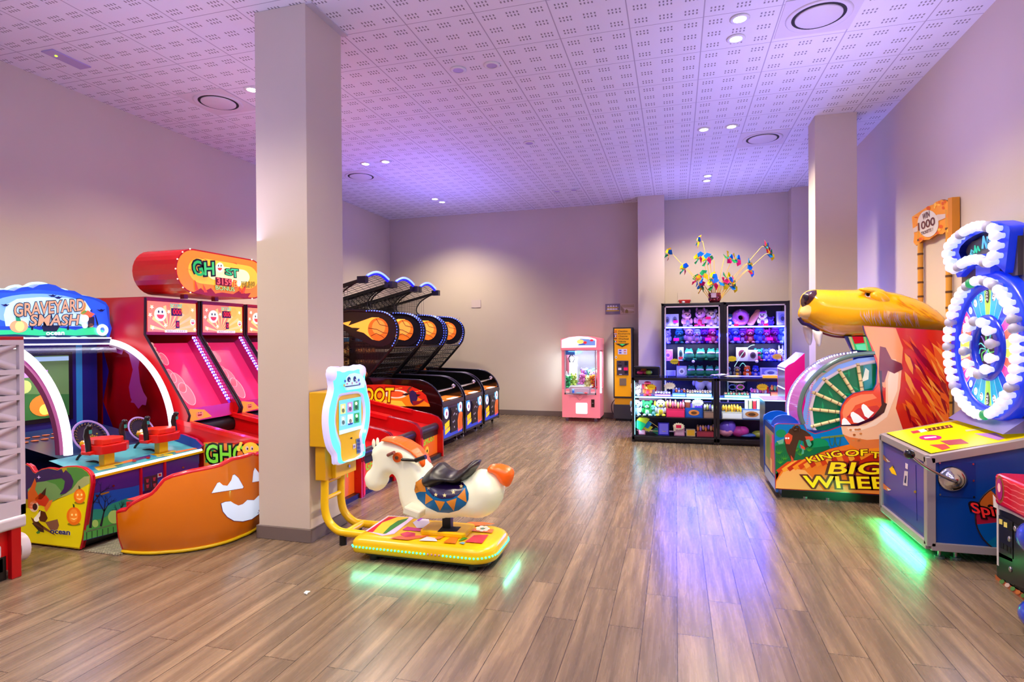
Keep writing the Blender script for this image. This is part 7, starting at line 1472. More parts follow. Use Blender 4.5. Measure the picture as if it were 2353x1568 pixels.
e2 = PY(*zd((1090, 118))[0], YN+.16); hm.ell(e2, (.09, .05, .022), BY, 14, 8, Matrix.Rotation(.25, 3, 'Y'))
hm.build('beast_head', t)
m = MB(); drape(m, hv, zd((135, 330), (122, 300), (120, 250), (150, 178), (215, 126), (300, 106), (350, 104), (352, 160), (310, 220), (250, 285), (190, 325), (150, 345)), M((52, 18, 16), .15, coat=.6), .006, 3); drape(m, hv, circ(zd((196, 205))[0], 6, 9, 16), M((10, 4, 6), .3), .011, 3); m.build('nose', t)
m = MB(); drape(m, hv, zd((112, 490), (104, 420), (125, 355), (180, 318), (235, 318), (272, 345), (274, 400), (250, 480), (225, 520), (160, 515)), M((250, 206, 130), .2, coat=.4), .005, 4); m.build('muzzle_patch', t)
m = MB(); drape(m, hv, zd((1030, 175), (1055, 140), (1095, 124), (1140, 150), (1168, 196), (1120, 206), (1060, 200)), M((236, 226, 240), .15), .006, 3); drape(m, hv, circ(zd((1080, 165))[0], 4.2, 5.0, 14), M((50, 22, 20), .12), .010, 2); drape(m, hv, circ(zd((1080, 165))[0], 2.2, 2.8, 10), M((6, 4, 6), .1), .013, 2)
drape(m, hv, zd((1020, 178), (1050, 132), (1095, 114), (1145, 142), (1175, 195), (1140, 150), (1095, 124), (1055, 140)), M((150, 80, 20), .3), .008, 2); drape(m, hv, zd((930, 168), (1020, 180), (1100, 212), (1200, 240), (1290, 275), (1200, 255), (1090, 228), (1010, 196)), M((214, 130, 10), .3), .004, 3); m.build('eye', t)
m = MB(); rs = random.Random(5)
for k_ in range(60):
    x_ = rs.uniform(945, 1800); y_ = rs.uniform(345, 420)+(x_-940)*.06; ln = rs.uniform(120, 230); w_ = rs.uniform(4, 9); sl = rs.uniform(.05, .45)
    if y_+ln > 600+(x_-1000)*.045: ln = 600+(x_-1000)*.045-y_
    if ln < 40: continue
    if x_+sl*ln > 1830: continue
    drape(m, hv, zd((x_, y_), (x_+w_, y_+ln*.3), (x_+sl*ln+w_, y_+ln), (x_+sl*ln-w_*.2, y_+ln*.95), (x_-w_*.6, y_+ln*.4)), rs.choice([M((250, 196, 150), .25), M((248, 170, 90), .25), M((240, 206, 200), .25)]), .004+.0001*k_, 3)
for k_ in range(22):
    x_ = rs.uniform(1450, 2000); y_ = 230+(x_-1450)*.42+rs.uniform(-30, 60); drape(m, hv, zd((x_, y_), (x_+60, y_+25), (x_+130, y_+75), (x_+55, y_+35)), M((230, 140, 10), .25), .004, 3)
m.build('painted_fur', t)
m = MB(); m.tube(catmull([PY(*zd(q)[0], YN+.36-.0*i) for i, q in enumerate(((110, 500), (190, 590), (300, 660), (430, 715), (600, 765), (800, 778), (1000, 775)))], 4, False), [.010]*25, M((110, 10, 20), .25), 8)
m.tube(catmull([PY(*zd(q)[0], YN+.25) for q in ((100, 500), (150, 575), (230, 600), (300, 640), (380, 690))], 4, False), .018, M((30, 8, 70), .2), 8); m.build('lip', t)
for q, yy in ((((148, 610), (200, 620), (265, 625), (290, 690), (290, 800), (270, 880), (235, 885), (185, 790)), YN+.46), (((288, 668), (350, 690), (432, 700), (425, 780), (402, 895), (370, 902), (330, 830), (300, 740)), YN+.22)):
    tm = MB(); inflate(tm, [(PY(u, v, yy).x, PY(u, v, yy).z) for u, v in catmull2(zd(*q), 3, True)], lambda x, z_, yy=yy: Vector((x, yy, z_)), (0, 1, 0), lambda a, b: (.035, .04), M((236, 230, 226), .2), .012); tm.build('fang', t)
# ---- sign on bamboo poles at the back of the machine
XS = 2.40; gs = plX(XS); zw = zz(2080, 440, 2.9037)
sg = zw((45, 170), (60, 160), (90, 140), (120, 120), (150, 100), (185, 88), (205, 70), (230, 62), (240, 55), (262, 62), (272, 58), (285, 70), (300, 60), (306, 100), (302, 160), (305, 220), (300, 270), (275, 262), (250, 285), (215, 285), (190, 300), (160, 322), (120, 325), (95, 345), (72, 362), (55, 340), (60, 290), (50, 240))
m = MB(); m.prism([gs(*p) for p in sg], (.03, 0, 0), L((236, 150, 40), .14), M((150, 80, 20), .6)); gq = plX(XS-.002)
rs = random.Random(9)
for k_ in range(26):
    p = sg[rs.randrange(len(sg))]; c0 = (2080+175/2.9, 440+190/2.9); f_ = rs.uniform(.08, .4); q = (p[0]+(c0[0]-p[0])*f_, p[1]+(c0[1]-p[1])*f_); m.px(gq, circ(q, rs.uniform(2, 6), rs.uniform(2, 5), 7), L(rs.choice([(214, 90, 20), (246, 190, 70), (226, 120, 30)]), .14), .001+.0001*k_)
m.px(gq, zw((52, 248), (95, 220), (215, 155), (272, 150), (272, 175), (225, 195), (100, 262), (58, 275)), L((206, 190, 180), .14), .004); m.px(gq, circ(zw((152, 215))[0], 24, 31, 28), L((214, 204, 196), .15), .005)
BRN = M((96, 40, 36), .5)
m.tpx(gq, 'WIN', zw((122, 190))[0], zw((168, 168))[0], zw((120, 152))[0], BRN, None, 0, .008); m.tpx(gq, '1000', zw((95, 262))[0], zw((205, 222))[0], zw((92, 212))[0], BRN, None, 0, .008); m.tpx(gq, 'TICKETS !', zw((112, 292))[0], zw((190, 262))[0], zw((112, 272))[0], BRN, None, 0, .008)
m.build('ticket_sign', t)
for (ua, ub, yv) in ((2109, 2114, 0), (2172, 2180, 0)):
    m = MB(); p0 = gs(ua, 700); p1 = gs(ua+1, 560); x_ = XS+.015; z_ = .5; yy = (p0.y+gs(ub, 700).y)/2
    m.cyl((x_, yy, .0), (x_, yy, 2.75), .024, L((214, 150, 50), .06, .45), 10)
    k_ = .1
    while k_ < 2.7: m.cyl((x_, yy, k_), (x_, yy, k_+.02), .027, M((96, 60, 24), .5), 10); k_ += .145
    m.build('bamboo_pole', t)
m = MB(); yy = gs(2190, 520).y; m.prism([(XS-.02, yy-.03, 2.47), (XS-.02, yy+.05, 2.47), (XS-.02, yy+.05, 2.84), (XS-.02, yy-.03, 2.83)], (.06, 0, 0), L((206, 130, 30), .1)); m.build('sign_end', t)

# ================================================================ ticket machine behind it
t = thing('ticket_machine', 'slim silver machine with a magenta side standing behind the big wheel game', 'arcade machine', (1.4, 7.6, 0))
YT_ = 7.25; g = plY(YT_); pr = [g(*p) for p in ((1804, 846), (1812, 839), (1826, 832), (1849, 812), (1852, 900))]; xa, xb = pr[0].x, pr[-1].x
pts = [(xa, YT_, .0), (xa, YT_, pr[0].z), tuple(pr[1]), tuple(pr[2]), tuple(pr[3]), (xb, YT_, 0)]
m = MB(); m.prism(pts, (0, .02, 0), L((216, 0, 120), .3, .25)); m.prism([(p[0], YT_+.5, p[2]) for p in pts], (0, .02, 0), L((216, 0, 120), .3, .25)); m.build('side_panel', t)
m = MB(); SV = M((190, 186, 210), .18, .5); 
for a, b in zip(pts[1:4], pts[2:5]): m.add([(a[0], YT_+.02, a[2]), (b[0], YT_+.02, b[2]), (b[0], YT_+.5, b[2]), (a[0], YT_+.5, a[2])], [(0, 1, 2, 3)], SV)
m.box(xa, xa+.02, YT_+.02, YT_+.5, 0, pr[0].z, SV); m.box(xa+.02, xb, YT_+.02, YT_+.5, .02, .6, M((60, 50, 90), .3)); m.build('front', t)
m = MB(); 
for z_ in (.72, .98, 1.2): m.box(xa-.006, xa, YT_+.02, YT_+.5, z_, z_+.012, E((210, 220, 255), 1.6))
m.build('light_bars', t)
t = thing('lit_shelf_unit', 'dark low unit with glowing shelf edges between the counter and the big wheel game', 'arcade machine', (1.12, 7.5, 0))
p = plY(7.3)(1768, 908); m = MB(); m.box(1.0, 1.215, 7.25, 7.7, 0, .84, M((30, 36, 60), .3)); m.build('cabinet', t)
m = MB(); m.box(.985, 1.218, 7.24, 7.72, .84, .86, M((180, 150, 200), .2)); m.tube([(.985, 7.24, .85), (1.218, 7.24, .85)], .006, E((190, 240, 250), 2), 6); m.tube([(.985, 7.24, .85), (.985, 7.72, .85)], .006, E((190, 240, 250), 2), 6); m.build('lit_top', t)

# ================================================================ spin wheel game
XA, XB_, YA, YB_ = 1.715, 2.43, 4.72, 5.70
t = thing('prize_wheel_machine', 'blue and yellow prize wheel game ringed with white bulbs at the right wall', 'arcade machine', (2.08, 5.2, 0))
gx, gy = plX(XA), plY(YA)
zt0 = (gx(2127, 1049).z+gx(2023, 1000).z)/2; zt1 = zt0+.17
ALU = M((168, 160, 166), .35, .3); BLF = M((44, 60, 150), .35); BLN = M((4, 62, 150), .3)
m = MB(); m.prism([(XA+.012, YA+.012, .09), (XB_, YA+.012, .09), (XB_, YA+.012, zt1-.01), (XA+.012, YA+.012, zt0-.01)], (0, YB_-YA-.024, 0), BLN, BLF); m.build('body', t)
m = MB(); w_ = .055
def bar(a, b, r=.028): 
    a, b = Vector(a), Vector(b); d = (b-a).normalized(); u, v = basis(d); m.add([q+u*i*r+v*j*r for q in (a, b) for i, j in ((-1, -1), (1, -1), (1, 1), (-1, 1))], [(0, 1, 2, 3), (4, 5, 6, 7), (0, 1, 5, 4), (1, 2, 6, 5), (2, 3, 7, 6), (3, 0, 4, 7)], ALU)
c8 = lambda x, y, z_: (x+(.02 if x < 2 else -.02), y+(.02 if y < 5 else -.02), z_)
for y in (YA, YB_): bar(c8(XA, y, .1), c8(XA, y, zt0)); bar(c8(XB_, y, .1), c8(XB_, y, zt1)); bar(c8(XA, y, .10), c8(XB_, y, .10)); bar(c8(XA, y, zt0-.015), c8(XB_, y, zt1-.015))
for z_, x in ((.10, XA), (zt0-.015, XA), (zt1-.015, XB_)): bar(c8(x, YA, z_), c8(x, YB_, z_))
m.build('edge_frame', t, bevel=.004)
sl = Pl((XA, 0, zt0+.016), (-.17, 0, .715)); n_ = sl.n; m = MB()
def top(x, y, o=0): return Vector((x, y, zt0+.016+(x-XA)*.17/.715))+n_*o
m.poly([top(XA+.035, YA+.035), top(XB_-.02, YA+.035), top(XB_-.02, YB_-.035), top(XA+.035, YB_-.035)], L((246, 214, 10), .18, .2)); zy = zz(2000, 940, 3.266)
for c, pts in [((60, 30, 20), ((400, 150), (600, 118), (622, 138), (430, 168))), ((200, 60, 110), ((540, 128), (600, 118), (618, 132), (560, 142))), ((200, 40, 70), ((300, 168), (360, 160), (380, 175), (320, 185))), ((236, 225, 210), ((350, 160), (400, 150), (430, 165), (380, 178))), ((226, 60, 60), ((440, 270), (560, 262), (600, 292), (540, 310), (500, 290))), ((150, 60, 80), ((520, 240), (680, 225), (740, 258), (590, 272))), ((200, 190, 150), ((710, 158), (860, 142), (870, 150), (720, 170))),
               ((170, 120, 200), ((780, 185), (940, 180), (1010, 220), (960, 235), (830, 200)))]: m.px(sl, zy(*pts), L(c, .15), .002)
m.px(sl, circ(zy((450, 215))[0], 26, 6, 20), L((214, 20, 110), .3), .003); m.px(sl, zy((400, 212), (490, 206), (500, 214), (410, 222)), L((250, 220, 240), .4), .0045)
for k_ in range(6): m.px(sl, zy((420+32*k_, 150-5*k_), (430+32*k_, 148-5*k_), (440+32*k_, 162-5*k_), (430+32*k_, 164-5*k_)), L((226, 160, 60), .3), .004)
m.build('yellow_top', t)
# left (X) face print
m = MB(); gf = plX(XA+.010); 
m.px(gf, zy((75, 235), (405, 388), (412, 940), (80, 690)), L((60, 62, 160), .05, .3), .0005); m.px(gf, zy((72, 600), (412, 830), (412, 945), (80, 690)), L((30, 56, 150), .05, .3), .0012)
for pts, c in ((((95, 340), (115, 365), (150, 395), (120, 400), (92, 375)), (150, 90, 60)), (((110, 360), (135, 390), (150, 398), (125, 400)), (240, 236, 240)), (((95, 555), (115, 575), (155, 605), (125, 615), (92, 595)), (206, 110, 60)), (((115, 585), (140, 605), (158, 608), (130, 616)), (240, 236, 240)), (((140, 450), (165, 430), (185, 465), (198, 500), (160, 485)), (240, 190, 20)), (((160, 430), (170, 425), (178, 445), (166, 444)), (30, 24, 30)), (((262, 405), (282, 415), (280, 455), (262, 445)), (214, 200, 220)), (((255, 465), (282, 470), (278, 580), (245, 572)), (190, 180, 200)), (((258, 500), (272, 503), (268, 560), (254, 556)), (90, 90, 140))): m.px(gf, zy(*pts), L(c, .12), .003)
m.px(gf, circ(zy((335, 623))[0], 3, 3.4, 10), STEEL, .004)
for a, b in (((340, 420), (350, 840)), ((80, 245), (400, 410))): p, q = gf(*zy(a)[0], .002), gf(*zy(b)[0], .002); m.cyl(p, q, .0015, M((24, 34, 110), .4), 4)
m.build('door_print', t)
# near (Y) face: plate, logo
m = MB(); gn = plY(YA+.010)
m.px(gn, zy((515, 395), (790, 405), (790, 672), (518, 655)), M((6, 50, 136), .25), .002)
for c in ((521, 406), (772, 415), (775, 540), (778, 662), (524, 645), (521, 520)): m.px(gn, circ(zy(c)[0], 2.5, 2.5, 8), STEEL, .004)
C0 = gn(2353, 1196, .002); C0 = Vector((C0.x-.02, C0.y, C0.z-.0)); 
cw = [(90, 14, 80), (0, 96, 140), (0, 74, 150), (150, 20, 50), (180, 90, 30), (10, 60, 130)]
for k_ in range(12):
    a0, a1 = 2*PI*k_/12+.2, 2*PI*(k_+1)/12+.2; rr = .26; m.poly([C0]+[C0+Vector((rr*math.cos(a0+(a1-a0)*s), -.001, rr*math.sin(a0+(a1-a0)*s))) for s in (0, .5, 1)], L(cw[(k_*5+2) % 6], .1, .3))
m.tube([C0+Vector((.262*math.cos(a), 0, .262*math.sin(a))) for a in [2*PI*k_/40 for k_ in range(40)] if C0.x+.262*math.cos(a) < XB_], .005, M((30, 10, 30), .4), 5)
m.tpx(gn, 'Spin', zy((770, 800))[0], zy((1010, 840))[0], zy((745, 700))[0], L((214, 40, 40), .2), L((30, 10, 20), .0), .13, .008)
m.build('side_logo', t)
m = MB(); c_ = gn(2187, 1101); m.lathe((c_.x, YA+.008, c_.z), [(.0, .0), (.088, .0), (.09, .01), (.07, .02), (.045, .022), (.04, .05), (.0, .055)], M((200, 196, 200), .12, 1.0), 28, (0, -1, 0)); m.build('handle_boss', t)
kn = PY(2090, 1044, YA-.16); el = PY(2125, 1072, YA-.14); m = MB(); m.tube(catmull([(c_.x, YA-.05, c_.z), (c_.x-.05, YA-.08, c_.z+.015), el, kn], 6, False), .010, STEEL, 10); m.build('lever', t)
MB().ell(kn, .033, GLOSSB, 18, 12).build('lever_knob', t)
for x, y in ((XA+.1, YA+.08), (XA+.2, YA+.08), (XA+.08, YB_-.1), (XB_-.1, YA+.08)): MB().cyl((x, y, 0), (x, y, .015), .032, M((130, 150, 140), .3, .6), 14).cyl((x, y, .01), (x, y, .09), .012, STEEL, 8).build('levelling_foot', t)
m = MB(); m.box(XA+.03, XA+.05, YA+.08, YB_-.05, .055, .07, E((10, 255, 120), 6)); m.build('underglow_strip', t)
lamp('AREA', (XA+.0, (YA+YB_)/2+.02, .07), 14, (.02, 1, .32), (0, math.radians(38), 0), shape='RECTANGLE', size=.05, size_y=.85)
# tower, wheel
XW_ = 2.30; WC = Vector((XW_, 5.22, 1.50)); gw = plX(XW_); WR = .585; zv = zz(2150, 600, 4.128)
m = MB(); GRY = M((96, 88, 96), .35); m.box(XW_+.06, XB_, WC.y-.52, WC.y+.5, zt1-.02, 2.35, GRY); m.prism([(XW_-.10, WC.y-.42, zt1+.0), (XB_, WC.y-.42, zt1+.02), (XB_, WC.y-.42, 1.02), (XW_+.02, WC.y-.42, 1.0)], (0, .84, 0), M((110, 106, 170), .3)); m.build('tower', t)
BLU_ = M((20, 54, 226), .25, emit=.38); m = MB(); m.lathe(WC, [(WR, -.06), (WR, .0), (WR-.02, .02), (WR-.13, .02), (WR-.145, -.0), (WR-.145, -.03)], BLU_, 64, (-1, 0, 0)); m.build('bulb_ring', t)
m = MB(); seg = [(0, 150, 200), (130, 220, 110), (0, 150, 200), (10, 160, 216), (20, 60, 200), (230, 60, 150), (240, 90, 70), (200, 230, 60), (226, 216, 110), (240, 90, 70), (230, 60, 150), (20, 60, 200), (10, 160, 216)]
Rr = WR-.14; order = ['teal', 'lime']; cols_ = {0: (20, 150, 206), 1: (20, 150, 206), 2: (16, 60, 206), 3: (226, 70, 160), 4: (236, 96, 84), 5: (206, 226, 80), 6: (226, 214, 130), 7: (236, 96, 84), 8: (226, 70, 160), 9: (16, 60, 206), 10: (20, 150, 206), 11: (20, 150, 206)}
nums = {0: '250', 1: '10', 2: '8', 3: '6', 4: '4', 5: '20', 6: '5', 7: '6', 8: '20', 9: '4', 10: '6', 11: '8', 12: '10'}
def WP_(a, r, o=0): return WC+Vector((-.003-o, r*math.sin(a), r*math.cos(a)))       # a from the top, towards +Y
NSEG = 26
for k_ in range(NSEG):
    a0 = 2*PI*(k_-.5)/NSEG; a1 = a0+2*PI/NSEG; kk = k_ % 13; c = {0: (150, 220, 90), 1: (0, 160, 210), 2: (0, 140, 200), 3: (20, 60, 200), 4: (226, 60, 150), 5: (236, 96, 70), 6: (200, 226, 70), 7: (226, 214, 120), 8: (236, 96, 70), 9: (226, 60, 150), 10: (20, 60, 200), 11: (0, 140, 200), 12: (0, 160, 210)}[kk]
    m.poly([WP_(a0, .2), WP_(a0, Rr), WP_((a0+a1)/2, Rr*1.005), WP_(a1, Rr), WP_(a1, .2)], L(c, .75, .15)); m.poly([WP_(a0-.006, .2, .001), WP_(a0-.003, Rr, .001), WP_(a0+.003, Rr, .001), WP_(a0+.006, .2, .001)], L((190, 226, 250), .8))
    am = (a0+a1)/2; c0 = WP_(am, Rr-.05, .002); rad = (WP_(am, Rr)-WP_(am, .2)).normalized(); tg = rad.cross(Vector((1, 0, 0))).normalized()
    rr = (.028, .055) if kk == 0 else (.026, .032); m.poly([c0+tg*(rr[0]*math.cos(a))+rad*(rr[1]*math.sin(a)) for a in [2*PI*i/16 for i in range(16)]], L((20, 20, 40), .2) if kk == 0 else L((245, 245, 250), .9))
    if kk: m.poly([c0-Vector((.001, 0, 0))+tg*(rr[0]*.82*math.cos(a))+rad*(rr[1]*.85*math.sin(a)) for a in [2*PI*i/16 for i in range(16)]], L((60, 70, 140), .3)); m.poly([c0-Vector((.0015, 0, 0))+tg*(rr[0]*.74*math.cos(a))+rad*(rr[1]*.78*math.sin(a)) for a in [2*PI*i/16 for i in range(16)]], L((245, 245, 250), .9))
    st = nums[kk]; h_ = .026; wd = .011*len(st); a_, b_ = (rad, -tg) if len(st) > 1 else (tg, rad)
    if len(st) > 1: p0 = c0-rad*(wd+.004)-(-tg)*h_*.5; m.text(st, p0, p0+rad*(wd*2+.008), p0-tg*h_, L((250, 250, 255), .9) if kk == 0 else M((20, 20, 60), .4), .004)
    else: p0 = c0-tg*.009-rad*.013; m.text(st, p0, p0+tg*.018, p0+rad*.026, M((20, 20, 60), .4), .004)
m.build('wheel_face', t)
m = MB(); m.lathe(WC, [(.255, .002), (.25, .02), (.165, .035), (.155, .02), (.15, -.02)], M((16, 44, 190), .2, emit=.25), 48, (-1, 0, 0)); m.build('hub_ring', t)
m = MB(); m.disc(WC+Vector((.004, 0, 0)), (-1, 0, 0), .152, M((70, 36, 46), .3), 30)
for k_ in range(10): a = k_*.63; m.tube(catmull([WC+Vector((-.01, .02*math.cos(a), .02*math.sin(a))), WC+Vector((-.02, .07*math.cos(a+.5), .07*math.sin(a+.5))), WC+Vector((-.01, .12*math.cos(a+.2), .12*math.sin(a+.2)))], 4, False), .004, L([(90, 200, 200), (150, 110, 210), (90, 200, 90)][k_ % 3], .6), 5)
m.build('hub_neon', t)
BON = M((226, 232, 255), .3, emit=.62); BOF = M((176, 176, 205), .3, emit=.12); BGR = E((10, 150, 90), 1.2); SOCK = M((210, 212, 240), .3, emit=.45)
def bulb(parent, p, mt, nm='bulb', s=1.0):
    m = MB(); pr_ = [(.0, .0), (.018, 0), (.020, .018), (.028, .032), (.038, .050), (.038, .066), (.026, .082), (.0, .088)]
    m.lathe(p, [(r*s, h*s) for r, h in pr_], mt, 12, (-1, 0, 0)); return m.build(nm, parent)
NB = 46; proto = {}
def put_bulb(p, mt, s=1.0):
    key = (mt.name, s)
    if key not in proto: proto[key] = (bulb(t, p, mt, 'bulb', s), Vector(p))
    else:
        o, p0 = proto[key]; c = o.copy(); COL.objects.link(c); c.parent = t; c.location = Vector(o.location)+(Vector(p)-p0)
for k_ in range(NB):
    a = 2*PI*(k_+.5)/NB; deg_ = math.degrees(a) % 360; off = any(abs((deg_-q+180) % 360-180) < 8.5 for q in (20, 62, 122, 238, 292, 340) ) and k_ % 2 == 0 or k_ % 13 in (11,)
    put_bulb(WC+Vector((-.015, (WR-.07)*math.sin(a), (WR-.07)*math.cos(a))), BGR if k_ in (1, 24) else (BOF if off else BON))
for k_ in range(12):
    a = 2*PI*(k_+.3)/12; put_bulb(WC+Vector((-.02, .205*math.sin(a), .205*math.cos(a))), BOF if k_ % 3 == 0 else BON, 1.02)
# marquee
XQ = 2.30; gq = plX(XQ); fo = [(2193, 585), (2197, 565), (2210, 548), (2228, 532), (2248, 518), (2270, 509), (2292, 508), (2312, 513), (2329, 522), (2325, 560), (2321, 595), (2317, 628), (2304, 614), (2288, 605), (2268, 603), (2245, 609), (2225, 621), (2207, 640), (2200, 622)]
fi = [(2209, 578), (2214, 566), (2228, 552), (2246, 541), (2268, 532), (2288, 530), (2298, 534), (2300, 560), (2296, 588), (2276, 583), (2254, 585), (2236, 592), (2218, 603)]
m = MB(); Po = [gq(*p) for p in fo]; Pi = [gq(*p) for p in fi]; n2 = 60
def resample(P, n):
    P = P+[P[0]]; d = [0]
    for a, b in zip(P, P[1:]): d.append(d[-1]+(b-a).length)
    o = []
    for i in range(n):
        s = d[-1]*i/n; j = max(q for q in range(len(d)) if d[q] <= s+1e-9); j = min(j, len(P)-2); o.append(P[j].lerp(P[j+1], (s-d[j])/(d[j+1]-d[j]+1e-9)))
    return o
Ro = resample(Po, n2); ci = sum(Pi, Vector())/len(Pi)
def ray_to(P, c, d):
    best = None
    for a, b in zip(P, P[1:]+[P[0]]):
        e_ = b-a; den = d.y*e_.z-d.z*e_.y
        if abs(den) < 1e-9: continue
        w3 = a-c; tt = (w3.y*e_.z-w3.z*e_.y)/den; ss = (w3.y*d.z-w3.z*d.y)/den
        if tt > 0 and -1e-6 <= ss <= 1+1e-6: best = tt if best is None else min(best, tt)
    return c+d*(best or 0)
Ri = [ray_to(Pi, ci, (p-ci).normalized()) for p in Ro]
fx = Vector((-.02, 0, 0)); m.strip([p+fx for p in Ro+[Ro[0]]], [p+fx for p in Ri+[Ri[0]]], BLU_, False); m.strip([p+fx for p in Ro+[Ro[0]]], [p+Vector((.10, 0, 0)) for p in Ro+[Ro[0]]], BLU_); m.strip([p+fx for p in Ri+[Ri[0]]], [p+Vector((.06, 0, 0)) for p in Ri+[Ri[0]]], M((10, 20, 120), .3)); m.build('marquee_frame', t)
m = MB(); m.poly([p+Vector((.05, 0, 0)) for p in Pi], M((110, 96, 120), .15)); m.build('marquee_back', t)
m = MB(); NE = plX(XQ+.02); zn = zz(2180, 490, 7.468)
for s, pts, c in ((.006, ((580, 610), (595, 400), (650, 600), (665, 400)), (110, 200, 255)), (.005, ((690, 480), (720, 480)), (110, 170, 255)), (.006, ((735, 340), (735, 600), (775, 440), (810, 600), (820, 350)), (130, 130, 255)), (.005, ((440, 690), (450, 560), (480, 680), (500, 570), (530, 650)), (60, 200, 160)), (.005, ((380, 700), (390, 630), (420, 650), (410, 720), (370, 700)), (90, 180, 200))):
    m.tube([NE(*q) for q in zn(*pts)], s, L(c, .9), 6)
m.build('neon_lettering', t)
mb_ = zn((40, 720), (70, 590), (140, 470), (230, 380), (330, 300), (450, 250), (600, 220), (720, 225), (840, 240), (920, 290), (1010, 310), (1000, 480), (980, 670), (960, 870), (860, 800), (760, 760), (620, 750), (520, 760), (400, 800), (310, 870), (250, 950), (190, 1060), (130, 1000), (90, 880))
mid = [a.lerp(b, .42) for a, b in zip(Ro, Ri)]; md = resample(mid, 26)
for k_, p in enumerate(md): put_bulb(p+Vector((-.02, 0, 0)), BOF if k_ % 6 == 4 else BON, 1.05)
m = MB(); m.box(XQ+.03, XB_, plX(XQ)(2326, 560).y-.005, plX(XQ)(2200, 560).y, 2.02, 2.36, M((88, 80, 86), .4)); m.build('marquee_housing', t)
m = MB(); m.box(XQ-.03, XQ+.05, 5.12, 5.34, 2.06, 2.14, M((60, 80, 230), .3, emit=.3)); m.build('marquee_neck', t)
lamp('AREA', (2.12, 5.2, 1.5), 6, (.75, .78, 1), (0, math.radians(90), 0), shape='DISK', size=1.0)

# ================================================================ red and black cabinet at the right edge
t = thing('coin_cabinet', 'black coin cabinet with glossy red top at the right edge of view', 'arcade machine', (2.2, 4.0, 0))
XR_ = 2.0; YR = 4.45; m = MB(); m.box(XR_+.01, 2.42, 3.86, YR, .03, .50, M((22, 20, 24), .3)); m.build('black_body', t, bevel=.01)
gr = plX(XR_+.008); zr_ = zz(2260, 1060, 3.086); m = MB()
for a, b, c_, d in ((95, 375, 205, 695), (95, 640, 215, 860), (215, 440, 330, 900)): m.px(gr, zr_((a, b), (c_, b+(c_-a)*.5), (c_, d+(c_-a)*.2), (a, d-25)), M((34, 32, 36), .25), .002)
for a, b in (((110, 408), (133, 452)), ((143, 430), (167, 474))): m.px(gr, zr_(a, (b[0], a[1]+8), b, (a[0], b[1]-8)), L((200, 180, 90), .3), .004)
for a, b in (((120, 575), (140, 625)), ((146, 590), (166, 640)), ((172, 605), (192, 660)), ((172, 425), (205, 500))): m.px(gr, zr_(a, (b[0], a[1]+8), b, (a[0], b[1]-8)), M((8, 8, 10), .5), .004)
m.build('coin_doors', t)
m = MB()
for c in ((187, 553), (195, 768), (228, 480)): p = gr(*zr_(c)[0]); m.ell(p+Vector((-.004, 0, 0)), (.008, .016, .018), STEEL, 12, 8)
m.build('locks', t)
m = MB(); m.add([gr(*p) for p in zr_((66, 235), (110, 290), (330, 380), (330, 440), (200, 375), (70, 325))], [(0, 1, 2, 3, 4, 5)], M((226, 222, 222), .4))
m.box(XR_+.004, XR_+.012, YR-.018, YR+.002, .10, .50, M((206, 200, 204), .4)); m.build('white_band', t)
m = MB(); m.px(gr, zr_((80, 800), (110, 830), (330, 970), (330, 1040), (150, 930), (85, 840)), M((176, 90, 50), .4), .004)
for k_, c in enumerate(((80, 140, 70), (226, 200, 190), (90, 150, 80), (206, 120, 60), (80, 130, 60))): m.px(gr, circ(zr_((130+38*k_, 855+25*k_))[0], 6, 5, 10), M(c, .4), .006+.0005*k_)
m.build('base_art', t)
m = MB(); zt_ = gr(2290, 1079).z; k = NT('swirled_red'); wv = k.n('TexWave'); wv.bands_direction = 'Z'; wv.inputs['Scale'].default_value = 9; wv.inputs['Distortion'].default_value = 3; g_ = k.n('NewGeometry'); k.l(g_.outputs['Position'], wv.inputs['Vector'])
cr = k.n('ValToRGB'); k.l(wv.outputs[1], cr.inputs[0]); cr.color_ramp.elements[0].position = .9; cr.color_ramp.elements[0].color = rgb((206, 14, 44)); cr.color_ramp.elements[1].color = rgb((240, 120, 130)); k.l(cr.outputs[0], k.b.inputs['Base Color']); k.b.inputs['Roughness'].default_value = .15; k.b.inputs['Coat Weight'].default_value = .5
m.rbox(XR_-.015, 2.42, 3.86, YR+.01, .50, zt_-.02, k.m, .05); m.build('red_top', t, bevel=.02)
m = MB(); m.box(XR_+.12, 2.3, 3.95, YR-.10, zt_-.02, zt_-.012, M((206, 170, 140), .3)); p = plX(XR_-.016)(*zr_((115, 200))[0]); m.disc(p, (-1, 0, 0), .05, M((190, 110, 60), .3, .5), 18, .09); m.disc(p+Vector((-.002, 0, 0)), (-1, 0, 0), .036, M((170, 30, 120), .3), 16, .07); m.disc(p+Vector((-.004, 0, .01)), (-1, 0, 0), .018, L((236, 180, 180), .2), 10, .03); m.build('emblem', t)
m = MB(); m.box(XR_+.03, 2.40, 3.88, YR-.02, 0, .03, BLACK); m.build('base', t)
t = thing('ride_on_seat', 'rounded blue plastic ride at the bottom right edge', 'ride', (2.0, 3.62, 0))
m = MB(); BLR = M((10, 50, 180), .25, coat=.4); a = PY(2342, 1225, 3.62).x; m.ell((a+.22, 3.62, .52), (.22, .2, .13), BLR, 22, 14); m.build('upper_body', t)
m = MB(); m.ell((a+.21, 3.62, .11), (.20, .2, .11), BLR, 22, 14); m.ell((a+.34, 3.62, .32), (.22, .2, .31), BLR, 22, 14); m.build('lower_body', t)
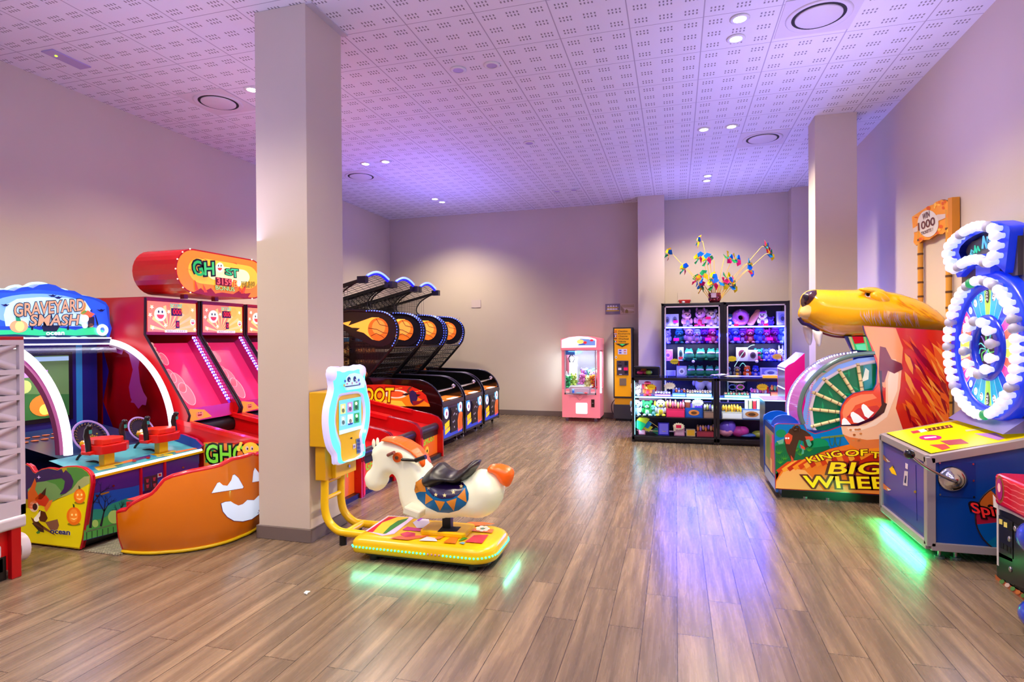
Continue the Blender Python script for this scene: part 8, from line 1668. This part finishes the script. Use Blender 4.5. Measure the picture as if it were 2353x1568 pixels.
# ================================================================ details that belong to a part hang from that part
RULES = [('gun_handle', 'gun_body'), ('gun_nozzle', 'gun_body'), ('cable', 'gun_body'), ('nose', 'beast_head'), ('muzzle_patch', 'beast_head'), ('eye', 'beast_head'), ('painted_fur', 'beast_head'), ('lip', 'beast_head'), ('fang', 'beast_head'),
         ('mane', 'horse_body'), ('tail', 'horse_body'), ('saddle_blanket', 'horse_body'), ('bear_face', 'bear_surround'), ('screen', 'control_panel'), ('coin_mech', 'control_panel'), ('lock', 'coin_box'), ('front_grip', 'horse_body'),
         ('coin_door', 'front_panel'), ('joystick', 'window_frame'), ('coin_slot', 'base_cabinet'), ('prize_door', 'base_cabinet'), ('heart_emblem', 'base_cabinet'), ('corner_gussets', 'base_cabinet'), ('lit_header', 'hood'),
         ('coin_panel', 'yellow_door'), ('coin_tray', 'yellow_door'), ('door_print', 'yellow_door'), ('side_logo', 'body'), ('marquee_art', 'marquee_box'), ('ring_light', 'marquee_box'), ('marquee_edge_light', 'marquee_box'), ('screen', 'screen_wall'),
         ('rim', 'outer_shell'), ('jack_o_lantern_face', 'outer_shell'), ('base_strip', 'outer_shell'), ('edge_bulbs', 'housing'), ('lit_face', 'housing'), ('dome_edge', 'dome_cover'), ('dome_lamps', 'dome_cover'), ('bamboo_spokes', 'wheel_face'),
         ('wheel_rim', 'wheel_face'), ('hub_neon', 'hub_ring'), ('side_print', 'side_glass'), ('side_art', 'near_side_panel'), ('lock_knob', 'glass_door'), ('neon_lettering', 'marquee_frame'), ('marquee_back', 'marquee_frame'), ('emblem', 'red_top'),
         ('platform_art', 'platform'), ('post_collar', 'platform'), ('lever_knob', 'lever'), ('sign_end', 'ticket_sign'), ('indicator_lamp', 'plate'), ('door_trim', 'glass_door'), ('ball_rings', 'playfield'), ('hub', 'stick')]
def base(o): return o.name.split('.')[0]
def mid_(o): return sum((Vector(c) for c in o.bound_box), Vector())/8
for root in [o for o in bpy.data.objects if o.parent is None and o.children]:
    kids = [c for c in root.children if c.type == 'MESH']
    for c in kids:
        for a, b in RULES:
            if base(c) != a: continue
            P = [k for k in kids if base(k) == b and k.parent == root]
            if P:
                c.parent = min(P, key=lambda k: (mid_(k)-mid_(c)).length); break
for o in bpy.data.objects:
    if '_w' in o: del o['_w']
